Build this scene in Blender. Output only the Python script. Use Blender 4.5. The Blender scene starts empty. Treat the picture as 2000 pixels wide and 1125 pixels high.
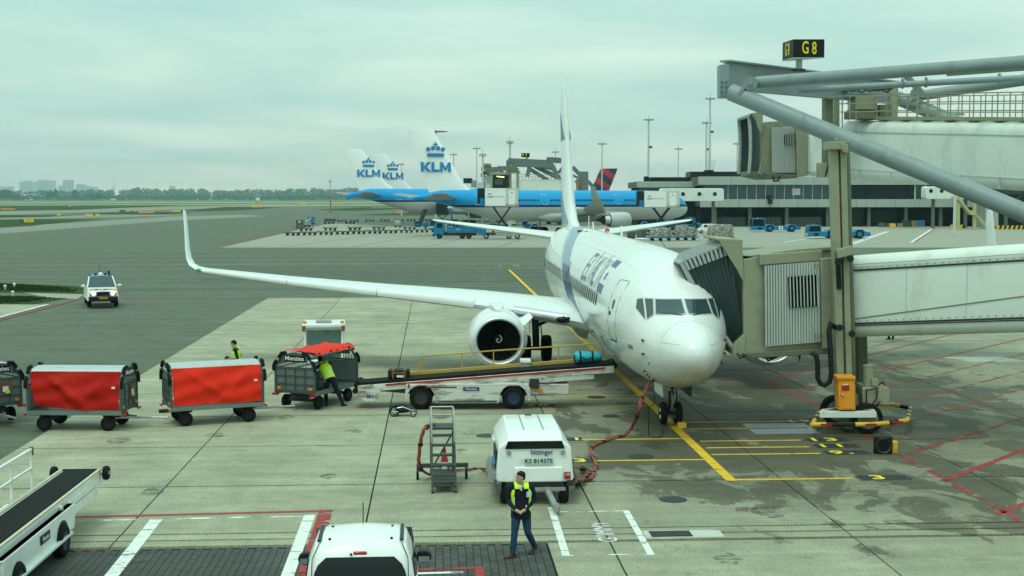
import bpy, math, random
import numpy as np
from mathutils import Matrix, Vector
S = bpy.context.scene
C = S.collection
rnd = random.Random(7)
PI = math.pi
# ------------------------------------------------------------------ camera
CH, CF, CHY = 6.8, 2600.0, 387.0            # eye height (m), focal length and horizon row for a 2000 px wide frame
PIT = math.atan((562.5 - CHY) / CF)
YAW = math.atan((1000 - 847) / CF)           # the stand grid runs along +Y; the camera looks a little to its right
cam = bpy.data.objects.new('camera', bpy.data.cameras.new('camera'))
C.objects.link(cam)
cam.location = (0, 0, CH)
cam.rotation_euler = (PI / 2 - PIT, 0, -YAW)
cam.data.sensor_width = 36
cam.data.lens = CF / 2000 * 36
cam.data.clip_start = 0.5
cam.data.clip_end = 30000
S.camera = cam
# ------------------------------------------------------------------ sky, sun, exposure
SUN_EL, SUN_AZ = math.radians(66), math.radians(215)     # high, from behind and left of the camera
W = bpy.data.worlds.new('World')
S.world = W
W.use_nodes = True
nt = W.node_tree
nt.nodes.clear()
def nd(t, ty, **kw):
    n = t.nodes.new(ty)
    for k, v in kw.items(): setattr(n, k, v)
    return n
bg = nd(nt, 'ShaderNodeBackground'); bg.inputs['Strength'].default_value = 0.10
out = nd(nt, 'ShaderNodeOutputWorld')
sky = nd(nt, 'ShaderNodeTexSky', sky_type='NISHITA', sun_disc=False)
sky.sun_elevation = SUN_EL; sky.sun_rotation = SUN_AZ; sky.air_density = 1.5; sky.dust_density = 4
tc = nd(nt, 'ShaderNodeTexCoord')
sx = nd(nt, 'ShaderNodeSeparateXYZ'); nt.links.new(tc.outputs['Generated'], sx.inputs[0])
def mth(t, op, a, b=None, c=None, clamp=False):
    n = t.nodes.new('ShaderNodeMath'); n.operation = op; n.use_clamp = clamp
    for i, q in enumerate((a, b, c)):
        if q is None: continue
        if isinstance(q, (int, float)): n.inputs[i].default_value = q
        else: t.links.new(q, n.inputs[i])
    return n.outputs[0]
def mixc(t, f, a, b, mode='MIX'):
    n = t.nodes.new('ShaderNodeMix'); n.data_type = 'RGBA'; n.blend_type = mode; n.clamp_factor = True
    for s, q in ((0, f), (6, a), (7, b)):
        if isinstance(q, (int, float)): n.inputs[s].default_value = q
        elif isinstance(q, tuple): n.inputs[s].default_value = q if len(q) == 4 else (*q, 1)
        else: t.links.new(q, n.inputs[s])
    return n.outputs[2]
zc = mth(nt, 'MAXIMUM', sx.outputs['Z'], 0.0)
den = mth(nt, 'ADD', zc, 0.09)
cv = nd(nt, 'ShaderNodeCombineXYZ')
nt.links.new(mth(nt, 'DIVIDE', sx.outputs['X'], den), cv.inputs[0])
nt.links.new(mth(nt, 'DIVIDE', sx.outputs['Y'], den), cv.inputs[1])
def noise(t, vec, scale, detail=5, rough=.55, dist=0.0):
    n = t.nodes.new('ShaderNodeTexNoise'); n.inputs['Scale'].default_value = scale
    n.inputs['Detail'].default_value = detail; n.inputs['Roughness'].default_value = rough
    n.inputs['Distortion'].default_value = dist
    if vec is not None: t.links.new(vec, n.inputs['Vector'])
    return n.outputs['Fac']
def ramp(t, fac, *stops, interp='LINEAR'):
    n = t.nodes.new('ShaderNodeValToRGB'); n.color_ramp.interpolation = interp
    e = n.color_ramp.elements
    while len(e) < len(stops): e.new(0.5)
    for i, (p, c) in enumerate(stops):
        e[i].position = p
        e[i].color = (c, c, c, 1) if isinstance(c, (int, float)) else (*c, 1)
    t.links.new(fac, n.inputs[0])
    return n.outputs[0]
cl1 = noise(nt, cv.outputs[0], 0.55, 5, .5, .3)
cl2 = noise(nt, cv.outputs[0], 0.16, 3, .5, .2)
cm = mth(nt, 'ADD', mth(nt, 'MULTIPLY', cl1, .55), mth(nt, 'MULTIPLY', cl2, .45))
cloud = ramp(nt, cm, (.40, (4.3, 7.6, 7.2)), (.49, (5.5, 8.6, 7.6)), (.57, (7.3, 10.0, 8.9)))
# an overcast sky is about three times as bright overhead as at the horizon
gain = mth(nt, 'ADD', mth(nt, 'MULTIPLY', mth(nt, 'POWER', zc, 1.5), .75), 1.0)
vg = nd(nt, 'ShaderNodeVectorMath', operation='SCALE')
nt.links.new(cloud, vg.inputs[0]); nt.links.new(gain, vg.inputs['Scale'])
nt.links.new(mixc(nt, 0.90, sky.outputs[0], vg.outputs[0]), bg.inputs['Color'])
nt.links.new(bg.outputs[0], out.inputs['Surface'])
sl = bpy.data.lights.new('sun', 'SUN'); sl.energy = 1.2; sl.angle = math.radians(16); sl.color = (.86, 1.0, .83)
sun = bpy.data.objects.new('sun', sl); C.objects.link(sun)
sun.rotation_euler = (PI / 2 - SUN_EL, 0, PI - SUN_AZ)
vs = S.view_settings
S.display_settings.display_device = 'sRGB'
vs.view_transform = 'Standard'; vs.look = 'None'; vs.exposure = 0.0; vs.gamma = 1.0; vs.use_curve_mapping = False
S.render.engine = 'CYCLES'
cy = S.cycles
cy.use_denoising = True
try: cy.denoiser = 'OPENIMAGEDENOISE'
except Exception: pass
cy.max_bounces = 6; cy.diffuse_bounces = 3; cy.glossy_bounces = 3; cy.transmission_bounces = 4; cy.volume_bounces = 0
cy.use_adaptive_sampling = False
# ------------------------------------------------------------------ helpers
def ray(px, py):
    xr, yr = (px - 1000) / CF, -(py - 562.5) / CF
    return xr, math.cos(PIT) + yr * math.sin(PIT), -math.sin(PIT) + yr * math.cos(PIT)
def c2w(xc, yc):                              # camera-heading frame (right, ahead) to world
    return xc * math.cos(YAW) + yc * math.sin(YAW), yc * math.cos(YAW) - xc * math.sin(YAW)
def G(px, py, z=0.0):                         # the point at height z seen at a photo pixel
    a, b, c = ray(px, py); t = (z - CH) / c
    return (*c2w(a * t, b * t), z)
def P(px, py, d):                             # the point at distance d ahead seen at a photo pixel
    a, b, c = ray(px, py); t = d / b
    return (*c2w(a * t, d), CH + c * t)
class B:
    """collects geometry and links it as ONE mesh object"""
    def __init__(s): s.v = []; s.f = []; s.m = []
    def add(s, vs, fs, m=0):
        o = len(s.v); s.v += [tuple(v) for v in vs]; s.f += [tuple(i + o for i in f) for f in fs]; s.m += [m] * len(fs); return s
    def box(s, x, y, z, sx, sy, sz, m=0, rz=0, rx=0, ry=0):
        vs = [Vector((i * sx / 2, j * sy / 2, k * sz / 2)) for k in (-1, 1) for j in (-1, 1) for i in (-1, 1)]
        if rz or rx or ry:
            M = Matrix.Rotation(rz, 3, 'Z') @ Matrix.Rotation(ry, 3, 'Y') @ Matrix.Rotation(rx, 3, 'X'); vs = [M @ v for v in vs]
        return s.add([(v.x + x, v.y + y, v.z + z) for v in vs], [(0, 2, 3, 1), (4, 5, 7, 6), (0, 1, 5, 4), (2, 6, 7, 3), (0, 4, 6, 2), (1, 3, 7, 5)], m)
    def loft(s, rings, m=0, cap=True, closed=True):
        n = len(rings[0]); vs = [p for r in rings for p in r]; fs = []
        for i in range(len(rings) - 1):
            for j in range(n if closed else n - 1):
                k = (j + 1) % n
                fs.append((i * n + j, i * n + k, (i + 1) * n + k, (i + 1) * n + j))
        if cap and closed:
            fs.append(tuple(range(n))[::-1]); fs.append(tuple((len(rings) - 1) * n + j for j in range(n)))
        return s.add(vs, fs, m)
    def cyl(s, a, b, r, r2=None, n=12, m=0, cap=True):
        a, b = Vector(a), Vector(b); d = (b - a).normalized()
        u = d.orthogonal().normalized(); w = d.cross(u)
        r2 = r if r2 is None else r2
        R = lambda c, q: [c + u * (q * math.cos(2 * PI * i / n)) + w * (q * math.sin(2 * PI * i / n)) for i in range(n)]
        return s.loft([R(a, r), R(b, r2)], m, cap)
    def tube(s, pts, r, n=8, m=0):
        pts = [Vector(p) for p in pts]; rings = []; u = None
        for i, p in enumerate(pts):
            d = (pts[min(i + 1, len(pts) - 1)] - pts[max(i - 1, 0)]).normalized()
            u = d.orthogonal().normalized() if u is None else (u - d * u.dot(d)).normalized()
            w = d.cross(u); q = r[i] if isinstance(r, (list, tuple)) else r
            rings.append([p + u * (q * math.cos(2 * PI * k / n)) + w * (q * math.sin(2 * PI * k / n)) for k in range(n)])
        return s.loft(rings, m)
    def prism(s, pts, ax, a, b, m=0):
        F = {'x': lambda p, t: (t, p[0], p[1]), 'y': lambda p, t: (p[0], t, p[1]), 'z': lambda p, t: (p[0], p[1], t)}[ax]
        n = len(pts)
        return s.add([F(p, a) for p in pts] + [F(p, b) for p in pts],
                     [tuple(range(n))[::-1], tuple(range(n, 2 * n))] + [(i, (i + 1) % n, n + (i + 1) % n, n + i) for i in range(n)], m)
    def lathe(s, prof, c=(0, 0, 0), ax='x', n=20, m=0, cap=False):
        rings = []
        for (t, r) in prof:
            ring = []
            for i in range(n):
                p, q = r * math.cos(2 * PI * i / n), r * math.sin(2 * PI * i / n)
                v = {'x': (t, p, q), 'y': (p, t, q), 'z': (p, q, t)}[ax]
                ring.append((v[0] + c[0], v[1] + c[1], v[2] + c[2]))
            rings.append(ring)
        return s.loft(rings, m, cap)
    def ball(s, c, r, n=10, k=7, m=0):
        rx, ry, rz = r if isinstance(r, tuple) else (r, r, r)
        return s.loft([[(c[0] + rx * math.sin(PI * max(.02, min(.98, i / k))) * math.cos(2 * PI * j / n), c[1] + ry * math.sin(PI * max(.02, min(.98, i / k))) * math.sin(2 * PI * j / n), c[2] - rz * math.cos(PI * i / k)) for j in range(n)] for i in range(k + 1)], m)
    def quad(s, *p, m=0): return s.add(p, [tuple(range(len(p)))], m)
    def beam(s, a, b, w, h, m=0):
        a, b = Vector(a), Vector(b); d = (b - a).normalized(); u = d.cross(Vector((0, 0, 1)))
        u = Vector((1, 0, 0)) if u.length < 1e-3 else u.normalized(); t = u.cross(d)
        R = lambda c: [c + u * (i * w / 2) + t * (j * h / 2) for i, j in ((-1, -1), (1, -1), (1, 1), (-1, 1))]
        return s.loft([R(a), R(b)], m)
    def build(s, name, mats, par=None, sm=35, bev=0, seg=2, loc=None):
        me = bpy.data.meshes.new(name)
        me.from_pydata(s.v, [], s.f)
        for q in (mats if isinstance(mats, (list, tuple)) else [mats]): me.materials.append(q)
        me.polygons.foreach_set('material_index', s.m)
        fix_normals(me)
        if sm:
            me.shade_smooth(); me.set_sharp_from_angle(angle=math.radians(sm))
        return link(name, me, par, bev, seg, loc)
def fix_normals(me):
    import bmesh
    bm = bmesh.new(); bm.from_mesh(me); bmesh.ops.recalc_face_normals(bm, faces=bm.faces); bm.to_mesh(me); bm.free(); me.update()
def link(name, me, par=None, bev=0, seg=2, loc=None):
    o = bpy.data.objects.new(name, me); C.objects.link(o)
    if par is not None: o.parent = par
    if loc: o.location = loc
    if bev:
        b = o.modifiers.new('bevel', 'BEVEL'); b.width = bev; b.segments = seg; b.limit_method = 'ANGLE'; b.angle_limit = math.radians(40)
    return o
def thing(name, label, cat, loc=(0, 0, 0), rz=0.0, group=None):
    o = bpy.data.objects.new(name, None); C.objects.link(o); o.empty_display_size = .2
    o.location = loc; o.rotation_euler = (0, 0, rz); return tag(o, label, cat, group)
def tag(o, label=None, cat=None, group=None, kind=None):
    if label: o['label'] = label
    if cat: o['category'] = cat
    if group: o['group'] = group
    if kind: o['kind'] = kind
    return o
def bx(name, mat, par, x, y, z, sx, sy, sz, bev=0, **k): return B().box(x, y, z, sx, sy, sz, **k).build(name, mat, par, bev=bev)
def kids(o): return [c for c in bpy.data.objects if c.parent == o]
def dup(root, loc, rz, label, **kw):
    def cp(o, par):
        c = o.copy(); C.objects.link(c)
        if par is not None: c.parent = par
        for ch in TREE.get(o.name, ()): cp(ch, c)
        return c
    TREE = {}
    for o in bpy.data.objects:
        if o.parent: TREE.setdefault(o.parent.name, []).append(o)
    r = cp(root, None); r.location = loc; r.rotation_euler = (0, 0, rz); r['label'] = label
    return r
_fc = {}
def text(name, s, mat, par, size, loc=(0, 0, 0), rot=(0, 0, 0), ext=.003, align='CENTER', sp=1.0, wx=1.0, bold=0.0):
    key = (s, ext, align, sp, bold)
    if key not in _fc:
        cu = bpy.data.curves.new('t', 'FONT'); cu.body = s; cu.extrude = ext; cu.align_x = align; cu.align_y = 'CENTER'; cu.space_character = sp; cu.offset = bold
        cu.resolution_u = 4
        o = bpy.data.objects.new('t', cu); C.objects.link(o)
        dg = bpy.context.evaluated_depsgraph_get()
        _fc[key] = bpy.data.meshes.new_from_object(o.evaluated_get(dg))
        bpy.data.objects.remove(o)
    me = _fc[key].copy(); me.name = name; me.materials.clear(); me.materials.append(mat)
    o = link(name, me, par); o.location = loc; o.rotation_euler = rot; o.scale = (size * wx, size, size if ext > .02 else 1)
    return o
# ------------------------------------------------------------------ materials
_mats = {}
def M(name, col, rough=.5, metal=0.0, var=.08, scale=3.0, bump=0.0, bscale=None, coat=0.0, dirt=None, dscale=2.0, damt=.5, dlo=.52, spec=None, objvar=0.0, stretch=None):
    if name in _mats: return _mats[name]
    m = bpy.data.materials.new(name); m.use_nodes = True; t = m.node_tree
    b = t.nodes['Principled BSDF']
    co = t.nodes.new('ShaderNodeTexCoord'); vec = co.outputs['Object']
    if stretch:
        mp = t.nodes.new('ShaderNodeMapping'); mp.inputs['Scale'].default_value = stretch; t.links.new(vec, mp.inputs[0]); vec = mp.outputs[0]
    n = noise(t, vec, scale, 5, .6)
    k = mth(t, 'ADD', mth(t, 'MULTIPLY', n, 2 * var), 1 - var)
    if objvar:
        oi = t.nodes.new('ShaderNodeObjectInfo')
        k = mth(t, 'MULTIPLY', k, mth(t, 'ADD', mth(t, 'MULTIPLY', oi.outputs['Random'], 2 * objvar), 1 - objvar))
    v = t.nodes.new('ShaderNodeVectorMath'); v.operation = 'SCALE'; v.inputs[0].default_value = col[:3]; t.links.new(k, v.inputs['Scale'])
    c = v.outputs[0]
    if dirt:
        dn = noise(t, vec, dscale, 7, .68, .4)
        f = mth(t, 'MULTIPLY', ramp(t, dn, (dlo, 0.0), (dlo + .16, 1.0)), damt)
        c = mixc(t, f, c, dirt)
        t.links.new(mth(t, 'ADD', mth(t, 'MULTIPLY', f, .3), rough, clamp=True), b.inputs['Roughness'])
    else:
        t.links.new(mth(t, 'ADD', mth(t, 'MULTIPLY', n, .16), rough - .08, clamp=True), b.inputs['Roughness'])
    t.links.new(c, b.inputs['Base Color'])
    b.inputs['Metallic'].default_value = metal
    b.inputs['Coat Weight'].default_value = coat
    if spec is not None: b.inputs['Specular IOR Level'].default_value = spec
    if bump:
        bn = noise(t, vec, bscale or scale * 6, 4, .6)
        bp = t.nodes.new('ShaderNodeBump'); bp.inputs['Strength'].default_value = bump; bp.inputs['Distance'].default_value = .02
        t.links.new(bn, bp.inputs['Height']); t.links.new(bp.outputs[0], b.inputs['Normal'])
    if spec is None and (rough >= .7 or max(col) < .03): b.inputs['Specular IOR Level'].default_value = .15
    elif spec is None and rough >= .4 and max(col) < .2 and metal < .25: b.inputs['Specular IOR Level'].default_value = .25
    _mats[name] = m
    return m
def glow(name, col, st):
    m = bpy.data.materials.new(name); m.use_nodes = True; b = m.node_tree.nodes['Principled BSDF']
    b.inputs['Base Color'].default_value = (*col, 1); b.inputs['Emission Color'].default_value = (*col, 1); b.inputs['Emission Strength'].default_value = st
    return m
DIRT = (.10, .085, .06)
m_white = M('aircraft_white', (.74, .75, .74), .20, coat=.35, var=.02, scale=.6, dirt=(.50, .49, .44), dscale=.7, damt=.30)
m_whitew = M('wing_white', (.68, .70, .70), .26, coat=.3, var=.03, scale=.8, dirt=(.42, .42, .40), dscale=.9, damt=.4)
m_alum = M('bare_aluminium', (.62, .64, .66), .30, .9, var=.05, scale=4)
m_lip = M('polished_inlet_lip', (.66, .69, .70), .34, .45, var=.04)
m_navy = M('navy_paint', (.035, .055, .17), .3, var=.08)
m_greyblue = M('grey_blue_paint', (.22, .30, .40), .3, var=.05)
m_palegrey = M('pale_grey_paint', (.50, .53, .53), .35, var=.05)
m_lettergrey = M('lettering_grey', (.36, .37, .34), .35, var=.05)
m_glass = M('dark_window_glass', (.006, .011, .012), .08, var=.1, spec=.28)
m_cock = M('cockpit_glass', (.03, .055, .06), .05, var=.3, scale=2.5, spec=.7)
m_rub = M('black_rubber', (.009, .009, .009), .8, spec=.15, var=.2, scale=8, dirt=(.03, .028, .025), dscale=5)
m_black = M('black_paint', (.015, .016, .017), .5, var=.2)
m_dark = M('dark_steel', (.028, .031, .031), .55, .3, var=.2, scale=5, dirt=(.09, .07, .05), dscale=6)
m_steel = M('galvanised_steel', (.36, .38, .38), .45, .6, var=.12, scale=6, dirt=(.20, .17, .13), dscale=5, damt=.5)
m_cartgrey = M('cart_grey_paint', (.075, .105, .10), .5, .2, var=.15, scale=4, dirt=(.06, .05, .04), dscale=4, damt=.6)
m_tarp = M('red_tarpaulin', (.42, .008, .003), .6, spec=.15, var=.14, scale=3, dirt=(.20, .006, .003), dscale=2.2, damt=.6, bump=.25, bscale=5)
m_tarp2 = M('orange_red_tarpaulin', (.70, .022, .006), .58, spec=.15, var=.14, scale=3, bump=.2, bscale=6)
m_roofsil = M('aluminium_roof_sheet', (.50, .54, .54), .35, .4, var=.12, scale=3, dirt=(.30, .30, .28), dscale=3)
m_vwhite = M('vehicle_white_paint', (.78, .79, .77), .30, coat=.3, var=.03, scale=1.5, dirt=(.45, .42, .36), dscale=2.4, damt=.35)
m_rusty = M('worn_white_paint', (.60, .60, .55), .5, var=.10, scale=2.5, dirt=(.11, .045, .02), dscale=2.2, damt=.9, dlo=.49, stretch=(.6, 1, 2.2))
m_klmblue = M('vehicle_blue_paint', (.004, .17, .34), .4, spec=.3, var=.12, scale=3, dirt=(.01, .07, .12), dscale=3)
m_yel = M('safety_yellow_paint', (.72, .42, .02), .45, var=.10, scale=5, dirt=(.22, .14, .04), dscale=5, damt=.6)
m_orange = M('orange_cabinet_paint', (.80, .30, .012), .4, var=.06, scale=4, dirt=(.4, .16, .03), dscale=5, damt=.4)
m_red = M('signal_red', (.36, .010, .006), .4, var=.1)
m_redlens = M('red_lamp_lens', (.50, .012, .010), .15, var=.1)
m_amber = M('amber_lamp_lens', (.75, .25, .01), .2, var=.1)
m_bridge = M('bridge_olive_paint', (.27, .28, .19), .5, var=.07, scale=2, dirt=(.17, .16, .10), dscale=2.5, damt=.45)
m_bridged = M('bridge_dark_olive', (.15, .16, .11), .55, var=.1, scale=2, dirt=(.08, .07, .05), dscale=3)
m_tunnel = M('tunnel_white_paint', (.66, .71, .66), .42, var=.04, scale=.8, dirt=(.42, .44, .38), dscale=1.1, damt=.45, stretch=(1, 1, .35))
m_gantry = M('gantry_grey_paint', (.22, .27, .275), .5, var=.08, scale=1.5, dirt=(.13, .15, .145), dscale=1.2, damt=.5)
m_bellow = M('bellows_dark_fabric', (.055, .085, .085), .6, var=.25, scale=6)
m_bellowl = M('bellows_pale_edge', (.34, .37, .36), .6, var=.12, scale=6, dirt=(.16, .16, .15), dscale=5)
m_corr = M('corrugated_aluminium', (.52, .56, .54), .4, .55, var=.08, scale=2)
m_signblk = M('sign_black_face', (.010, .013, .014), .4, var=.1)
m_signyel = M('sign_yellow_letter', (.85, .62, .015), .5, var=.03)
m_hivis = M('hi_vis_yellow', (.55, .85, .02), .55, var=.10, scale=9, bump=.3, bscale=14)
m_reflect = M('reflective_band', (.55, .60, .60), .35, var=.05)
m_denim = M('denim', (.018, .05, .095), .8, var=.35, scale=6)
m_navycl = M('navy_cloth', (.010, .014, .026), .8, var=.25, scale=8)
m_skin = M('skin', (.44, .26, .17), .55, var=.08, scale=10)
m_hair = M('dark_hair', (.012, .009, .007), .6, var=.3, scale=20)
m_leath = M('brown_leather', (.06, .022, .014), .45, var=.2)
m_cable = M('red_brown_cable', (.26, .055, .03), .55, var=.35, scale=14)
m_plate = M('number_plate_face', (.50, .58, .52), .5, var=.05)
m_teal = M('turquoise_bag_fabric', (.015, .36, .44), .6, var=.15, scale=9, bump=.4, bscale=8)
m_cone = M('cone_orange_red', (.60, .03, .02), .5, var=.1)
# ================================================================== THE SETTING
def world_pos(t):
    g = t.nodes.new('ShaderNodeNewGeometry'); return g.outputs['Position']
def scaled(t, vec, s):
    mp = t.nodes.new('ShaderNodeMapping'); mp.inputs['Scale'].default_value = s; t.links.new(vec, mp.inputs[0]); return mp.outputs[0]
def ground_mat(name, base, streak, grain, wet=0.0, rnd_amt=0.0, rough=.8, stain=(.5, .5, .5), tyre=0.0):
    m = bpy.data.materials.new(name); m.use_nodes = True; t = m.node_tree; b = t.nodes['Principled BSDF']
    p = world_pos(t)
    def amp(n, A): return mth(t, 'ADD', mth(t, 'MULTIPLY', mth(t, 'SUBTRACT', n, .5), A), 1.0)
    k = amp(noise(t, scaled(t, p, (.10, 1.0, 1)), 1.5, 8, .70), streak * 3.6)
    k = mth(t, 'MULTIPLY', k, amp(noise(t, p, 26.0, 2, .8), grain * 3.6))
    k = mth(t, 'MULTIPLY', k, amp(noise(t, scaled(t, p, (1, .7, 1)), .55, 6, .65, .4), streak * 3.4))
    k = mth(t, 'MULTIPLY', k, amp(noise(t, p, 3.2, 5, .7), streak * 1.8))
    if rnd_amt:
        oi = t.nodes.new('ShaderNodeObjectInfo')
        k = mth(t, 'MULTIPLY', k, mth(t, 'ADD', mth(t, 'MULTIPLY', oi.outputs['Random'], 2 * rnd_amt), 1 - rnd_amt))
    v = t.nodes.new('ShaderNodeVectorMath'); v.operation = 'SCALE'; v.inputs[0].default_value = base; t.links.new(k, v.inputs['Scale'])
    c = v.outputs[0]
    # oil spots and rubber smears
    sp = ramp(t, noise(t, scaled(t, p, (.5, 1.6, 1)), .9, 7, .7, .3), (.57, 0.0), (.70, 1.0))
    c = mixc(t, mth(t, 'MULTIPLY', sp, .75), c, tuple(q * s for q, s in zip(base, stain)))
    if tyre:
        ty = ramp(t, noise(t, scaled(t, p, (.035, 1.3, 1)), .8, 6, .7, .2), (.50, 0.0), (.68, 1.0))
        c = mixc(t, mth(t, 'MULTIPLY', ty, tyre), c, tuple(q * .45 for q in base))
    r = rough
    if wet:
        s3 = t.nodes.new('ShaderNodeSeparateXYZ'); t.links.new(p, s3.inputs[0])
        def bump(cx, cy_, rx, ry):
            a = mth(t, 'POWER', mth(t, 'DIVIDE', mth(t, 'ABSOLUTE', mth(t, 'SUBTRACT', s3.outputs[0], cx)), rx), 2.0)
            d = mth(t, 'POWER', mth(t, 'DIVIDE', mth(t, 'ABSOLUTE', mth(t, 'SUBTRACT', s3.outputs[1], cy_)), ry), 2.0)
            return mth(t, 'EXPONENT', mth(t, 'MULTIPLY', mth(t, 'ADD', a, d), -1.0))
        bias = mth(t, 'ADD', bump(7.2, 35.5, 4.6, 8.0), mth(t, 'MULTIPLY', bump(14.5, 46, 7, 13), 1.0))
        bias = mth(t, 'MAXIMUM', bias, mth(t, 'MULTIPLY', bump(12, 31.5, 3.6, 6.0), .95))
        wn = noise(t, scaled(t, p, (.62, .36, 1)), 1.0, 8, .64, .6)
        wf = ramp(t, mth(t, 'ADD', wn, mth(t, 'MULTIPLY', mth(t, 'SUBTRACT', bias, .5), .24)), (.515, 0.0), (.545, 1.0))
        wf = mth(t, 'MULTIPLY', wf, mth(t, 'MINIMUM', mth(t, 'MULTIPLY', bias, 3.0), 1.0))
        dk = t.nodes.new('ShaderNodeVectorMath'); dk.operation = 'MULTIPLY'; t.links.new(c, dk.inputs[0]); dk.inputs[1].default_value = (.40, .37, .33)
        c = mixc(t, mth(t, 'MULTIPLY', wf, wet), c, dk.outputs[0])
        damp = mth(t, 'MULTIPLY', mth(t, 'MINIMUM', mth(t, 'MULTIPLY', bias, 1.3), 1.0), .42)
        dv = t.nodes.new('ShaderNodeVectorMath'); dv.operation = 'SCALE'; t.links.new(c, dv.inputs[0]); t.links.new(mth(t, 'SUBTRACT', 1.0, damp), dv.inputs['Scale']); c = dv.outputs[0]
        r = mth(t, 'SUBTRACT', rough, mth(t, 'MULTIPLY', wf, .14))
        t.links.new(r, b.inputs['Roughness'])
    else: b.inputs['Roughness'].default_value = rough
    t.links.new(c, b.inputs['Base Color'])
    b.inputs['Specular IOR Level'].default_value = .35
    bp = t.nodes.new('ShaderNodeBump'); bp.inputs['Strength'].default_value = .35; bp.inputs['Distance'].default_value = .012
    t.links.new(noise(t, p, 28.0, 3, .7), bp.inputs['Height']); t.links.new(bp.outputs[0], b.inputs['Normal'])
    return m
m_conc = ground_mat('stand_concrete', (.312, .302, .212), .28, .62, wet=.88, rnd_amt=.07, stain=(.55, .53, .52))
m_conc2 = ground_mat('far_concrete', (.285, .28, .225), .16, .14, rnd_amt=0, stain=(.7, .7, .7))
m_asph = ground_mat('asphalt', (.096, .110, .075), .26, .34, stain=(.62, .62, .62), tyre=.45)
m_brick = ground_mat('paver_brick', (.060, .062, .058), .12, .3, rnd_amt=.22)
m_joint = M('dark_joint_filler', (.02, .02, .018), .8, var=.2)
m_grass = M('mown_grass', (.030, .058, .012), .9, var=.45, scale=.25, dirt=(.07, .07, .028), dscale=.10, damt=.5, bump=.3, bscale=3, spec=.1)
m_grass2 = M('field_grass', (.085, .15, .035), .9, var=.25, scale=.02, dirt=(.16, .18, .07), dscale=.008, damt=.5, spec=.1)
def paint(name, col, wear, scale=5.0, opac=1.0):
    m = bpy.data.materials.new(name); m.use_nodes = True; t = m.node_tree; b = t.nodes['Principled BSDF']
    p = world_pos(t)
    n = noise(t, scaled(t, p, (.5, 1.2, 1)), scale, 7, .72)
    v = t.nodes.new('ShaderNodeVectorMath'); v.operation = 'SCALE'; v.inputs[0].default_value = col
    t.links.new(mth(t, 'ADD', mth(t, 'MULTIPLY', noise(t, p, 9, 4, .6), .5), .72), v.inputs['Scale'])
    t.links.new(v.outputs[0], b.inputs['Base Color']); b.inputs['Roughness'].default_value = .7
    t.links.new(ramp(t, n, (wear - .05, 0.0), (wear + .03, opac)), b.inputs['Alpha'])
    return m
p_yel = paint('yellow_line_paint', (.72, .42, .012), .40)
p_red = paint('red_line_paint', (.33, .022, .022), .44, 3.0)
p_redw = paint('worn_red_line_paint', (.33, .025, .024), .515, 2.2)
p_white = paint('white_line_paint', (.72, .72, .68), .425, 3.0)
p_whitew = paint('worn_white_line_paint', (.78, .78, .74), .50, 3.0)
p_plate = paint('dark_number_plate_paint', (.014, .020, .022), .28)
p_pale = paint('pale_repair_paint', (.50, .50, .44), .42, 1.5)

def flat(name, pts, z, mat, par=None, kind=None):
    o = B().quad(*[(p[0], p[1], z) for p in pts]).build(name, mat, par, sm=0)
    if kind: o['kind'] = kind
    return o
ground = flat('ground', [(-9000, -400), (9000, -400), (9000, 24000), (-9000, 24000)], -.09, m_grass2, kind='structure')
taxiway = flat('taxiway', [(-420, -60), (700, -60), (700, 1010), (-420, 1010)], -.045, m_asph, kind='structure')
apron = flat('apron', [(-11.35, 6), (66, 6), (66, 91.4), (-11.35, 91.4)], -.03, m_joint, kind='structure')
# concrete slabs with open joints, one object each
XJ = [-11.32, -6.34, -1.44, 3.46, 8.40, 13.3, 18.2, 23.1, 28.0, 32.9, 37.8, 42.7, 47.6, 52.5, 57.4, 62.3]
YJ = [10.9, 16.0, 21.1, 25.87, 25.96, 26.45, 26.95, 31.47, 36.55, 41.63, 46.72, 51.8, 56.9, 62, 67.1, 72.2, 77.3, 82.4, 86.9, 91.3]
_sm = {}
def slab(w, h, gap, gy):
    k = (round(w, 2), round(h, 2), gap, gy)
    if k not in _sm:
        me = bpy.data.meshes.new('concrete_slab')
        b = B().box(0, 0, -.05, w - gap, h - gy, .1); me.from_pydata(b.v, [], b.f); me.materials.append(m_conc); _sm[k] = me
    return _sm[k]
for i in range(len(XJ) - 1):
    for j in range(len(YJ) - 1):
        x0, x1, y0, y1 = XJ[i], XJ[i + 1], YJ[j], YJ[j + 1]
        if y1 < 25.9 and x0 < 2.19:
            if x1 < 2.2: continue
            x0 = 2.21
        if j in (4, 5) and i > 1 and x0 < 8: x1 = x1
        me = slab(x1 - x0, y1 - y0, .036, .08 if j > 6 or j < 3 else .085)
        o = bpy.data.objects.new('concrete_slab', me); C.objects.link(o); o.parent = apron; o.location = ((x0 + x1) / 2, (y0 + y1) / 2, 0)
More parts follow.
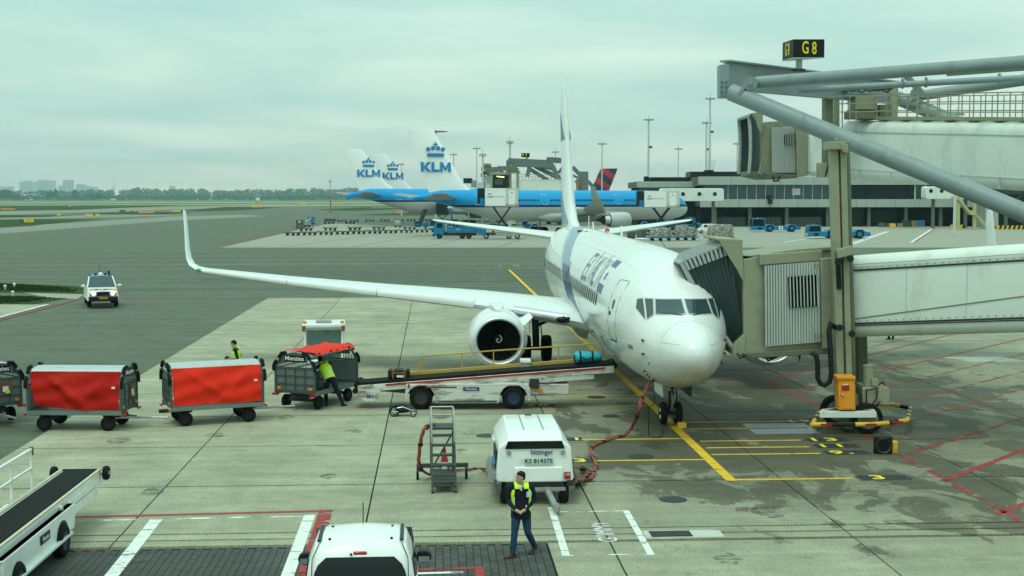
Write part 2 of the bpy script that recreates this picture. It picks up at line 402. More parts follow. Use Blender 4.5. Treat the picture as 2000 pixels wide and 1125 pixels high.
# brick paving at the foot of the stand
paving = flat('brick_pavement', [(-14, 10), (2.19, 10), (2.19, 25.86), (-14, 25.86)], -.026, m_joint, kind='structure')
bw, bl = .145, .275
cells = []
j = 0; y = 25.85
while y > 19.5:
    x = 2.185 - (bw / 2 if False else 0); i = 0
    while x > -11.6:
        off = (bl / 2) if i % 2 else 0
        cells.append((x - bw / 2, y - bl / 2 - off)); x -= bw; i += 1
    y -= bl; j += 1
cells = [c for c in cells if c[1] + bl / 2 <= 25.86]
vis = lambda c: abs(((c[0] * math.cos(YAW) - c[1] * math.sin(YAW)) / (c[0] * math.sin(YAW) + c[1] * math.cos(YAW)))) < .39 and c[1] > 23.3
cells.sort(key=lambda c: (not (vis(c) and c[0] > -1.9), c[1]))
bme = bpy.data.meshes.new('brick'); b = B().box(0, 0, -.04, bw - .012, bl - .012, .08); bme.from_pydata(b.v, [], b.f); bme.materials.append(m_brick)
rest = B()
for n, c in enumerate(cells):
    dz = rnd.uniform(-.004, .001)
    if n < 300:
        o = bpy.data.objects.new('brick', bme); C.objects.link(o); o.parent = paving; o.location = (c[0], c[1], dz)
    elif c[1] > 19.5: rest.box(c[0], c[1], -.04 + dz, bw - .012, bl - .012, .08)
m_brick2 = ground_mat('paver_brick_field', (.060, .062, .058), .3, .3)
r_ = rest.build('brick', m_brick2, paving, sm=0); r_['kind'] = 'stuff'
# painted lines, each a part of the apron
def strip(name, a, b_, w, mat, z=.004, par=None, n=1):
    a, b_ = Vector(a[:2]), Vector(b_[:2]); d = (b_ - a); u = Vector((-d.y, d.x)).normalized() * (w / 2)
    return flat(name, [a - u, b_ - u, b_ + u, a + u], z, mat, par or apron)
AX = 7.14
strip('yellow_line', (AX, 31.3), (AX, 126), .26, p_yel, .010)
def hline(y0, px0, px1, w=.13, name='yellow_line', mat=None, z=.006):
    a, b_ = G(px0, y0), G(px1, y0); yy = (a[1] + b_[1]) / 2
    strip(name, (a[0], yy), (b_[0], yy), w, mat or p_yel, z)
for (yy, a, b_) in ((773, 1085, 1255), (793, 1085, 1262), (858, 1135, 1338), (899, 1160, 1388), (824, 1340, 1560), (837, 1345, 1580), (861, 1366, 1566), (874, 1378, 1582), (887, 1388, 1604), (936, 1424, 1672)):
    hline(yy, a, b_)
def numplate(px, py, w, s, size):
    c = G(px, py)
    flat('number_plate', [(c[0] - w / 2, c[1] - .28), (c[0] + w / 2, c[1] - .28), (c[0] + w / 2, c[1] + .28), (c[0] - w / 2, c[1] + .28)], .005, p_plate, apron)
    text('painted_number', s, m_signyel, apron, size * 1.2, (c[0] - w * .12, c[1], .010), (0, 0, 0), .001, sp=1.2, wx=1.3, bold=.02)
numplate(1616, 859, 1.15, '13', .52); numplate(1634, 871, 1.2, '11', .5); numplate(1653, 884, 1.15, '9.', .5)
numplate(1726, 933, 1.25, '3', .52); numplate(1140, 900, .8, '3', .5); numplate(1117, 858, .6, '11', .45); numplate(1055, 792, .95, '20', .45)
numplate(1566, 823, 1.0, '19', .45)
# red boundary and hatch of the no-parking area on the right
for a, b_, w, mm in (((1480, 733), (1608, 800), .20, p_red), ((1608, 800), (1755, 888), .18, p_redw), ((1755, 888), (1850, 938), .22, p_redw), ((1850, 938), (2060, 1055), .22, p_redw),
                     ((1508, 741), (1900, 643), .20, p_red), ((1560, 762), (2040, 652), .2, p_red), ((1595, 789), (2080, 672), .2, p_redw), ((1630, 818), (2080, 706), .2, p_redw),
                     ((1700, 845), (2100, 730), .2, p_redw), ((1770, 888), (2100, 785), .24, p_redw), ((1842, 940), (2060, 855), .24, p_red), ((1946, 1004), (2100, 950), .24, p_red),
                     ((1400, 748), (1619, 691), .18, p_redw), ((1600, 700), (1800, 655), .18, p_redw)):
    strip('red_line', G(*a), G(*b_), w * .74, mm, .005)
c = G(1940, 702); flat('warning_panel', [(c[0] - 1.2, c[1] - .9), (c[0] + 1.3, c[1] - .9), (c[0] + .6, c[1] + .9), (c[0] - 1.9, c[1] + .9)], .004, p_pale, apron)
# bays on the left
for nm, a, b_, w, mm, z in (('red_line', (120, 1011), (640, 998), .16, p_red, .004), ('red_line', (637, 996), (592, 1140), .30, p_red, .006), ('white_line', (120, 1018), (604, 1008), .11, p_whitew, .004),
                         ('white_line', (306, 1014), (206, 1140), .26, p_white, .006), ('white_line', (605, 1006), (556, 1140), .24, p_white, .006),
                         ('red_line', (812, 1113), (942, 1109), .14, p_red, .004), ('red_line', (935, 1107), (942, 1150), .17, p_red, .006), ('white_line', (800, 1121), (905, 1118), .12, p_white, .007),
                         ('white_line', (1076, 990), (1106, 1086), .15, p_white, .004), ('white_line', (1082, 1000), (1224, 998), .06, p_whitew, .004), ('white_line', (1222, 997), (1272, 1084), .14, p_white, .005), ('white_line', (1110, 1085), (1272, 1082), .06, p_whitew, .003)):
    strip(nm, G(*a), G(*b_), w, mm, z)
q = G(1187, 1040)
text('painted_word', "G''IMMY", p_white, apron, .55, (q[0] - .05, q[1] + .05, .005), (0, 0, PI / 2), .001, sp=.98, wx=.85)
# covers, grates and manholes
def disc(px, py, r):
    c = G(px, py); o = B().cyl((0, 0, 0), (0, 0, .012), r, n=24).build('manhole_cover', m_dark, apron, loc=(c[0], c[1], 0))
for a in ((1252, 892, .34), (1315, 976, .31), (1194, 813, .28), (1165, 776, .32), (950, 851, .3), (1415, 470, .3)): disc(*a)
c = G(1310, 1043); b = B().box(c[0], c[1], .004, .84, .46, .008)
for k in range(15): b.box(c[0] - .38 + k * .054, c[1], .012, .022, .42, .012)
b.build('drain_grate', m_dark, apron)
flat('drain_frame', [(c[0] - .55, c[1] - .29), (c[0] + 1.05, c[1] - .29), (c[0] + 1.05, c[1] + .29), (c[0] - .55, c[1] + .29)], .003, p_pale, apron)
c = G(1524, 837); b = B().box(c[0], c[1], .003, 1.9, 1.75, .006)
for k in range(17):
    for l in range(16): b.box(c[0] - .86 + k * .108, c[1] - .80 + l * .107, .008, .07, .018, .006, rz=.785 if (k + l) % 2 else -.785)
b.build('tread_plate_cover', m_steel, apron)
# rubber marks where tugs turn, and sawn repair patches in the slabs
p_tyre = paint('tyre_rubber_mark', (.035, .035, .032), .44, 2.0, .50); b = B()
def track(pts, w, off):
    pts = [Vector(p).lerp(Vector(q), t / 6) for p, q in zip(pts[:-1], pts[1:]) for t in range(6)] + [Vector(pts[-1])]; rows = []
    for i, p in enumerate(pts):
        d = (pts[min(i + 1, len(pts) - 1)] - pts[max(i - 1, 0)]); n_ = Vector((-d.y, d.x)).normalized(); rows.append([(*(p + n_ * (off + s * w / 2)), 0) for s in (-1, 1)])
    b.loft(rows, cap=False, closed=False)
for k in range(9):
    o_ = k * 1.1; x0_ = -22 + 4 * rnd.random(); ar = [(x0_ + (29 + o_ * .3 - x0_) * t, 132 - o_ * 2.6 - 22 * t ** 3.2 + .5 * math.sin(5 * t + k)) for t in [i / 7 for i in range(8)]]
    for s in (-.9, .9): track(ar, .30, s)
for k in range(7):
    y_ = 100 + 11 * k + 3 * rnd.random()
    for s in (-1.2, 1.2): track([(-70, y_ - 2), (-40, y_ + rnd.uniform(-2, 2)), (-10, y_ + rnd.uniform(-2, 2)), (40, y_ + rnd.uniform(-3, 3))], .4, s)
b.v = [(x, y, -.040 + .0004 * (i % 7)) for i, (x, y, z) in enumerate(b.v)]; tm = b.build('tyre_marks', p_tyre, taxiway, sm=0); tm['kind'] = 'stuff'
b = B(); p_oil = paint('oil_drip_stain', (.04, .04, .034), .50, 3.4, .42)
for px, py, r in ((690, 842, .5), (1010, 770, .8), (860, 815, .6), (560, 815, .5), (230, 860, .6), (420, 850, .5), (1060, 915, .7), (1005, 700, 1.0), (980, 745, .9), (1280, 870, .7), (900, 880, .35), (640, 930, .4), (300, 960, .5), (1500, 1000, .7), (1420, 1090, .5), (1700, 1075, .6)):
    c = G(px, py); r *= .55; b.quad(*[(c[0] + r * rnd.uniform(.7, 1.2) * math.cos(t), c[1] + 1.5 * r * rnd.uniform(.7, 1.2) * math.sin(t), .003) for t in [2 * PI * i / 14 for i in range(14)]])
om = b.build('oil_stains', p_oil, apron, sm=0); om['kind'] = 'stuff'
# taxi lane lines and far apron
strip('red_line', G(165, 583), G(1700, 577), .28, p_red, -.030, taxiway)
fa = [G(432, 483), G(1900, 483), G(2600, 480), G(2600, 441), G(760, 441), G(640, 436)]
far_apron = flat('far_apron', fa, -.035, m_conc2, kind='structure')
strip('red_line', G(470, 480), G(1640, 480), .35, p_red, -.028, far_apron)
strip('red_line', G(418, 478), G(690, 428), .6, p_red, -.028, far_apron)
for a, b_ in (((1780, 473), (1820, 447)),): strip('white_line', G(*a), G(*b_), .5, p_white, -.028, far_apron); strip('red_line', G(a[0] + 5, a[1]), G(b_[0] + 5, b_[1]), .35, p_red, -.029, far_apron)
for a, b_ in (((1530, 473), (1610, 460)), ((1660, 476), (1730, 452)), ((1668, 476), (1736, 452)), ((1736, 450), (1800, 449))): strip('white_line', G(*a), G(*b_), .4, p_white, -.028, far_apron)
for k, (a, b_) in enumerate((((560, 482), (880, 437)), ((690, 482), (960, 437)), ((830, 482), (1030, 437)), ((975, 482), (1100, 437)), ((1300, 482), (1270, 445)), ((1420, 482), (1350, 445)))): strip('slab_joint', G(*a), G(*b_), .12, m_joint, -.029, far_apron)
for a, b_, w in (((0, 518), (1060, 512), .18), ((0, 454), (380, 425), .45), ((0, 444), (260, 428), 1.2), ((0, 430), (240, 427), .8)): strip('taxi_line', G(*a), G(*b_), w, p_yel if w < .5 else p_pale, -.034, taxiway)
c = G(975, 518); text('painted_number', '10', m_signyel, taxiway, 1.4, (G(992, 518)[0], G(992, 518)[1], -.030), (0, 0, 0), .001, sp=2.2, wx=1.1)
# far taxiways over the field and grass islands
for nm, y0, y1 in (('far_taxiway', 394.6, 396.3), ('far_taxiway', 399.0, 400.2)):
    flat(nm, [G(-300, y0), G(900, y0), G(900, y1), G(-300, y1)], -.06, m_conc2, kind='structure')
m_taxi = ground_mat('pale_taxiway_concrete', (.21, .21, .17), .2, .15)
flat('far_taxiway', [G(*p) for p in ((-60, 413), (400, 402.5), (620, 398.5), (760, 401), (520, 404), (380, 408), (250, 412.5), (-60, 421))], -.03, m_taxi, kind='structure')
flat('far_taxiway', [G(*p) for p in ((-60, 449), (200, 431), (330, 423), (470, 419), (520, 422), (330, 431), (-60, 461))], -.03, m_taxi, kind='structure')
flat('far_taxiway', [G(*p) for p in ((-60, 426), (140, 421), (330, 418.6), (420, 418), (330, 421), (140, 426), (-60, 430))], -.028, m_taxi, kind='structure')
def island(pts, z=-.02, mat=None): flat('grass', [G(*p) for p in pts], z, mat or m_grass, kind='stuff')
island([(-60, 429), (60, 428), (205, 427.5), (160, 431), (60, 441), (-60, 448)])
island([(-60, 420), (60, 420), (145, 420.5), (80, 424), (-60, 426)])
island([(-60, 403), (180, 401.5), (350, 401), (260, 405), (150, 410), (-60, 413)])
island([(345, 412), (440, 404), (500, 403.5), (545, 405.5), (480, 410), (400, 412.5)])
island([(135, 418), (270, 413), (372, 415), (320, 418)]); island([(250, 418.5), (370, 416.5), (372, 418), (300, 419)])
island([(615, 410), (720, 404), (790, 408), (700, 412)]); island([(685, 420), (810, 414.5), (900, 418), (860, 421)])
gi = island([(-80, 549), (20, 553), (90, 556), (150, 558), (172, 564), (160, 574), (60, 571), (-80, 569)], -.015)
island([(-80, 578), (40, 577), (132, 582), (60, 594), (-80, 594)], -.015)
flat('path', [G(45, 571), G(165, 574), G(150, 584), G(90, 580)], -.02, m_conc2, kind='structure')
flat('path', [G(-80, 594), G(96, 594), G(-80, 640)], -.022, m_conc, kind='structure')
strip('white_line', G(94, 594), G(-80, 640), .25, p_white, -.010, taxiway); strip('red_line', G(165, 581), G(-60, 640), .22, p_red, -.013, taxiway)
# grass blades standing on the near islands
def tufts(poly, n, h):
    b = B()
    for _ in range(n):
        w = [rnd.random() for _ in poly]; s = sum(q ** 1.5 for q in w); w = [q ** 1.5 / s for q in w]
        x = sum(a * p[0] for a, p in zip(w, poly)); y = sum(a * p[1] for a, p in zip(w, poly))
        a = rnd.uniform(0, PI); hh = h * rnd.uniform(.5, 1.3); r = .10
        b.quad((x - r * math.cos(a), y - r * math.sin(a), -.01), (x + r * math.cos(a), y + r * math.sin(a), -.01), (x + rnd.uniform(-.06, .06), y + rnd.uniform(-.06, .06), hh))
    o = b.build('grass', m_grass, sm=0); o['kind'] = 'stuff'
tufts([G(*p) for p in ((-60, 551), (90, 557), (168, 565), (150, 573), (-60, 567))], 3500, .10)
tufts([G(*p) for p in ((-60, 579), (40, 578), (126, 582), (55, 593), (-60, 593))], 2500, .10)
for px, py in ((28, 562), (10, 566), (25, 578)):
    c = G(px, py); t_ = thing('edge_light', ['small white taxiway light standing on the near grass verge', 'white taxiway light nearest the left picture edge on the grass', 'lowest white taxiway light standing on the near grass'][(28, 10, 25).index(px)], 'light', c, 0, 'edge lights on the verge')
    B().cyl((0, 0, 0), (0, 0, .18), .05, n=8).build('stem', m_white, t_); B().lathe([(.18, .10), (.30, .12), (.36, .05), (.38, .01)], ax='z', n=10).build('lamp', m_white, t_)

# ------------------------------------------------------------------ far wood, trees and skyline
def leaf_mat(name, col): return M(name, col, .85, var=.4, scale=.15, spec=.15)
m_leafA = leaf_mat('far_foliage', (.040, .075, .032)); m_leafB = leaf_mat('hedge_foliage', (.032, .060, .026)); m_bark = M('bark', (.06, .045, .03), .9, var=.3)
def leaves(b, c, r, n, size):
    for _ in range(n):
        while True:
            p = Vector((rnd.uniform(-1, 1), rnd.uniform(-1, 1), rnd.uniform(-1, 1)))
            if .25 < p.length < 1: break
        q = Vector((c[0] + p.x * r[0], c[1] + p.y * r[1], c[2] + p.z * r[2]))
        u = Vector((rnd.uniform(-1, 1), rnd.uniform(-1, 1), rnd.uniform(-1, 1))).normalized(); w = u.orthogonal().normalized(); s = size * rnd.uniform(.6, 1.4)
        b.quad(q - u * s, q + w * s * .8, q + u * s, q - w * s * .8)
def wood(d0, x0, x1, hfun, step, n, size, mat, dep):
    b = B(); x = x0
    while x < x1:
        h = hfun(x); xc = x; d = d0 + rnd.uniform(-dep, dep); cx, cy_ = c2w(xc, d)
        leaves(b, (cx, cy_, h * .52), (step * 1.1, step, h * .5), n, size); x += step * rnd.uniform(.7, 1.2)
    o = b.build('wood', mat, sm=0); o['kind'] = 'stuff'; return o
wood(5400, -2500, -250, lambda x: 41 + 3.5 * math.sin(x * .0071) + 3 * math.sin(x * .029 + 1) + 2 * math.sin(x * .083) + (1.5 if x > -1500 else -3), 17, 100, 5.0, m_leafA, 90)
wood(4300, -2100, -200, lambda x: 17 + 1.8 * math.sin(x * .018) + 1.8 * math.sin(x * .08), 13, 55, 3.2, m_leafB, 30)
def tree(label, px, d, w, h, mat, n=260, size=1.0, z0=.12):
    d, w, h, size = d * 3.4, w * 3.3, h * 2.55, size * 3.0
    a, b_, _ = P(px, 387, d); t_ = thing('tree', label, 'tree', (a, b_, 0), 0, 'trees on the far edge of the field')
    B().cyl((0, 0, 0), (0, 0, h * .5), w * .05, w * .02, n=7).build('trunk', m_bark, t_)
    k = B()
    if h > 2.2 * w: leaves(k, (0, 0, h * .55), (w / 2, w / 2, h * .45), n, size)
    else:
        for _ in range(7): leaves(k, (rnd.uniform(-.3, .3) * w, rnd.uniform(-.2, .2) * w, h * rnd.uniform(.42, .7)), (w * .28, w * .28, h * .27), n // 5, size)
    k.build('crown', mat, t_, sm=0)
tree('broad dark tree at the left picture edge beyond the field', 12, 1150, 14, 13.5, m_leafB, 500)
tree('low spreading tree right of the broad edge tree beyond the field', 30, 1150, 8, 7.5, m_leafB, 300)
tree('round bushy tree left of the thin poplar', 99, 1180, 7.5, 11, m_leafB, 320)
tree('thin poplar under the tower blocks beside the round tree', 109.5, 1180, 2.8, 14, m_leafB, 260, .8)
tree('stout poplar standing alone right of the tower blocks', 148, 1180, 5.2, 13.5, m_leafB, 420, .9)
tree('wide low tree left of the radio mast beyond the field', 177, 1180, 9.5, 9, m_leafB, 360)
tree('round low tree nearest the radio mast beyond the field', 193, 1200, 7, 8.4, m_leafB, 300)
m_tower = M('tower_block_facade', (.22, .24, .25), .7, var=.06, scale=.02); m_tower2 = M('tower_block_pale', (.34, .35, .35), .7, var=.06, scale=.02); m_twin = M('tower_window_band', (.07, .09, .10), .3, var=.1)
D5 = 12500
def tower(label, px0, px1, ytop, mat, step=0, d=D5):
    xa, ya, zt = P(px0, ytop, d); xb, yb, _ = P(px1, ytop, d); w = math.hypot(xb - xa, yb - ya)
    t_ = thing('tower_block', label, 'building', ((xa + xb) / 2, (ya + yb) / 2, 0), -YAW, 'tower blocks on the skyline')
    B().box(0, 0, zt / 2, w, 60, zt).build('wall', mat, t_, sm=0)
    if step: B().box(w * step, 0, zt + 2, w * .5, 40, 12).build('roof', mat, t_, sm=0)
    nfl = int(zt / 14); fb = B()
    for k in range(1, nfl): fb.box(0, -30.2, k * 14 + 4, w * .94, .6, 5)
    fb.build('window_band', m_twin, t_, sm=0)
tower('low wide tower block at the left picture edge on the skyline', -10, 25, 364, m_tower)
tower('broad tower block with a flat roof, leftmost tall one on the skyline', 40, 62.5, 354.5, m_tower, .2)
tower('pale tower block between the broad and the tallest one', 63.5, 77, 356, m_tower2, .2)
tower('tallest tower block in the left cluster of the skyline', 77, 90.5, 351, m_tower)
tower('pale slab tower right of the tallest block of the left cluster', 93, 107, 352.5, m_tower2)
tower('lower stepped tower left of the wide right block', 115, 126, 363, m_tower, .2)
tower('wide tall tower block leading the right cluster', 124.5, 142, 351.5, m_tower)
tower('low tower block right of the wide tall block', 150, 167, 360.5, m_tower, -.1)
tower('lowest long block on the right end of the skyline cluster', 167, 190, 365, m_tower2, -.25)
tower('lone small tower block above the middle of the wood', 332, 341, 363, m_tower)
a = P(222, 342, D5); t_ = thing('radio_mast', 'thin radio mast with a platform above the far wood', 'mast', (a[0], a[1], 0))
B().cyl((0, 0, 0), (0, 0, a[2]), 6.0, 1.0, n=8).build('shaft', m_tower, t_); B().cyl((0, 0, 85), (0, 0, 105), 11, 9, n=10).build('platform', m_tower, t_)
def far_shed(label, px0, px1, y0, y1, d, mat):
    xa, ya, zt = P(px0, y0, d); xb, yb, _ = P(px1, y0, d); w = math.hypot(xb - xa, yb - ya)
    t_ = thing('shed', label, 'building', ((xa + xb) / 2, (ya + yb) / 2, 0), -YAW)
    bx('wall', mat, t_, 0, 0, zt * .45, w, 8, zt * .9); B().prism([(-w / 2 - .3, zt * .9), (w / 2 + .3, zt * .9), (w / 2, zt), (-w / 2, zt)], 'y', -4.3, 4.3).build('roof', m_tower2, t_, sm=0)
far_shed('pale equipment hut at the foot of the far wood left of the winglet', 217, 225, 387, 391, 3900, m_palegrey)
far_shed('white hut at the foot of the far wood right of the winglet', 500, 507, 385.5, 391, 3800, m_white)
far_shed('long white greenhouse roof behind the hedge under the towers', 40, 72, 379, 384, 4900, m_white)

# ------------------------------------------------------------------ signs and barriers on the field
def taxi_sign(label, px, py, w, h, segs, group='taxiway signs on the grass'):
    c = G(px, py); d = c[0] * math.sin(YAW) + c[1] * math.cos(YAW)
    t_ = thing('taxiway_sign', label, 'sign', c, -YAW, group); x = -w / 2; tot = sum(s[1] for s in segs)
    for s, q, dark in segs:
        ww = w * q / tot
        p = bx('sign_panel', m_signblk if dark else m_signyel, t_, x + ww / 2, 0, .3 + h / 2, ww - .02, .16, h)
        if s: text('lettering', s, m_signyel if dark else m_signblk, p, h * .8, (x + ww / 2, -.085, .3 + h / 2), (PI / 2, 0, 0), .004)
        x += ww
    for sx_ in (-.4, .4): B().cyl((sx_ * w, 0, 0), (sx_ * w, 0, .32), .04, n=6).build('leg', m_dark, t_)
taxi_sign('black and yellow taxiway sign on the nearest grass island', 53, 436, 3.6, .75, [('A', 1, 1), ('<A16>', 3, 0)])
taxi_sign('long yellow taxiway sign with a black panel on the middle grass', 180, 422.5, 5.3, .65, [('<A12 - A13', 3.3, 0), ('A', .8, 1), ('A14>', 1.6, 0)])
taxi_sign('small square yellow sign on the strip behind the nearest island', 115, 422.5, 1.4, .65, [('<', 1, 0), ('>', 1, 0)])
taxi_sign('yellow sign with black end panel just left of the winglet', 347, 415, 5.0, .75, [('A12-A13', 4, 0), ('A', 1, 1)])
taxi_sign('wide yellow sign right of the winglet on the far island', 501, 405.5, 7.5, 1.0, [('-', 1.2, 0), ('A10-A11', 2.6, 0)])
taxi_sign('tiny yellow sign in the far grass left of the barriers', 135, 404.5, 2.6, .8, [('', 1, 1), ('A', 2, 0)])
taxi_sign('small yellow and black sign between the orange barriers', 261, 415, 1.6, .6, [('A', 1, 1), ('>', 1, 0)])
m_bar = M('orange_barrier', (.72, .26, .03), .5, var=.1)
def barrier(label, px0, px1, py, h=.75):
    a, b_ = G(px0, py), G(px1, py); w = math.hypot(b_[0] - a[0], b_[1] - a[1])
    t_ = thing('barrier', label, 'barrier', ((a[0] + b_[0]) / 2, (a[1] + b_[1]) / 2, 0), -YAW, 'orange barriers on the far taxiways')
    B().prism([(-.35, 0), (.35, 0), (.2, h), (-.2, h)], 'x', -w / 2, w / 2).build('block', m_bar, t_, sm=0)
    n = max(2, int(w / 1.6))
    for k in range(n): B().cyl((-w / 2 + (k + .5) * w / n, 0, 0), (-w / 2 + (k + .5) * w / n, 0, h + .1), .06, n=6).build('post', m_dark, t_)
barrier('long orange barrier at the left edge of the far field', 2, 29, 409.5); barrier('orange barrier beside the blue box on the far taxiway', 225, 234, 414)
barrier('longest orange barrier left of the winglet tip', 271, 301, 416); barrier('orange barrier behind the longest one', 309, 326, 409)
barrier('thin distant orange barrier above the barriers left of the winglet', 291, 302, 400.3); barrier('short orange barrier on the grass under the second airliner tail', 774, 784, 416.5, .9)
t_ = thing('control_box', 'small blue equipment box beside an orange barrier', 'box', G(239, 414)); bx('case', m_klmblue, t_, 0, 0, .45, 2.6, 1, .9); bx('lid', m_dark, t_, 0, 0, .93, 2.7, 1.1, .06)
# ================================================================== AIRCRAFT
def pchip(xs, ys):
    xs, ys = np.array(xs, float), np.array(ys, float); h = np.diff(xs); d = np.diff(ys) / h; m = np.zeros(len(xs)); m[0], m[-1] = d[0], d[-1]
    for i in range(1, len(xs) - 1):
        if d[i - 1] * d[i] > 0:
            w1, w2 = 2 * h[i] + h[i - 1], h[i] + 2 * h[i - 1]; m[i] = (w1 + w2) / (w1 / d[i - 1] + w2 / d[i])
    def f(x):
        i = int(min(max(np.searchsorted(xs, x) - 1, 0), len(h) - 1)); t = min(max((x - xs[i]) / h[i], 0), 1)
        return (2 * t**3 - 3 * t**2 + 1) * ys[i] + (t**3 - 2 * t**2 + t) * h[i] * m[i] + (-2 * t**3 + 3 * t**2) * ys[i + 1] + (t**3 - t**2) * h[i] * m[i + 1]
    return f
class Fus:
    """fuselage skin: local +Y aft, -X starboard; point(u, a): a = angle from the top towards starboard"""
    def __init__(s, st, dz=lambda u: 0.0):
        st = [(q[0], q[1], q[2] + dz(q[0]), q[3] + dz(q[0])) for q in st]; s.dz = dz
        u = [q[0] for q in st]; s.u0, s.u1 = u[0], u[-1]
        s.w, s.t, s.b = (pchip(u, [q[i] for q in st]) for i in (1, 2, 3))
    def point(s, u, a, off=0.0):
        w, t, b = s.w(u), s.t(u), s.b(u); zc, h = (t + b) / 2, (t - b) / 2
        return Vector((-(w + off) * math.sin(a), u, zc + (h + off) * math.cos(a)))
    def ang(s, u, z):
        t, b = s.t(u), s.b(u); z += s.dz(u); return math.acos(max(-1, min(1, (z - (t + b) / 2) / ((t - b) / 2))))
    def at(s, u, z, side=1, off=.005): return s.point(u, s.ang(u, z) * side, off)
    def mesh(s, us, n=48):
        b = B(); b.loft([[s.point(u, 2 * PI * i / n) for i in range(n)] for u in us]); return b
    def patch(s, pts, side=1, off=.006, b=None, m=0):
        b = b or B(); return b.quad(*[s.at(u, z, side, off) for u, z in pts], m=m)
    def band(s, left, right, side=1, off=.006, b=None, m=0):          # two polylines of (u, angle)
        b = b or B(); b.loft([[s.point(l[0], l[1] * side, off), s.point((l[0] + r[0]) / 2, (l[1] + r[1]) / 2 * side, off), s.point(r[0], r[1] * side, off)] for l, r in zip(left, right)], m, cap=False, closed=False); return b
def rrect(u, z, w, h, r, n=3):
    o = []
    for cx, cz, a0 in ((w / 2 - r, h / 2 - r, 0), (-w / 2 + r, h / 2 - r, 90), (-w / 2 + r, -h / 2 + r, 180), (w / 2 - r, -h / 2 + r, 270)):
        for k in range(n + 1): a = math.radians(a0 + 90 * k / n); o.append((u + cx + r * math.cos(a), z + cz + r * math.sin(a)))
    return o
def foil(le, chord, th, span_dir, n=9, cam_=.02):
    """airfoil ring: le = leading edge point, chord runs +Y, thickness along the direction span_dir x Y"""
    le = Vector(le); nrm = Vector((0, 1, 0)).cross(Vector(span_dir)).normalized(); up = []; dn = []
    for i in range(n + 1):
        x = (1 - math.cos(PI * i / n)) / 2
        y = 5 * th * (.2969 * math.sqrt(x) - .126 * x - .3516 * x**2 + .2843 * x**3 - .1015 * x**4) + .0015
        cmb = cam_ * math.sin(PI * x)
        up.append(le + Vector((0, x * chord, 0)) + nrm * ((y + cmb) * chord)); dn.append(le + Vector((0, x * chord, 0)) + nrm * ((-y * .9 + cmb) * chord))
    return up[::-1] + dn[1:-1]
def wing(secs, side, name, mat, par, n=9):
    rings = []
    for i, q in enumerate(secs):
        a, b_ = secs[max(i - 1, 0)], secs[min(i + 1, len(secs) - 1)]
        sd = Vector((-(b_[0] - a[0]), 0, b_[2] - a[2])) if i else Vector((-1, 0, .09))
        r = foil((-q[0], q[1], q[2]), q[3], q[4], sd, n)
        rings.append([(p.x * side, p.y, p.z) for p in r])
    return B().loft(rings).build(name, mat, par, sm=40)
def rings_disc(b, c, r, ax='y'): pass
# ---------------------------------------------------------------- the airliner on the stand
PX, PY = 7.1, 35.4
ac = thing('airliner', 'white twin-engine airliner parked nose-on at the gate with a blue tail stripe', 'airliner', (PX, PY, 0))
FS = Fus([(0, .03, 2.80, 2.72), (.05, .19, 2.96, 2.56), (.2, .38, 3.14, 2.38), (.5, .59, 3.35, 2.20), (1.0, .84, 3.60, 1.98), (1.5, 1.03, 3.79, 1.80), (1.85, 1.14, 3.96, 1.70), (2.2, 1.25, 4.17, 1.61), (2.6, 1.36, 4.44, 1.53), (3.1, 1.48, 4.71, 1.47),
          (3.8, 1.61, 4.98, 1.42), (4.8, 1.75, 5.21, 1.39), (6, 1.85, 5.35, 1.37), (7.5, 1.885, 5.40, 1.37), (24, 1.885, 5.40, 1.37), (26, 1.87, 5.40, 1.45), (28.5, 1.76, 5.38, 1.82), (31, 1.52, 5.34, 2.45), (33.5, 1.13, 5.26, 3.20), (36, .68, 5.12, 3.95), (37.4, .40, 5.0, 4.38), (38.0, .18, 4.9, 4.6)], lambda u: -.25 + .0095 * u)
us = [0, .015, .03, .06, .1, .15, .22, .3, .4, .5, .65, .8, 1, 1.2, 1.4, 1.6, 1.75, 1.9, 2.05, 2.2, 2.35, 2.5, 2.65, 2.8, 2.95, 3.1, 3.3, 3.55, 3.8, 4.1, 4.4, 4.8, 5.3, 6, 6.7, 7.5, 9, 11, 13, 16, 19, 22, 24] + [24 + .7 * k for k in range(1, 20)] + [38]
fus = FS.mesh(us, 56).build('fuselage', m_white, ac, sm=60)
# radome seam and panel lines
m_seam = M('panel_seam_grey', (.40, .42, .42), .5)
def seam(name, pts, w, par=ac, mat=m_seam, off=.004):
    pts = [Vector(p) for p in pts]; return B().tube(pts, w, 4).build(name, mat, par, sm=0)
seam('radome_seam', [FS.point(1.05 + .03 * math.cos(2 * PI * k / 40), 2 * PI * k / 40, .001) for k in range(41)], .006)
for z in (2.45, 3.05):
    for sd in (1, -1): seam('lightning_strip', [FS.at(.35 + .1 * k, z, sd, .002) for k in range(8)], .006)
m_lap = M('skin_lap_joint', (.55, .57, .56), .4)
for u in (3.75, 6.55, 9.4, 12.3, 15.4, 18.6, 21.8, 25): seam('skin_joint', [FS.point(u, 2 * PI * k / 36, .0) for k in range(37)], .0045, mat=m_lap)
for a in (.62, 1.15, 1.9): 
    for sd in (1, -1): seam('skin_joint', [FS.point(4 + .7 * k, a * sd, .0) for k in range(32)], .004, mat=m_lap)
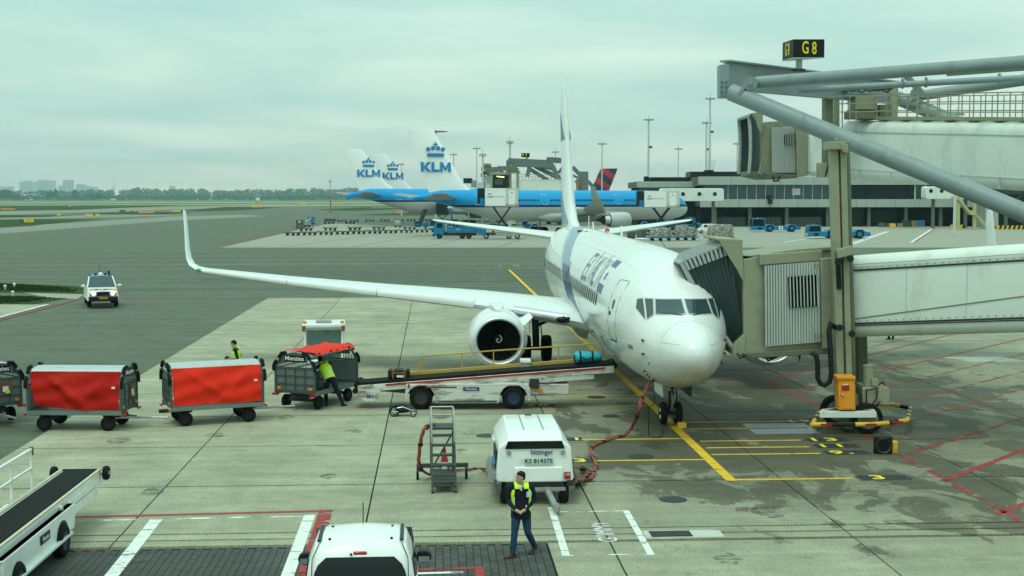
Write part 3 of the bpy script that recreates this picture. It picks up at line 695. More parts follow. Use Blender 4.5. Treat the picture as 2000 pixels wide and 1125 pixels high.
# cockpit glazing
m_frame = M('cockpit_frame_grey', (.42, .45, .44), .4)
def cockwin(c4, side):
    """c4 = four (half-width, height) corners: a curved pane laid on the skin inside a slightly larger frame"""
    def pane(grow, off):
        cx, cz = sum(q[0] for q in c4) / 4, sum(q[1] for q in c4) / 4
        k = [(max(.02, cx + (q[0] - cx) * (1 + grow / .35)), cz + (q[1] - cz) * (1 + grow / .25)) for q in c4]; rows = []
        for j in range(6):
            row = []
            for i in range(9):
                s_, t_ = i / 8, j / 5
                x = (k[0][0] * (1 - s_) + k[1][0] * s_) * (1 - t_) + (k[3][0] * (1 - s_) + k[2][0] * s_) * t_; z = (k[0][1] * (1 - s_) + k[1][1] * s_) * (1 - t_) + (k[3][1] * (1 - s_) + k[2][1] * s_) * t_
                row.append(FS.at(wpt(x, z), z, side, off) + Vector((0, -off, 0)))
            rows.append(row)
        return B().loft(rows, cap=False, closed=False)
    f = pane(.035, .008).build('window_frame', m_frame, ac, sm=60)
    pane(0, .013).build('cockpit_window', m_cock, ac, sm=60)
def wpt(x, z):                                   # station where the nose skin has half-width x at height z
    lo, hi = .6, 4.5
    for _ in range(40):
        mid = (lo + hi) / 2
        t, b_ = FS.t(mid), FS.b(mid); q = (z + FS.dz(mid) - (t + b_) / 2) / ((t - b_) / 2)
        xx = FS.w(mid) * math.sqrt(max(0, 1 - q * q)) if abs(q) < 1 else 0
        if xx < x: lo = mid
        else: hi = mid
    return hi
for sd in (1, -1):
    for poly in (((.055, 4.14), (.73, 4.12), (.79, 3.75), (.055, 3.80)), ((.80, 4.12), (.99, 4.11), (1.02, 3.60), (.86, 3.73)), ((1.04, 4.11), (1.17, 4.07), (1.23, 3.84), (1.07, 3.58))):
        cockwin(poly, sd)
    a = FS.at(wpt(.62, 3.76), 3.76, sd, .03); b_ = FS.at(wpt(.14, 3.74), 3.74, sd, .04)
    B().tube([a, b_], .012, 5).build('wiper', m_black, ac)
# cabin windows, doors, panels on both sides
wm = {}
for sd in (1, -1):
    for k in range(47):
        u = 7.35 + k * .508
        if u > 31: break
        if k in (16, 17): pass
        p = FS.at(u, 3.72, sd, .004)
        if sd not in wm:
            b = B(); ring = rrect(0, 0, .27, .43, .12)
            b.quad(*[(0, q[0], q[1]) for q in ring]); me = bpy.data.meshes.new('cabin_window'); me.from_pydata(b.v, [], b.f); me.materials.append(m_glass); wm[sd] = me
        o = bpy.data.objects.new('cabin_window', wm[sd]); C.objects.link(o); o.parent = ac; o.location = p
        o.rotation_euler = (0, sd * (PI / 2 - FS.ang(u, 3.72)), 0)
m_seamd = M('door_seam_grey', (.16, .18, .18), .5)
def door(u, w, z0, z1, sd, name='cabin_door'):
    pts = rrect(u, (z0 + z1) / 2, w, z1 - z0, .13, 4)
    fine = []
    for i in range(len(pts)):
        a, b_ = pts[i], pts[(i + 1) % len(pts)]
        for t in range(4): fine.append((a[0] + (b_[0] - a[0]) * t / 4, a[1] + (b_[1] - a[1]) * t / 4))
    d = B().tube([FS.at(q[0], q[1], sd, .003) for q in fine + fine[:1]], .009, 4).build(name, m_seamd, ac, sm=0)
    B().quad(*[FS.at(q[0], q[1], sd, .010) for q in rrect(u, z0 + (z1 - z0) * .60, .17, .30, .08)]).build('door_window', m_glass, d)
    B().quad(*[FS.at(q[0], q[1], sd, .010) for q in rrect(u + .22, z0 + (z1 - z0) * .44, .22, .12, .05)]).build('door_handle', m_dark, d)
    B().quad(*[FS.at(q[0], q[1], sd, .008) for q in rrect(u, z0 - .03, w * .9, .05, .02)]).build('sill', m_dark, d)
for sd in (1, -1):
    door(4.62, .86, 2.72, 4.52, sd); door(30.2, .78, 3.0, 4.7, sd); door(17.0, .5, 3.35, 4.35, sd, 'exit_hatch')
hold = B().quad(*[FS.at(q[0], q[1], 1, .012) for q in rrect(10.1, 1.98, 1.2, .85, .1)]).build('hold_opening', m_black, ac)
B().add([FS.at(9.5, 2.36, 1, .02), FS.at(10.7, 2.36, 1, .02), FS.at(10.7, 2.36, 1, .02) + Vector((.45, 0, .62)), FS.at(9.5, 2.36, 1, .02) + Vector((.45, 0, .62))], [(0, 1, 2, 3)]).build('hold_door', m_whitew, ac) if False else None
# livery: tail band that sweeps over the roof and down the side, thin grey companion
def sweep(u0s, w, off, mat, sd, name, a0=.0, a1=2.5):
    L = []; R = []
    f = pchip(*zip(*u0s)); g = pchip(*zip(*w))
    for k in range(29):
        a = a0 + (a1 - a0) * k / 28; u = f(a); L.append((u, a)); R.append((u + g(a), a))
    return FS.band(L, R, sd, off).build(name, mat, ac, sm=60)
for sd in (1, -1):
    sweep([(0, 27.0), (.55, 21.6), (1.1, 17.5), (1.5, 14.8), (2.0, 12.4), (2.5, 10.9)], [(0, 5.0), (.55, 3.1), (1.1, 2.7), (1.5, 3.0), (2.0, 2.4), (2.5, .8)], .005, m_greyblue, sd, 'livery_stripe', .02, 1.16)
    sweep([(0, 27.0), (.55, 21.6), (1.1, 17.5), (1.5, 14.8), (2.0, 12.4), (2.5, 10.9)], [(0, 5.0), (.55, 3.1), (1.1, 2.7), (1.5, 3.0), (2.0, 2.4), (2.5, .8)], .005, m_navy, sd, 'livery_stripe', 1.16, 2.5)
    sweep([(0, 32.1), (.55, 24.9), (1.1, 20.4), (1.5, 18.0), (2.0, 15.0), (2.5, 12.0)], [(0, 1.2), (.55, .9), (1.1, .7), (1.5, .6), (2.0, .5), (2.5, .3)], .0055, m_palegrey, sd, 'livery_stripe', .02, 2.5)
# titles above the windows, letters built on the curved skin
def sk(polys, mat, name, sd):
    b = B()
    for (t0, s0, t1, s1, w) in polys:                # stroke from (t0,s0) to (t1,s1): t along the hull from the aft end, s up
        d = Vector((t1 - t0, s1 - s0)); n = Vector((-d.y, d.x)).normalized() * (w / 2); L = []; R = []
        for k in range(5):
            q = Vector((t0, s0)) + d * (k / 4)
            for lst, s_ in ((L, 1), (R, -1)):
                pt = q + n * s_; lst.append(pt)
        rows = []
        for l, r in zip(L, R):
            rows.append([FS.point(TU - p.x, (A0 - p.y / 2.02) * sd, .007) for p in (l, r)])
        b.loft(rows, 0, cap=False, closed=False)
    b.build(name, mat, ac, sm=0)
m_title = M('title_blue_grey', (.085, .12, .20), .35)
TU = 12.5
A0 = FS.ang(11, 4.03)
H_ = 1.12
def bars(x): return [(x + q[0], q[1] * H_, x + q[2], q[3] * H_, q[4]) for q in E_]
for sd in (1, -1):
    E_ = [(0, 0, .10, 1, .12), (.02, .06, .62, .06, .17), (.07, .5, .60, .5, .15), (.12, .94, .72, .94, .17)]
    sk(bars(0), m_title, 'title_letter', sd)
    E_ = [(0, 0, .10, 1, .12), (.02, .06, .55, .06, .17)]
    sk(bars(.85), m_title, 'title_letter', sd)
    E_ = [(0, .94, .45, .94, .14), (.42, 1, .30, 0, .10), (.0, 1.15, .05, .7, .08)]
    sk(bars(1.45), m_lettergrey, 'title_letter', sd)
    E_ = [(0, 0, .45, 1, .12), (.45, 1, .62, 0, .12), (.2, .35, .58, .35, .10)]
    sk(bars(2.15), m_title, 'title_letter', sd)
    E_ = [(0, 0, .10, 1, .12), (.02, .06, .55, .06, .17)]
    sk(bars(2.95), m_title, 'title_letter', sd)
    E_ = [(0, .94, .5, .94, .14), (.48, 1, .30, 0, .10), (.0, 1.2, .04, .7, .08)]
    sk(bars(3.55), m_lettergrey, 'title_letter', sd)
    E_ = [(0, 0, .55, 1, .11), (.1, 1, .25, .5, .10), (.32, .55, .62, 0, .11)]
    sk(bars(4.15), m_lettergrey, 'title_letter', sd)
    sk([(4.95, .94 * H_, 5.95, .94 * H_, .30), (4.85, .08, 5.85, .08, .30)], m_navy, 'flag_bar', sd)
    sk([(5.25, .42, 5.55, .62, .06), (5.25, .62, 5.55, .42, .06), (5.40, .36, 5.40, .70, .06)], m_navy, 'flag_star', sd)
# small marks, probes, antennas
for sd in (1, -1):
    for z in (3.0, 2.62): B().box(*FS.at(1.95, z, sd, .03), .05, .14, .05).build('pitot_probe', m_dark, ac)
    B().lathe([(0, .01), (.02, .07), (.03, .01)], FS.at(1.85, 2.38, sd, .0), 'x', 10).build('angle_vane', m_black, ac)
    sk([(9.7, -1.62, 9.7, -1.85, .05), (9.85, -1.62, 9.85, -1.85, .05), (10.0, -1.62, 10.0, -1.78, .05), (10.14, -1.62, 10.14, -1.70, .05)], m_navy, 'registration_mark', sd) if False else None
for k in range(4): bx('painted_number', m_navy, ac, *(FS.at(3.0 - k * .09, 2.72, 1, .004)), .01, .04, .13)
for u in (14.5, 23.5): B().prism([(u, 5.38), (u + .45, 5.38), (u + .38, 5.75), (u + .22, 5.75)], 'x', -.02, .02).build('blade_antenna', m_white, ac)
B().tube([(0, 25.3, 5.38), (0, 25.35, 6.0)], .02, 5).build('blade_antenna', m_white, ac)
for x, u in ((-.5, 24.4), (-.3, 23.2)): B().ball((x, u, FS.at(u, 5.36)[2] - .02), (.16, .42, .035), 12, 5).build('roof_vent', m_dark, ac)
B().lathe([(5.34, .10), (5.44, .10), (5.50, .06), (5.52, .01)], (.35, 21.5, 0), 'z', 10).build('beacon', m_redlens, ac)
B().box(.35, 21.2, 5.385, .16, .25, .02).build('beacon_base', m_vwhite, ac)
B().cyl((.15, 12, 5.37), (.15, 12, 5.50), .03, .01, 6).build('pin', m_yel, ac)
B().ball((.2, 11.0, 5.38), (.28, .28, .03), 14, 5).build('roof_hatch', m_whitew, ac)
B().quad(*[FS.at(q[0], q[1], 1, .01) for q in rrect(7.3, 2.35, .55, .34, .1)]).build('door_decal', m_teal, ac, sm=0); text('lettering', 'LY', m_navy, ac, .3, FS.at(12.4, 3.0, 1, .02), (PI / 2, 0, -PI / 2), .004) if False else None
for k in range(26): bx('stencil_mark', m_lap, ac, *FS.at(2.6 + .35 * k + .1 * rnd.random(), 1.9 + 1.2 * rnd.random(), 1, .002), .012, .05 + .09 * rnd.random(), .012 + .02 * rnd.random())
pan = B().quad(*[FS.at(q[0], q[1], 1, .02) for q in rrect(2.55, 1.93, .30, .42, .08)]).build('ground_power_panel', m_vwhite, ac)
for k in range(4): B().ball(FS.at(2.50 + .04 * (k % 2), 1.80 + .08 * k, 1, .03), .03, 6, 4).build('socket', m_black, pan)
# wings with blended winglets
for sd in (1, -1):
    secs = [(1.2, 12.0, 2.18, 8.6, .125), (1.9, 12.75, 2.30, 7.7, .12), (3.4, 13.55, 2.52, 6.7, .115), (5.2, 14.5, 2.76, 5.7, .11), (9, 16.5, 3.06, 4.2, .105), (13, 18.62, 3.40, 2.85, .10), (16.6, 20.55, 3.74, 1.75, .10), (17.05, 20.85, 3.83, 1.55, .10), (17.35, 21.12, 3.98, 1.42, .095), (17.52, 21.42, 4.25, 1.30, .09), (17.62, 21.75, 4.65, 1.2, .085), (17.75, 22.35, 5.45, .95, .08), (17.90, 22.95, 6.18, .65, .08), (17.93, 23.1, 6.30, .40, .07)]
    wing(secs[:8], sd, 'wing', m_whitew, ac, 10)
    wl = wing(secs[7:], sd, 'winglet', m_white, ac, 8)
    for z, ul in ((5.75, 22.55), (4.95, 21.95)):
        B().add([(-sd * (17.81 - (5.6 - z) * .14), ul + .1, z), (-sd * (17.81 - (5.6 - z) * .14), ul + .75, z + .25), (-sd * (17.81 - (5.6 - z) * .14) + sd * -.02, ul + .75, z + .13), (-sd * (17.81 - (5.6 - z) * .14), ul + .1, z - .12)], [(0, 1, 2, 3)]).build('winglet_mark', m_navy, wl, sm=0)
    # leading edge slats, bare metal inboard
    sl_ = [(2.3, 12.93, 2.335, .62, .62), (3.8, 13.72, 2.45, .55, .62)]
    wing([(q[0], q[1] - .03, q[2] + .0, q[3], q[4] * .72) for q in ((2.25, 12.90, 2.345, .95, .62), (4.15, 13.92, 2.605, .85, .60))], sd, 'leading_edge_flap', m_alum, ac, 8)
    for a, b_ in ((5.6, 9.3), (9.35, 13.0), (13.05, 16.7)):
        f = lambda v: pchip([q[0] for q in secs[:8]], [q[1] for q in secs[:8]])(v); g = lambda v: pchip([q[0] for q in secs[:8]], [q[2] for q in secs[:8]])(v); ch = lambda v: pchip([q[0] for q in secs[:8]], [q[3] for q in secs[:8]])(v)
        wing([(v, f(v) - .035, g(v) + .004, ch(v) * .16 + .04, .50) for v in (a, b_)], sd, 'slat', m_white, ac, 7)
    for v in (7.6, 10.6):
        u0 = pchip([q[0] for q in secs[:8]], [q[1] + q[3] for q in secs[:8]])(v); z0 = pchip([q[0] for q in secs[:8]], [q[2] for q in secs[:8]])(v)
        B().loft([[(-sd * v + .17 * k_ * math.cos(t), u0 + y, z0 - .22 + .20 * k_ * math.sin(t)) for t in [2 * PI * i / 10 for i in range(10)]] for y, k_ in ((-2.6, .05), (-2.2, .6), (-1.2, 1), (-.2, .9), (.5, .1))]).build('flap_fairing', m_palegrey, ac)
    for v in (16.9,): B().ball((-sd * v, 20.72, 3.80), (.12, .16, .08), 8, 5).build('navigation_light', M('green_lens', (.02, .35, .12), .2) if sd == 1 else m_redlens, ac)
    B().ball((-sd * 2.35, 12.98, 2.36), (.30, .12, .13), 12, 6).build('landing_light', m_glass, ac)
    # wing to body fairing
    B().loft([[(-sd * (1.0 + k_ * .62 * max(0, math.cos(t))), y, 1.95 + k_ * (.75 if math.sin(t) > 0 else .72) * math.sin(t)) for t in [2 * PI * i / 14 for i in range(14)]] for y, k_ in ((15.0, .05), (16.2, .5), (17, .8), (17, 1.05), (20, 1.0), (22, .6), (23.2, .05))]).build('wing_fairing', m_white, ac, sm=60)
    # engine
    e = Vector((-sd * 4.83, 0, 1.80)); eng = B()
    def ering(y, r, fl): return [(e.x + r * math.sin(t), y, e.z + r * (math.cos(t) * .955 if math.cos(t) > 0 else math.cos(t) * fl)) for t in [2 * PI * i / 40 for i in range(40)]]
    nac = B().loft([ering(y, r, .95) for y, r in ((10.98, .93), (11.15, .985), (11.5, 1.04), (12.0, 1.07), (12.8, 1.08), (13.6, 1.03), (14.4, .90), (14.9, .80))], cap=False).build('engine_nacelle', m_white, ac, sm=60)
    B().loft([ering(y, r, .95) for y, r in ((10.98, .931), (10.86, .90), (10.80, .86), (10.80, .82), (10.86, .785), (10.98, .765), (11.15, .76))], cap=False).build('inlet_lip', m_lip, nac, sm=80)
    B().loft([ering(y, r, .97) for y, r in ((11.15, .759), (11.5, .765), (11.9, .77))], cap=False).build('inlet_duct', m_dark, nac, sm=80)
    B().lathe([(11.95, .775), (11.95, .01)], (e.x, 0, e.z), 'y', 32).build('fan_backing', m_black, nac, sm=0)
    fan = B()
    for k in range(24):
        t = 2 * PI * k / 24; c_, s_ = math.cos(t), math.sin(t); tw = .085
        p = lambda r, y, o: (e.x + r * c_ - o * s_, y, e.z + r * s_ + o * c_)
        fan.add([p(.22, 11.70, -.02), p(.50, 11.72, -.07), p(.75, 11.74, -.09), p(.75, 11.86, .07), p(.50, 11.86, .05), p(.22, 11.88, .03)], [(0, 1, 4, 5), (1, 2, 3, 4)])
    fan.build('fan', M('fan_blade_metal', (.10, .11, .11), .35, .8), nac, sm=0)
    spn = B().lathe([(11.42, .005), (11.47, .06), (11.56, .14), (11.70, .23), (11.80, .24)], (e.x, 0, e.z), 'y', 24).build('spinner', m_black, nac, sm=70)
    pts = []
    for k in range(26):
        t = k / 25 * 2.1 * PI; r = .02 + .13 * (k / 25) ; y = pchip([.005, .06, .14, .23], [11.42, 11.47, 11.56, 11.70])(max(r, .005)) - .012
        pts.append((e.x + r * math.cos(t + 1), y, e.z + r * math.sin(t + 1)))
    B().tube(pts, .016, 5).build('spinner_spiral', m_vwhite, nac)
    B().lathe([(14.6, .62), (15.3, .52), (15.9, .40)], (e.x, 0, e.z), 'y', 24).build('exhaust', m_alum, nac, sm=70)
    B().lathe([(15.0, .35), (16.3, .04)], (e.x, 0, e.z), 'y', 16).build('exhaust_cone', m_dark, nac)
    for k, (dx, dz) in enumerate(((-.98, .32), )):
        B().quad((e.x + sd * -dx * -1 * .0 + sd * .95, 11.9, e.z + .45), (e.x + sd * .80, 12.7, e.z + .62), (e.x + sd * 1.18, 12.9, e.z + .82), (e.x + sd * 1.30, 12.4, e.z + .72)).build('vortex_strake', m_white, nac, sm=0)
    # pylon
    B().loft([[(e.x - .0 + x * w, y, z) for x, z in ((-1, z0), (1, z0), (.9, z1), (-.9, z1))] for y, w, z0, z1 in ((11.5, .10, 2.78, 2.86), (12.3, .26, 2.70, 3.0), (13.4, .27, 2.55, 3.0), (14.4, .24, 2.35, 2.80), (17.0, .10, 2.25, 2.5))]).build('pylon', m_white, ac, sm=60)
    for k in range(5): B().box(e.x - sd * .98, 11.35 + .10 * k, e.z + .30 - .09 * k, .01, .05, .05).build('nacelle_mark', m_red, nac) if k % 2 else None
    # tailplane
    wing([(.35, 32.9, 4.70, 4.6, .10), (1.0, 33.4, 4.78, 4.1, .10), (6.9, 37.1, 5.55, 1.35, .09), (7.15, 37.4, 5.6, 1.0, .06)], sd, 'tailplane', m_whitew, ac, 8)
    # main gear
    g = Vector((-sd * 2.86, 19.6, 0)); lg = B()
    lg.cyl((g.x, g.y, .55), (g.x - sd * .05, g.y - .1, 2.35), .14, .17, 12).cyl((g.x - .62, g.y, .565), (g.x + .62, g.y, .565), .09, n=10)
    gear = lg.build('main_gear_leg', m_dark, ac)
    B().tube([(g.x, g.y - .1, 1.5), (g.x + sd * 1.2, g.y - .2, 2.1)], .07, 8).build('side_strut', m_dark, gear); B().tube([(g.x, g.y + .2, .6), (g.x, g.y + .45, 1.1), (g.x, g.y + .2, 1.6)], .05, 6).build('torque_link', m_dark, gear)
    B().tube([(g.x + .2, g.y - .2, .5), (g.x + .22, g.y - .25, 1.2), (g.x + .1, g.y - .2, 2.2)], .025, 6).build('hydraulic_hose', m_black, gear)
    for dx in (-.43, .43):
        w_ = B().lathe([(-.20, .30), (-.20, .48), (-.14, .545), (0, .565), (.14, .545), (.20, .48), (.20, .30)], (g.x + dx, g.y, .565), 'x', 28, cap=False).build('tyre', m_rub, gear, sm=50)
        B().lathe([(-.17, .31), (-.10, .26), (-.08, .10), (-.14, .01)], (g.x + dx, g.y, .565), 'x', 20).build('wheel_hub', m_palegrey, w_); B().lathe([(.17, .31), (.10, .26), (.08, .10), (.14, .01)], (g.x + dx, g.y, .565), 'x', 20).build('wheel_hub', m_palegrey, w_)
    B().box(g.x - sd * .28, g.y + .1, 1.75, .03, .8, 1.1).build('gear_door', m_whitew, ac)
# fin with dorsal fillet
m_title2 = M('fin_stripe_blue', (.085, .12, .22), .35)
fin = []
for z, y0, y1, th in ((4.95, 28.6, 38.0, .055), (5.35, 30.2, 38.0, .085), (5.75, 31.6, 38.05, .10), (6.6, 32.75, 38.2, .105), (8.5, 33.9, 38.45, .10), (10.5, 35.15, 38.75, .095), (12.3, 36.28, 39.05, .09), (12.85, 36.62, 39.1, .075), (13.02, 36.95, 39.1, .03)):
    r = foil((0, y0, z), y1 - y0, th, (0, 0, 1), 9, 0); c0 = Vector((0, y0, z)); fin.append([(-(p.x - 0.02 * 0), p.y, p.z) for p in r])
finob = B().loft(fin).build('fin', m_white, ac, sm=50)
def finx(z, y, off=.012):
    y0 = pchip([4.95, 5.35, 5.75, 6.6, 8.5, 10.5, 12.3, 12.85], [28.6, 30.2, 31.6, 32.75, 33.9, 35.15, 36.28, 36.62])(z); y1 = pchip([4.95, 8.5, 12.85], [38, 38.45, 39.1])(z); th = pchip([4.95, 5.35, 5.75, 8.5, 12.85], [.055, .085, .10, .10, .075])(z)
    x = min(.98, max(.01, (y - y0) / (y1 - y0))); return 5 * th * (.2969 * math.sqrt(x) - .126 * x - .3516 * x * x + .2843 * x**3 - .1015 * x**4) * (y1 - y0) + off
for sd in (1, -1):
    for name, zs, f0, f1, mat in (('fin_stripe', (5.5, 7.5), lambda t: 31.7 + 5.9 * t, lambda t: min(38.15, 34.8 + 4.2 * t), m_greyblue), ('fin_stripe', (9.9, 11.6), lambda t: 35.1 + 3.0 * t, lambda t: 38.55 + .12 * t, m_title2)):
        rows = []
        for k in range(9):
            t = k / 8; z = zs[0] + (zs[1] - zs[0]) * t; a, b_ = f0(t), max(f0(t) + .02, f1(t)); rows.append([(-sd * (finx(z, a + (b_ - a) * q / 5) + .02), a + (b_ - a) * q / 5, z) for q in range(6)])
        B().loft(rows, cap=False, closed=False).build(name, mat, finob, sm=40)
# nose gear
nb = B().cyl((0, 4.0, .34), (0, 3.85, 1.7), .075, .11, 12).cyl((-.36, 4.0, .345), (.36, 4.0, .345), .06, n=10)
ng = nb.build('nose_gear_leg', m_dark, ac)
B().tube([(0, 3.9, 1.0), (0, 3.1, 1.55)], .05, 6).build('drag_strut', m_dark, ng); B().tube([(0, 3.82, .45), (0, 3.62, .72), (0, 3.78, 1.0)], .035, 6).build('torque_link', m_steel, ng)
B().box(0, 3.80, 1.12, .22, .12, .14).build('taxi_light', m_steel, ng); B().tube([(.12, 3.85, .5), (.15, 3.8, .9), (.1, 3.8, 1.4)], .02, 5).build('hydraulic_hose', m_black, ng)
for dx in (-.22, .22):
    w_ = B().lathe([(-.10, .18), (-.10, .29), (-.06, .335), (0, .345), (.06, .335), (.10, .29), (.10, .18)], (dx, 4.0, .345), 'x', 26).build('tyre', m_rub, ng, sm=50)
    for s_ in (-1, 1): B().lathe([(s_ * .09, .19), (s_ * .075, .16), (s_ * .06, .06), (s_ * .09, .01)], (dx, 4.0, .345), 'x', 18).build('wheel_hub', m_vwhite, w_)
for sd in (1, -1):
    b = B().loft([[(-sd * .42, 3.0, 1.46), (-sd * .46, 3.0, 1.46), (-sd * .44, 3.0, .98), (-sd * .40, 3.0, .98)], [(-sd * .42, 4.5, 1.42), (-sd * .46, 4.5, 1.42), (-sd * .44, 4.5, .98), (-sd * .40, 4.5, .98)]]).build('nose_gear_door', m_white if sd == 1 else m_dark, ac)
# ---------------------------------------------------------------- wide-body airliners at the far pier
def livery_mat(name, zl, top, line, bot):
    m = bpy.data.materials.new(name); m.use_nodes = True; t = m.node_tree; b = t.nodes['Principled BSDF']
    co = t.nodes.new('ShaderNodeTexCoord'); s3 = t.nodes.new('ShaderNodeSeparateXYZ'); t.links.new(co.outputs['Object'], s3.inputs[0])
    z = s3.outputs[2]
    c = mixc(t, mth(t, 'GREATER_THAN', z, zl - .42), bot, line); c = mixc(t, mth(t, 'GREATER_THAN', z, zl), c, top)
    n = noise(t, co.outputs['Object'], .5, 5, .6); c = mixc(t, mth(t, 'MULTIPLY', n, .05), c, (.25, .25, .24))
    t.links.new(c, b.inputs['Base Color']); b.inputs['Roughness'].default_value = .45; b.inputs['Specular IOR Level'].default_value = .25
    return m
K_BLUE = (.002, .28, .62); K_NAVY = (.006, .022, .10); K_GREY = (.48, .50, .49)
m_klmtail = M('tail_mark_blue', (.006, .22, .50), .4)
GLY = dict(K=[[(0, 0), (.30, 0), (.30, 1), (0, 1)], [(.30, .48), (.74, 1), (1.12, 1), (.62, .50), (1.16, 0), (.78, 0), (.30, .44)]], L=[[(0, 0), (.30, 0), (.30, 1), (0, 1)], [(.30, 0), (.86, 0), (.86, .25), (.30, .25)]],
           M=[[(0, 0), (.27, 0), (.27, 1), (0, 1)], [(.90, 0), (1.17, 0), (1.17, 1), (.90, 1)], [(.27, 1), (.585, .42), (.585, .05), (.27, .62)], [(.90, 1), (.585, .42), (.585, .05), (.90, .62)]])
def widebody(label, nose, rz, L, R, zc, zl, fin_t, fin_b, finx_, span, blunt=False, full=True, z_tail=1.6, logo=True, mats=None, finmat=None, group='blue and white airliners at the far pier', wl=True, sides=(1, -1)):
    t_ = thing('airliner', label, 'airliner', nose, rz, group)
    mb = mats or livery_mat('livery_' + str(int(L * 10)), zl, K_BLUE, K_NAVY, K_GREY)
    r = R; zt, zb = zc + r, zc - r
    tail = [(L * .70, r, zt, zb), (L * .80, r * .86, zt + .05, zb + r * .50), (L * .90, r * .52, zt - .05, zc + r * .10), (L * .965, r * .24 if not blunt else r * .12, zt - .45 * r * .6, zc + r * .34), (L, r * .09 if not blunt else r * .05, zt - .45 * r, zc + r * .40 if not blunt else zc + r * .1)]
    F = Fus([(0, .05, zc - r * .22, zc - r * .30), (.3, r * .25, zc + r * .05, zc - r * .52), (1.2, r * .52, zc + r * .35, zc - r * .76), (2.4, r * .72, zc + r * .66, zc - r * .90), (4.2, r * .88, zc + r * .90, zc - r * .98), (6.5, r * .97, zt - .08, zb), (9, r, zt, zb)] + tail)
    uu = [0, .1, .3, .6, .9, 1.2, 1.6, 2, 2.4, 3, 3.6, 4.2, 5, 6, 7, 9] + [9 + (L * .7 - 9) * k / 6 for k in range(1, 7)] + [L * .7 + L * .3 * k / 16 for k in range(1, 17)]
    F.mesh(uu, 32).build('fuselage', mb, t_, sm=60)
    wme = bpy.data.meshes.new('cabin_window'); k = B().quad(*[(0, q[0], q[1]) for q in rrect(0, 0, .34, .42, .12, 2)]); wme.from_pydata(k.v, [], k.f); wme.materials.append(m_glass)
    if full:
        zw = zl + .85
        for sd in sides:
            doors = [L * .09, L * .30, L * .57, L * .80]
            n = 0; u = L * .115
            while u < L * .79:
                if all(abs(u - d) > 1.1 for d in doors) and n < 76:
                    o = bpy.data.objects.new('cabin_window', wme); C.objects.link(o); o.parent = t_; o.location = F.at(u, zw, sd, .02); n += 1
                    o.rotation_euler = (0, sd * (PI / 2 - F.ang(u, zw)), 0)
                u += .56
            for d in doors:
                q = rrect(d, zl + 1.0, 1.05, 1.9, .2); B().tube([F.at(p[0], p[1], sd, .01) for p in q + q[:1]], .05, 4).build('cabin_door', m_palegrey, t_, sm=0)
            for x0, x1 in ((.06, .42), (.46, .74)):
                z0, z1 = zc + r * .33, zc + r * .60
                pts = []
                for fx, z in ((x0, z0), (x1, z0), (x1, z1 - .05), (x0, z1)):
                    lo, hi = .5, 8
                    for _ in range(30):
                        m_ = (lo + hi) / 2; t1, b1 = F.t(m_), F.b(m_); qq = (z - (t1 + b1) / 2) / ((t1 - b1) / 2); xx = F.w(m_) * math.sqrt(max(0, 1 - qq * qq)) if abs(qq) < 1 else 0
                        if xx < fx * r: lo = m_
                        else: hi = m_
                    pts.append(F.at(hi, z, sd, .03))
                B().quad(*pts).build('cockpit_window', m_glass, t_, sm=0)
    # fin
    fr = []
    for z, y0, y1, th in ((zt - .6, L - finx_ - fin_b * .62, L - finx_ + 2.3, .06), (zt + .2, L - finx_ - fin_b * .50, L - finx_ + 2.64, .085), (zt + 1.5, L - finx_ - fin_b * .36, L - finx_ + 3.0, .09), (fin_t - .25, L - 4.3, L + 1.0, .075), (fin_t, L - 3.9, L + 1.05, .05)):
        fr.append([tuple(p) for p in foil((0, y0, z), y1 - y0, th, (0, 0, 1), 7, 0)])
    fo = B().loft(fr).build('fin', M('fin_white', (.90, .90, .89), .4, var=.02) if logo else (finmat or mats), t_, sm=50)
    if logo:
        zm = (zt + fin_t) / 2; hgt = fin_t - zt
        for sd in (1,):
            y = L - finx_ - .17 + hgt * .16 - (1.2 if blunt else .3); xo = -sd * (.36 if blunt else .40); kk = hgt / 10.5
            lh = (1.95 if blunt else 1.72) * kk; zl_ = zm - .20 * hgt
            for ch, t0 in (('K', -1.62), ('L', -.44), ('M', .50)):
                b = B()
                for q in GLY[ch]:
                    b.loft([[(xo + e, y - sd * (t0 + a) * lh * 1.02, zl_ + s * lh) for a, s in q] for e in (-.03, .03)])
                b.build('letter', m_klmtail, fo, sm=0)
            cr = B().box(xo, y, zm + .85 * kk, .05, 3.2 * kk, .62 * kk)
            for q in (-1.55, -.55, .55, 1.55): cr.lathe([(-.03, .01), (-.03, .40 * kk), (.03, .40 * kk), (.03, .01)], (xo, y + q * .92 * kk, zm + (1.85 if abs(q) > 1 else 2.05) * kk), 'x', 12)
            cr.box(xo, y, zm + 2.7 * kk, .05, .85 * kk, .26 * kk).box(xo, y, zm + 2.7 * kk, .051, .26 * kk, .85 * kk)
            cr.build('crown_mark', m_klmtail, fo, sm=0)
    else:
        pass
    for sd in sides:
        zt_ = zc + r * .38
        wing([(r * .3, L * .875 - 1.2, zt_, 7.0, .09), (span * .155, L * .875 + span * .085, zt_ + 1.0, 2.4, .08)], sd, 'tailplane', M('tailplane_grey', (.20, .215, .21), .4, var=.15, scale=.8), t_, 6)
        rt = zc - r * .62; c0 = L * .185
        wing([(r * .6, L * .315, rt, c0, .12), (span * .17, L * .315 + span * .11, rt + .55, c0 * .58, .105), (span * .36, L * .315 + span * .235, rt + 1.6, c0 * .32, .10), (span * .485, L * .315 + span * .318, rt + 2.6, c0 * .17, .09)] + ([(span * .497, L * .315 + span * .335, rt + 3.2, c0 * .14, .08), (span * .51, L * .315 + span * .36, rt + 4.9, c0 * .07, .08)] if wl else []), sd, 'wing', M('wing_grey', (.40, .415, .405), .4, var=.15, scale=.5), t_, 7)
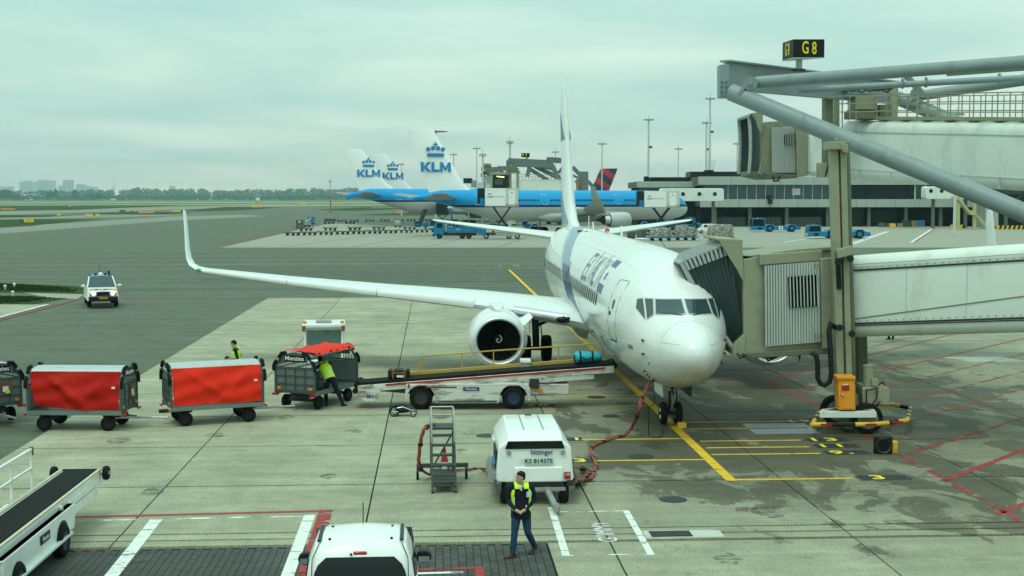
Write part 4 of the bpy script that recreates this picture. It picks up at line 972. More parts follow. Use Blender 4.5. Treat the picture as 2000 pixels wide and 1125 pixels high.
        B().loft([[(-sd * (r * .55 + kq * r * .45 * max(0, math.cos(a))), y, rt - .25 + kq * 1.25 * math.sin(a)) for a in [2 * PI * i / 12 for i in range(12)]] for y, kq in ((L * .29, .05), (L * .33, .8), (L * .45, 1), (L * .55, .8), (L * .60, .05))]).build('wing_fairing', m_palegrey, t_, sm=60)
        if full:
            ex, ey, ez, er = -sd * span * .155, L * .315 + span * .02, zc - r * .95, r * .50
            nc = B().lathe([(ey, er * .90), (ey + .3, er), (ey + 1.6, er * 1.06), (ey + 3.4, er * .98), (ey + 4.2, er * .88)], (ex, 0, ez), 'y', 28).build('engine_nacelle', m_palegrey, t_, sm=60)
            B().lathe([(ey, er * .90), (ey - .12, er * .84), (ey - .05, er * .76), (ey + .9, er * .74), (ey + .95, .01)], (ex, 0, ez), 'y', 24).build('inlet_lip', m_lip, nc)
            B().lathe([(ey + 3.9, er * .72), (ey + 5.3, er * .58)], (ex, 0, ez), 'y', 24).build('exhaust', m_alum, nc); B().lathe([(ey + 5.0, er * .50), (ey + 6.9, er * .08)], (ex, 0, ez), 'y', 20).build('exhaust_cone', m_dark, nc)
            B().loft([[(ex + x * w, y, z) for x, z in ((-1, z0), (1, z0), (1, z1), (-1, z1))] for y, w, z0, z1 in ((ey + .8, .12, ez + er * .9, ez + er * 1.05), (ey + 3, .3, ez + er * .8, rt + .7), (ey + 7, .2, rt - .2, rt + .6))]).build('pylon', m_palegrey, t_)
            for v in (.2, .29, .38):
                yy = L * .315 + span * v * .66 + c0 * .45; B().ball((-sd * span * v, yy + 1, rt + v * 4 - .3), (.28, 2.3, .4), 8, 6).build('flap_fairing', m_palegrey, t_)
            gx, gy = -sd * 5.0, L * .52
            gl = B().cyl((gx, gy, .8), (gx + sd * .3, gy, rt + .3), .28).build('main_gear_leg', m_steel, t_)
            for dx in (-.6, .6):
                for dy in (-.95, .95): B().cyl((gx + dx - .25, gy + dy, .68), (gx + dx + .25, gy + dy, .68), .68, n=18).build('tyre', m_rub, gl)
    if full:
        gl = B().cyl((0, L * .115, .5), (0, L * .115, zb + .4), .16).build('nose_gear_leg', m_steel, t_)
        for dx in (-.35, .35): B().cyl((dx - .15, L * .115, .5), (dx + .15, L * .115, .5), .5, n=16).build('tyre', m_rub, gl)
    return t_, F
HB = math.radians(118) - YAW
def hdg(px, d): return (*P(px, 387, d)[:2], 0)
A330, FA = widebody('nearest blue and white widebody airliner with the largest tail, catering trucks alongside', hdg(1341, 266), HB, 59.5, 2.82, 5.45, 5.55, 19.0, 11.5, 5.6, 60)
text('lettering', 'KLM', m_klmtail, A330, 1.5, (-30.75, 59.5 * .315 + 60 * .36 + .9, 7.3), (PI / 2, 0, -PI / 2), .02, wx=1.1) if False else None
B777, FBW = widebody('left blue and white airliner whose tail stands farthest left', hdg(1119, 352), HB, 63.5, 3.1, 6.0, 6.3, 18.6, 12.6, 5.8, 61, blunt=True, wl=False)
C777, FC = widebody('middle blue and white airliner mostly hidden, its tail between the two other tails', hdg(1104, 410), HB, 63.5, 3.1, 6.0, 6.3, 19.4, 12.6, 6.4, 61, blunt=True, full=False, wl=False)
m_delta = bpy.data.materials.new('red_navy_tail'); m_delta.use_nodes = True; _t = m_delta.node_tree; _b = _t.nodes['Principled BSDF']
_co = _t.nodes.new('ShaderNodeTexCoord'); _s = _t.nodes.new('ShaderNodeSeparateXYZ'); _t.links.new(_co.outputs['Object'], _s.inputs[0])
_q = mth(_t, 'FRACT', mth(_t, 'ADD', mth(_t, 'MULTIPLY', _s.outputs[2], .24), mth(_t, 'MULTIPLY', _s.outputs[1], .16)))
_t.links.new(mixc(_t, mth(_t, 'GREATER_THAN', _q, .52), (.012, .02, .055), (.40, .02, .03)), _b.inputs['Base Color']); _b.inputs['Roughness'].default_value = .4
D1, _ = widebody('distant airliner with a red and navy tail beyond the far pier', hdg(868, 420), math.radians(-104) - YAW, 54, 2.5, 5.2, 4.2, 15.8, 7.5, 4.5, 47, full=False, logo=False, mats=m_white, finmat=m_delta, wl=False)
D2, _ = widebody('distant white airliner whose tail rises behind the terminal roof', hdg(1190, 470), math.radians(-62) - YAW, 45, 1.9, 5.2, 4.2, 20.5, 8.0, 4.0, 34, full=False, logo=False, mats=m_white, wl=False)
for o_ in (D1, D2): o_['group'] = 'airliners beyond the pier'
# ================================================================== BOARDING BRIDGES AND GANTRY
AWAY = Vector((*c2w(0, 1), 0)); RIGHT = Vector((*c2w(1, 0), 0)); UP = Vector((0, 0, 1))
def PV(px, py, d): return Vector(P(px, py, d))
def ext(pts, dep, b=None, m=0):
    """solid whose front face runs through the given (px, py, distance) points and which is dep metres deep"""
    b = b or B(); f = [PV(*p) for p in pts]; b.loft([f, [p + AWAY * dep for p in f]], m); return b
def line(a, b_, n): return [tuple(x + (y - x) * i / n for x, y in zip(a, b_)) for i in range(n + 1)]
br = thing('boarding_bridge', 'olive and white passenger boarding bridge docked to the front door of the parked airliner', 'boarding bridge', G(1655, 838))
brl = br.location.copy()
def kid(o, root): o.location = o.location - root.location; return o
def put(b, name, mat, root, par=None, **k):
    """build world-space geometry as a part of root"""
    L = Vector(root.location); b.v = [tuple(Vector(v) - L) for v in b.v]; return b.build(name, mat, par or root, **k)
# tunnel with rounded roof and floor edges
def tunnel_loft(a0, a1, h, w, r, grow, name, root, mat, z0=0):
    a0, a1 = Vector(a0), Vector(a1); d = (a1 - a0); e = a0 + d * grow; side = Vector((-d.y, d.x, 0)).normalized()
    if side.dot(AWAY) < 0: side = -side
    prof = []
    for cy_, cz, s0 in ((r, r, 180), (w - r, r, 270), (w - r, h - r, 0), (r, h - r, 90)):
        for k in range(6): t = math.radians(s0 + 90 * k / 5); prof.append((cy_ + r * math.cos(t), cz + r * math.sin(t)))
    R = lambda c: [c + side * p[0] + UP * p[1] for p in prof]
    o = put(B().loft([R(a0), R(a0 + d * .5), R(a0 + d), R(e)]), name, mat, root, sm=40)
    return a0, e, side, d.normalized()
ta, te, tside, tdir = tunnel_loft(PV(1657, 660, 39.0), PV(2000, 651, 35.8), 2.42, 2.8, .36, 3.0, 'tunnel', br, m_tunnel)
for zz, hh in ((2.42 - .44, .05), (.42, .05), (.36, .03)):
    put(B().beam(ta - tside * .012 + UP * zz, te - tside * .012 + UP * zz, .03, hh), 'tunnel_groove', m_dark, br, sm=0)
put(B().beam(ta - tside * .01 + UP * .55 + tdir * .05, ta - tside * .01 + UP * 1.15 + tdir * 6.6, .02, .025), 'tunnel_seam', m_bridged, br, sm=0)
put(B().beam(ta - tside * .01 + UP * 1.98 + tdir * .1, ta - tside * .01 + UP * .45 + tdir * .1, .03, .10), 'end_flange', m_palegrey, br, sm=0)
b = B()
for k in range(60): b.box(*(ta - tside * .015 + UP * (2.05 if k % 2 else .50) + tdir * (.15 + .22 * (k // 2))), .025, .025, .025)
put(b, 'rivets', m_bridged, br, sm=0)['kind'] = 'stuff'
for k in range(1, 8): put(B().beam(ta + tdir * (k * 1.75) - tside * .004 + UP * .46, ta + tdir * (k * 1.75) - tside * .004 + UP * 1.96, .012, .014), 'panel_joint', m_palegrey, br, sm=0)
put(B().tube([ta - tside * .05 + UP * 2.16 + tdir * (.1 + .5 * k) for k in range(30)], .018, 5), 'conduit', m_palegrey, br)
# lifting column
b = B()
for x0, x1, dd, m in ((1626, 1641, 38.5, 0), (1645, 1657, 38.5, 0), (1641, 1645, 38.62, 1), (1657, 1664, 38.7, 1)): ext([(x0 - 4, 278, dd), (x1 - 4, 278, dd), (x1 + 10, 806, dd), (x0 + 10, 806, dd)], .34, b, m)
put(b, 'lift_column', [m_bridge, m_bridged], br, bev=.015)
b = ext([(1618, 276, 38.3), (1650, 276, 38.3), (1650, 292, 38.3), (1618, 292, 38.3)], .7); ext([(1645, 280, 38.25), (1657, 282, 38.25), (1657, 300, 38.25), (1645, 296, 38.25)], .5, b); ext([(1632, 270, 38.4), (1637, 270, 38.4), (1637, 276, 38.4), (1632, 276, 38.4)], .1, b)
put(b, 'column_head', m_bridge, br, bev=.02)
put(ext([(1676, 658, 40.6), (1694, 658, 40.6), (1697, 800, 40.6), (1679, 800, 40.6)], .4), 'lift_column', m_bridged, br, bev=.02)
put(ext([(1636, 488, 38.2), (1666, 480, 38.2), (1668, 497, 38.2), (1637, 505, 38.2)], .5), 'column_bracket', m_bridge, br, bev=.01)
b = B()
for px, py in ((1637, 512), (1640, 640), (1661, 505), (1664, 652)): b.cyl(PV(px, py, 38.35), PV(px, py, 38.15), .10, n=12)
put(b, 'guide_roller', m_black, br); put(ext([(1632, 495, 38.42), (1641, 495, 38.42), (1644, 565, 38.42), (1635, 565, 38.42)], .05), 'chain_guard', m_signblk, br)
# cab
cab = put(ext([(1452, 507, 38.5), (1482, 500, 38.7), (1630, 489, 39.4), (1655, 492, 39.5), (1658, 676, 39.5), (1602, 684, 39.2), (1480, 692, 38.7), (1452, 692, 38.5)], 2.9), 'cab', m_bridge, br, bev=.03)
L_ = br.location
put(ext([(1484, 497, 38.5), (1606, 489, 39.1), (1606, 509, 39.1), (1484, 518, 38.5)], .5), 'cab_header', m_bridge, br, par=None, bev=.02)
put(ext([(1603, 505, 39.0), (1640, 502, 39.1), (1641, 680, 39.1), (1606, 682, 39.0)], .4), 'cab_post', m_bridge, br, bev=.03)
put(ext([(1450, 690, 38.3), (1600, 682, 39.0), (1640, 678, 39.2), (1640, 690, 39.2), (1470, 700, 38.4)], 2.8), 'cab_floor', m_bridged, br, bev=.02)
put(ext([(1455, 500, 38.6), (1560, 486, 39.0), (1630, 482, 39.3), (1630, 488, 39.3), (1482, 503, 38.7)], 2.6), 'cab_roof', m_bridge, br, bev=.02)
b = B()
for k in range(20):
    x0, x1 = 1494 + k * 5.4, 1494 + k * 5.4 + 3.2; dd = 38.58 + k * .027; yt = 520 - k * .45; yb = 676 - k * .40
    ext([(x0, yt, dd - .05), (x1, yt, dd - .05), (x1 + 1.2, yb, dd - .05), (x0 + 1.2, yb, dd - .05)], .07, b)
ext([(1492, 519, 38.60), (1602, 510, 39.10), (1603, 668, 39.10), (1497, 677, 38.60)], .05, b)
sh = put(b, 'corrugated_shutter', m_corr, br, sm=0)
put(ext([(1539, 541, 38.68), (1598, 536, 38.95), (1598, 598, 38.95), (1542, 602, 38.68)], .02), 'shutter_window', m_glass, br, par=sh, sm=0)
b = B()
for k in range(9): ext([(1542 + k * 6.6, 540 - k * .6, 38.63 + k * .03), (1544 + k * 6.6, 540 - k * .6, 38.63 + k * .03), (1546 + k * 6.6, 601 - k * .5, 38.63 + k * .03), (1544 + k * 6.6, 601 - k * .5, 38.63 + k * .03)], .03, b)
put(b, 'window_bars', m_corr, br, par=sh, sm=0)
for y in (515, 652): put(B().cyl(PV(1596, y, 38.9), PV(1596, y + 8, 38.9), .05, n=8), 'shutter_hinge', m_steel, br, par=sh)
# folding canopy
def ring(t, off):
    top = (1334 + 92 * t, 516 - 36 * t); bot = (1436 + 18 * t, 688 - 8 * t); cz = 8 * math.sin(PI * min(1, .5 + t)) * (1 - t)
    pts = [(bot[0] + (top[0] - bot[0]) * s - 6 * math.sin(PI * s) * (1 - t), bot[1] + (top[1] - bot[1]) * s) for s in (0, .25, .5, .75, 1)]
    d0 = 38.75 - .1 * t
    near = [PV(p[0], p[1], d0) + RIGHT * 0 + UP * off * .5 - AWAY * off for p in pts]
    far = [p + AWAY * (2.9 + 2 * off) for p in near[::-1]]
    return near + far
N = 22
bel = put(B().loft([ring(i / N, .07 if i % 2 else 0.0) for i in range(N + 1)], 0, cap=False, closed=False), 'folding_canopy', m_bellow, br, sm=0)
b = B()
for i in range(1, N, 2):
    r = ring(i / N, .085); b.tube([r[3] * .35 + r[4] * .65, r[4], r[5], r[6] * .2 + r[5] * .8], .05, 5)
put(b, 'canopy_frame', m_bellowl, br, par=bel)
b = B()
for i in range(0, N):
    r0, r1 = ring(i / N, .09), ring((i + .8) / N, .09); m_ = (r0[4] + r1[4]) / 2 + UP * .07; b.loft([[r0[4], m_, r1[4]], [r0[5], (r0[5] + r1[5]) / 2 + UP * .07, r1[5]]], 0, cap=False, closed=False)
    b.tube([m_, m_ + UP * .10 + RIGHT * .02], .006, 4) if i % 3 == 0 else None
put(b, 'canopy_cloth', m_bellowl, br, par=bel, sm=0)
r = ring(-.02, .05); put(B().tube(r, .075, 8), 'canopy_lip', m_bellowl, br, par=bel)
r2 = ring(-.05, .02); put(B().loft([[p for p in ring(-.01, .02)], [p - RIGHT * .12 for p in ring(-.02, .0)]], cap=False, closed=False), 'canopy_lip', m_bellow, br, par=bel, sm=30)
put(ext([(1402, 466, 38.4), (1450, 468, 38.4), (1453, 552, 38.45), (1440, 528, 38.45)], .06), 'hood_plate', m_bridge, br, bev=.01)
put(ext([(1402, 466, 38.4), (1450, 468, 38.4), (1450, 474, 38.4), (1404, 471, 38.4)], 3.0), 'hood', m_bridge, br, bev=.01)
put(ext([(1436, 670, 38.4), (1456, 650, 38.45), (1456, 694, 38.45), (1430, 694, 38.4)], 2.9), 'hood_sill', m_bridge, br, bev=.02)
# hoses
put(B().tube([PV(*p) for p in ((1586, 690, 38.4), (1594, 694, 38.3), (1597, 712, 38.3), (1597, 738, 38.3), (1603, 750, 38.3), (1611, 752, 38.3), (1620, 746, 38.3), (1624, 730, 38.3), (1622, 690, 38.3), (1619, 650, 38.3), (1622, 632, 38.4), (1632, 640, 38.5))], .075, 10), 'cable_chain', m_black, br)
for q in (((1520, 696, 38.9), (1500, 705, 38.8), (1492, 690, 38.7)), ((1440, 690, 38.3), (1446, 700, 38.2), (1455, 694, 38.2)), ((1560, 690, 39), (1562, 706, 39), (1563, 690, 39))): put(B().tube([PV(*p) for p in q], .03, 6), 'hose', m_black, br)
# drive unit
def gp(px, py, z): return Vector(G(px, py, z))
b = B(); loop = [gp(1586, 829, .38), gp(1640, 829, .38), gp(1700, 829, .38), gp(1735, 826, .38), gp(1772, 821, .38), gp(1778, 797, .38), gp(1742, 790, .38), gp(1690, 789, .38), gp(1618, 795, .38), gp(1602, 802, .38), gp(1590, 824, .38)]
for i in range(len(loop)):
    p, q = loop[i], loop[(i + 1) % len(loop)]; n = max(1, int((q - p).length / .33))
    for k in range(n): b.cyl(p + (q - p) * (k / n), p + (q - p) * ((k + 1) / n), .065, n=10, m=(k + i) % 2)
put(b, 'bumper_rail', [m_yel, m_black], br)
for px, py in ((1613, 829), (1700, 829), (1752, 824)): put(B().beam(gp(px - 11, py, .40) - AWAY * .07, gp(px + 11, py, .40) - AWAY * .07, .01, .07), 'warning_label', m_red, br, sm=0)
wc = gp(1692, 846, 0)
for c_ in (wc, gp(1636, 832, 0) + AWAY * .3):
    c_ = Vector((c_.x, c_.y, .44)); w_ = put(B().cyl(c_ - AWAY * .16, c_ + AWAY * .16, .44, n=28), 'tyre', m_rub, br, bev=.03)
    put(B().cyl(c_ - AWAY * .175, c_ + AWAY * .175, .30, n=20), 'wheel_rim', m_bridged, br, par=w_)
    b = B()
    for k in range(8): t = 2 * PI * k / 8; p = c_ - AWAY * .18 + RIGHT * (.24 * math.cos(t)) + UP * (.24 * math.sin(t)); b.cyl(p, p - AWAY * .02, .028, n=6)
    put(b, 'wheel_bolt', m_steel, br, par=w_)
put(ext([(1602, 804, 37.9), (1712, 804, 37.9), (1712, 816, 37.9), (1602, 816, 37.9)], .18), 'axle_beam', m_tunnel, br, bev=.01)
b = B(); b.beam(PV(1606, 803, 37.9), PV(1650, 797, 39.3), .08, .10); b.beam(PV(1706, 803, 37.9), PV(1664, 797, 39.3), .08, .10); put(b, 'axle_frame', m_tunnel, br, sm=0)
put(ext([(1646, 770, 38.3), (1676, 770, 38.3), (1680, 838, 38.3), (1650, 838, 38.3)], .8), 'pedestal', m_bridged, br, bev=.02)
mb_ = put(ext([(1684, 758, 38.3), (1738, 758, 38.3), (1738, 791, 38.3), (1686, 791, 38.3)], 1.3), 'drive_cabinet', m_bridge, br, bev=.02)
put(B().cyl(PV(1697, 757, 38.7), PV(1697, 716, 38.7), .17, n=18).cyl(PV(1697, 716, 38.7), PV(1697, 713, 38.7), .18, n=18), 'motor', m_bridge, br, par=mb_)
put(ext([(1703, 740, 38.4), (1716, 740, 38.4), (1716, 754, 38.4), (1703, 754, 38.4)], .2), 'junction_box', m_bridge, br, par=mb_, bev=.01)
for q in (((1692, 787, 38.25), (1692, 762, 38.25), (1716, 758, 38.25)), ((1704, 790, 38.2), (1712, 778, 38.2), (1713, 762, 38.25)), ((1664, 742, 38.3), (1676, 752, 38.3), (1684, 756, 38.4)), ((1716, 752, 38.4), (1724, 746, 38.5), (1728, 752, 38.6)), ((1686, 800, 38.1), (1706, 795, 38.1), (1720, 784, 38.2))): put(B().tube([PV(*p) for p in q], .022, 6), 'hose', m_black, br)
yc = put(ext([(1637, 738, 37.9), (1670, 738, 37.9), (1671, 801, 37.9), (1639, 801, 37.9)], .42), 'control_cabinet', m_orange, br, bev=.012)
put(ext([(1634, 735, 37.84), (1671, 735, 37.84), (1671, 741, 37.84), (1635, 741, 37.84)], .52), 'cabinet_lid', m_orange, br, par=yc, bev=.01)
put(ext([(1641, 744, 37.88), (1667, 744, 37.88), (1668, 798, 37.88), (1643, 798, 37.88)], .03), 'cabinet_door', m_orange, br, par=yc, bev=.004)
put(ext([(1644, 753, 37.865), (1659, 753, 37.865), (1659, 763, 37.865), (1644, 763, 37.865)], .01), 'warning_label', m_red, br, par=yc, sm=0); put(ext([(1647, 750, 37.865), (1656, 750, 37.865), (1656, 752, 37.865), (1647, 752, 37.865)], .01), 'label', m_vwhite, br, par=yc, sm=0)
put(B().ball(PV(1646, 772, 37.86), .04, 8, 6), 'cabinet_lock', m_steel, br, par=yc)
# ------------------------------------------------------------------ tube gantry with the raised over-wing bridge
ga = thing('gantry', 'grey tubular steel gantry reaching in from the right picture edge above the boarding bridge', 'gantry', (*P(2000, 387, 43.4)[:2], 0))
def tubeto(name, a, b_, grow, r, mat=m_gantry, n=24, root=ga):
    a, b_ = Vector(a), Vector(b_); return put(B().cyl(a, a + (b_ - a) * grow, r, n=n), name, mat, root, sm=40)
def seams(a, b_, grow, r, n):
    a, b_ = Vector(a), Vector(b_); d = (b_ - a) * grow
    for k in range(1, n + 1): c_ = a + d * (k / (n + 1)); put(B().cyl(c_, c_ + d.normalized() * .05, r + .006, n=24), 'weld_seam', m_gantry, ga, sm=40)
seams(PV(1478, 161, 49.5), PV(2000, 121, 43.4), 2.3, .215, 6); seams(PV(1428, 180, 49.8), PV(2000, 416, 43.4), 2.28, .32, 6)
tubeto('upper_tube', PV(1478, 161, 49.5), PV(2000, 121, 43.4), 2.3, .215); tubeto('lower_tube', PV(1428, 180, 49.8), PV(2000, 416, 43.4), 2.28, .32)
tubeto('upper_tube', PV(1794, 187, 63), PV(2000, 157, 60.2), 3.2, .24); tubeto('lower_tube', PV(1752, 191, 63.8), PV(1852, 233, 62.3), 7.0, .33)
tubeto('cross_tube', PV(1560, 176, 52.5), PV(2000, 152, 52.0), 1.5, .125); tubeto('upper_tube', PV(1850, 142, 60), PV(2000, 131, 58), 2.5, .16)
tubeto('brace_tube', PV(1768, 146, 56), PV(1800, 181, 57), 1.0, .14); tubeto('brace_tube', PV(1990, 156, 55), PV(2030, 140, 54), 1.6, .16)
b = B(); hb = PV(1415, 146, 50); he = PV(1748, 181, 64); hd = (he - hb); b.beam(hb, he, .10, 1.02)
for s_ in (.51, -.51): b.beam(hb + UP * s_, he + UP * s_, .42, .07)
put(b, 'cross_beam', m_gantry, ga, sm=0, bev=.01)
for p, w, h in ((PV(1415, 158, 49.8), 18, 64), (PV(1748, 190, 63.8), 9, 46)):
    d_ = 49.8 if w == 18 else 63.8; s_ = 2600 / d_; c_ = (1415, 158) if w == 18 else (1750, 190)
    put(ext([(c_[0] - w / 2, c_[1] - h / 2, d_), (c_[0] + w / 2, c_[1] - h / 2, d_), (c_[0] + w / 2, c_[1] + h / 2, d_), (c_[0] - w / 2, c_[1] + h / 2, d_)], .7), 'head_plate', m_gantry, ga, bev=.02)
b = B()
for k in range(6): b.cyl(PV(1410 + 9 * (k % 2), 160 + 10 * (k // 2), 49.8), PV(1410 + 9 * (k % 2), 160 + 10 * (k // 2), 49.74), .03, n=6)
put(b, 'bolts', m_dark, ga)['kind'] = 'stuff'
for (c_, d_, s_) in (((1466, 163), 49.3, 1.0), ((1789, 182), 62.8, 1.0)):
    k = s_ * 2600 / d_ / 52
    put(B().cyl(PV(c_[0], c_[1], d_ - .12), PV(c_[0], c_[1], d_ + .12), .26, n=18), 'pin_plate', m_gantry, ga); put(B().cyl(PV(c_[0], c_[1], d_ - .2), PV(c_[0], c_[1], d_ + .2), .06, n=10), 'pin', m_steel, ga)
    for q in (((-24, 18), (-8, -6), (-6, -2), (-8, 6), (-20, 22)), ((-8, 26), (8, 10), (14, 14), (12, 20), (2, 24), (-2, 34))):
        put(ext([(c_[0] + x * k, c_[1] + y * k, d_ - .1) for x, y in q], .10), 'gusset', m_gantry, ga, sm=0)
for px in (1763, 1809, 1952): put(B().cyl(PV(px - 1.2, 163 - (px - 1763) * .05, 52.2), PV(px + 1.2, 163 - (px - 1763) * .05, 52.2), .21, n=16), 'flange', m_gantry, ga)
ob = thing('overwing_bridge', 'raised white upper boarding bridge hanging under the tubular gantry above the lower bridge', 'boarding bridge', (*P(1640, 387, 60)[:2], 0))
ua, ue, us_, ud = tunnel_loft(PV(1643, 350, 60), PV(2000, 374, 50.7), 2.62, 2.8, .42, 2.6, 'tunnel', ob, m_tunnel)
for zz in (2.62 - .50, .48): put(B().beam(ua - us_ * .012 + UP * zz, ue - us_ * .012 + UP * zz, .03, .04), 'tunnel_groove', m_palegrey, ob, sm=0)
b = B()
for k in range(9): b.beam(ua + ud * (1.2 + 2.0 * k) - us_ * .015 + UP * .05, ua + ud * (1.2 + 2.0 * k) - us_ * .015 + UP * .45, .02, .06)
put(b, 'rib', m_palegrey, ob, sm=0)
put(ext([(1583, 262, 61.5), (1645, 245, 60.6), (1645, 345, 60.6), (1583, 340, 61.5)], 2.5), 'link_tunnel', m_tunnel, ob, bev=.15)
# walkway railing on the roof
top = ua + UP * 2.64; LL = (ue - ua).length
for off in (.25, 2.55):
    b = B(); q0 = top + us_ * off; n = int(LL / .62)
    for k in range(n + 1): p = q0 + ud * (.1 + k * .62); b.cyl(p, p + UP * 1.12, .025, n=6)
    put(b, 'railing_posts', m_bridge, ob)
    b = B()
    for h in (.42, .78, 1.12): b.beam(q0 + UP * h, q0 + ud * LL + UP * h, .04, .045)
    put(b, 'handrail', m_bridge, ob, sm=0)
    put(B().beam(q0 + UP * .10, q0 + ud * LL + UP * .10, .10, .14), 'walkway_edge', m_bridge, ob, sm=0)
b = B()
for k in range(int(LL / 1.3)): b.box(*(top + us_ * .5 + ud * (1 + k * 1.3) + UP * .04), .5, .5, .08, rz=math.atan2(ud.y, ud.x))
put(b, 'walkway_foot', m_bridged, ob, sm=0)
for x0, x1, y0, y1, dd, mm, nm in ((1611, 1627, 170, 345, 58.8, m_bridged, 'hanger_column'), (1628, 1640, 176, 352, 60.5, m_bridge, 'hanger_column'), (1606, 1634, 170, 182, 58.6, m_bridge, 'hanger_head'), (1672, 1712, 187, 214, 58.5, m_bridge, 'winch_cabinet'), (1718, 1742, 204, 232, 58.5, m_bridged, 'winch_cabinet'), (1655, 1712, 217, 232, 58.4, m_bridged, 'winch_frame'),
                                   (1640, 1745, 168, 174, 58.5, m_dark, 'cable_tray'), (1738, 1752, 170, 232, 59.5, m_bridge, 'hanger_column'), (1600, 1624, 318, 346, 58.4, m_bridge, 'roller_bracket')):
    put(ext([(x0, y0, dd), (x1, y0, dd), (x1, y1, dd), (x0, y1, dd)], .6 if nm != 'winch_cabinet' else 1.1), nm, mm, ob, bev=.02)
for k in range(7): put(B().tube([PV(1625 + k * 16, 174 + k % 3, 58.3), PV(1630 + k * 16, 176 + (k * 5) % 4, 58.3), PV(1636 + k * 16, 177 + (k * 3) % 5, 58.3), PV(1645 + k * 16, 174, 58.3)], .03, 5), 'loose_cable', m_black, ob)
put(B().tube([PV(1634, 340, 58.3), PV(1618, 330, 58.2), PV(1612, 345, 58.2), PV(1622, 300, 58.3), PV(1618, 240, 58.4)], .03, 5), 'loose_cable', m_black, ob)
b = B()
for x in (1632, 1645, 1660, 1672): b.cyl(PV(x, 186, 58.0), PV(x, 258 if x in (1645, 1672) else 232, 58.0), .03, n=6)
for y in (188, 203, 219): b.beam(PV(1630, y, 58.0), PV(1760, y - 3, 57.5), .04, .045)
put(b, 'front_railing', m_bridge, ob)
# upper cab
cb = put(ext([(1482, 246, 62), (1494, 238, 62.1), (1585, 232, 62.8), (1588, 338, 62.8), (1556, 346, 62.6), (1482, 341, 62)], 2.8), 'cab', m_bridge, ob, bev=.03)
put(ext([(1555, 237, 61.9), (1580, 234, 62.0), (1578, 343, 62.0), (1557, 346, 61.9)], .4), 'cab_post', m_bridge, ob, bev=.03)
put(ext([(1468, 221, 61.7), (1490, 218, 61.8), (1490, 240, 61.8), (1486, 262, 61.8)], .08), 'hood_plate', m_bridge, ob, sm=0); put(ext([(1468, 221, 61.7), (1490, 218, 61.8), (1490, 222, 61.8), (1469, 224, 61.7)], 2.9), 'hood', m_bridge, ob, sm=0)
b = B()
for k in range(17): x = 1508 + k * 2.65; ext([(x, 249, 61.95 + k * .01), (x + 1.6, 249, 61.95 + k * .01), (x + 2.0, 338, 61.95 + k * .01), (x + .4, 337, 61.95 + k * .01)], .08, b)
ext([(1507, 249, 61.99), (1553, 246, 62.2), (1554, 338, 62.2), (1508, 337, 61.99)], .06, b)
us2 = put(b, 'corrugated_shutter', m_corr, ob, sm=0); put(ext([(1532, 263, 61.98), (1552, 261, 62.05), (1552, 283, 62.05), (1532, 283, 61.98)], .02), 'shutter_window', m_glass, ob, par=us2, sm=0)
b = B()
for k in range(6): ext([(1534 + k * 3.2, 262, 61.93), (1535 + k * 3.2, 262, 61.93), (1535 + k * 3.2, 283, 61.93), (1534 + k * 3.2, 283, 61.93)], .03, b)
put(b, 'window_bars', m_corr, ob, par=us2, sm=0)
def ring2(t, off):
    pts = [(1467 + 14 * t - 2 * off * 40 + 3 * math.sin(PI * s), 338 + (226 - 338) * s) for s in (0, .25, .5, .75, 1)]
    n = [PV(p[0], p[1], 61.8) - AWAY * off for p in pts]; return n + [p + AWAY * (2.8 + 2 * off) for p in n[::-1]]
put(B().loft([ring2(i / 8, .08 if i % 2 else 0) for i in range(9)], cap=False, closed=False), 'folding_canopy', m_bellow, ob, sm=0); put(B().tube(ring2(-.15, .02), .09, 6), 'canopy_lip', m_bellowl, ob)
put(ext([(1465, 334, 61.6), (1500, 338, 61.7), (1556, 341, 62), (1556, 348, 62), (1496, 350, 61.7), (1465, 343, 61.6)], 2.6), 'cab_floor', m_bridged, ob, bev=.03)
put(B().tube([PV(1510, 345, 61.7), PV(1512, 354, 61.6), PV(1520, 353, 61.6), PV(1523, 345, 61.7)], .05, 6), 'hose', m_black, ob); put(B().tube([PV(1482, 340, 61.6), PV(1489, 315, 61.5), PV(1488, 308, 61.5), PV(1494, 315, 61.5), PV(1486, 342, 61.6)], .05, 6), 'hose', m_bridge, ob)
# G8 sign, a three-sided box on a post
sg = thing('gate_sign', 'black three-sided gate sign reading G 8 in yellow on top of the gantry', 'sign', PV(1562, 135, 51.5))
fa_, fb, fc, fd = PV(1549, 112.5, 51.2), PV(1610, 112, 52.0), PV(1528, 118.5, 52.6), PV(1590, 113, 53.6)
hh = 35 * 51.5 / 2600
put(B().loft([[fa_, fb, fd, fc], [p + UP * hh for p in (fa_, fb, fd, fc)]]), 'sign_box', m_signblk, sg, sm=0, bev=.01)
put(B().loft([[p + Vector((0, 0, z)) for p in (fa_, fb, fd, fc)] for z in (-.03, 0)]), 'sign_base', m_palegrey, sg, sm=0)
put(ext([(1556, 111, 52.1), (1567, 111, 52.1), (1567, 136, 52.1), (1556, 136, 52.1)], .2), 'sign_post', m_palegrey, sg, sm=0, bev=.01); put(ext([(1550, 134, 52), (1573, 134, 52), (1573, 138, 52), (1550, 138, 52)], .4), 'post_foot', m_dark, sg, sm=0)
for p, q, s_, wx in ((fa_, fb, 'G 8', .95), (fc, fa_, 'G 8', .72)):
    d_ = (q - p).normalized(); n_ = Vector((d_.y, -d_.x, 0)); c_ = (p + q) / 2 + UP * hh * .5 + n_ * .018
    text('lettering', s_, m_signyel, sg, .66, c_ - sg.location, (PI / 2, 0, math.atan2(d_.y, d_.x)), .004, sp=1.0, wx=wx * .8, bold=.015)
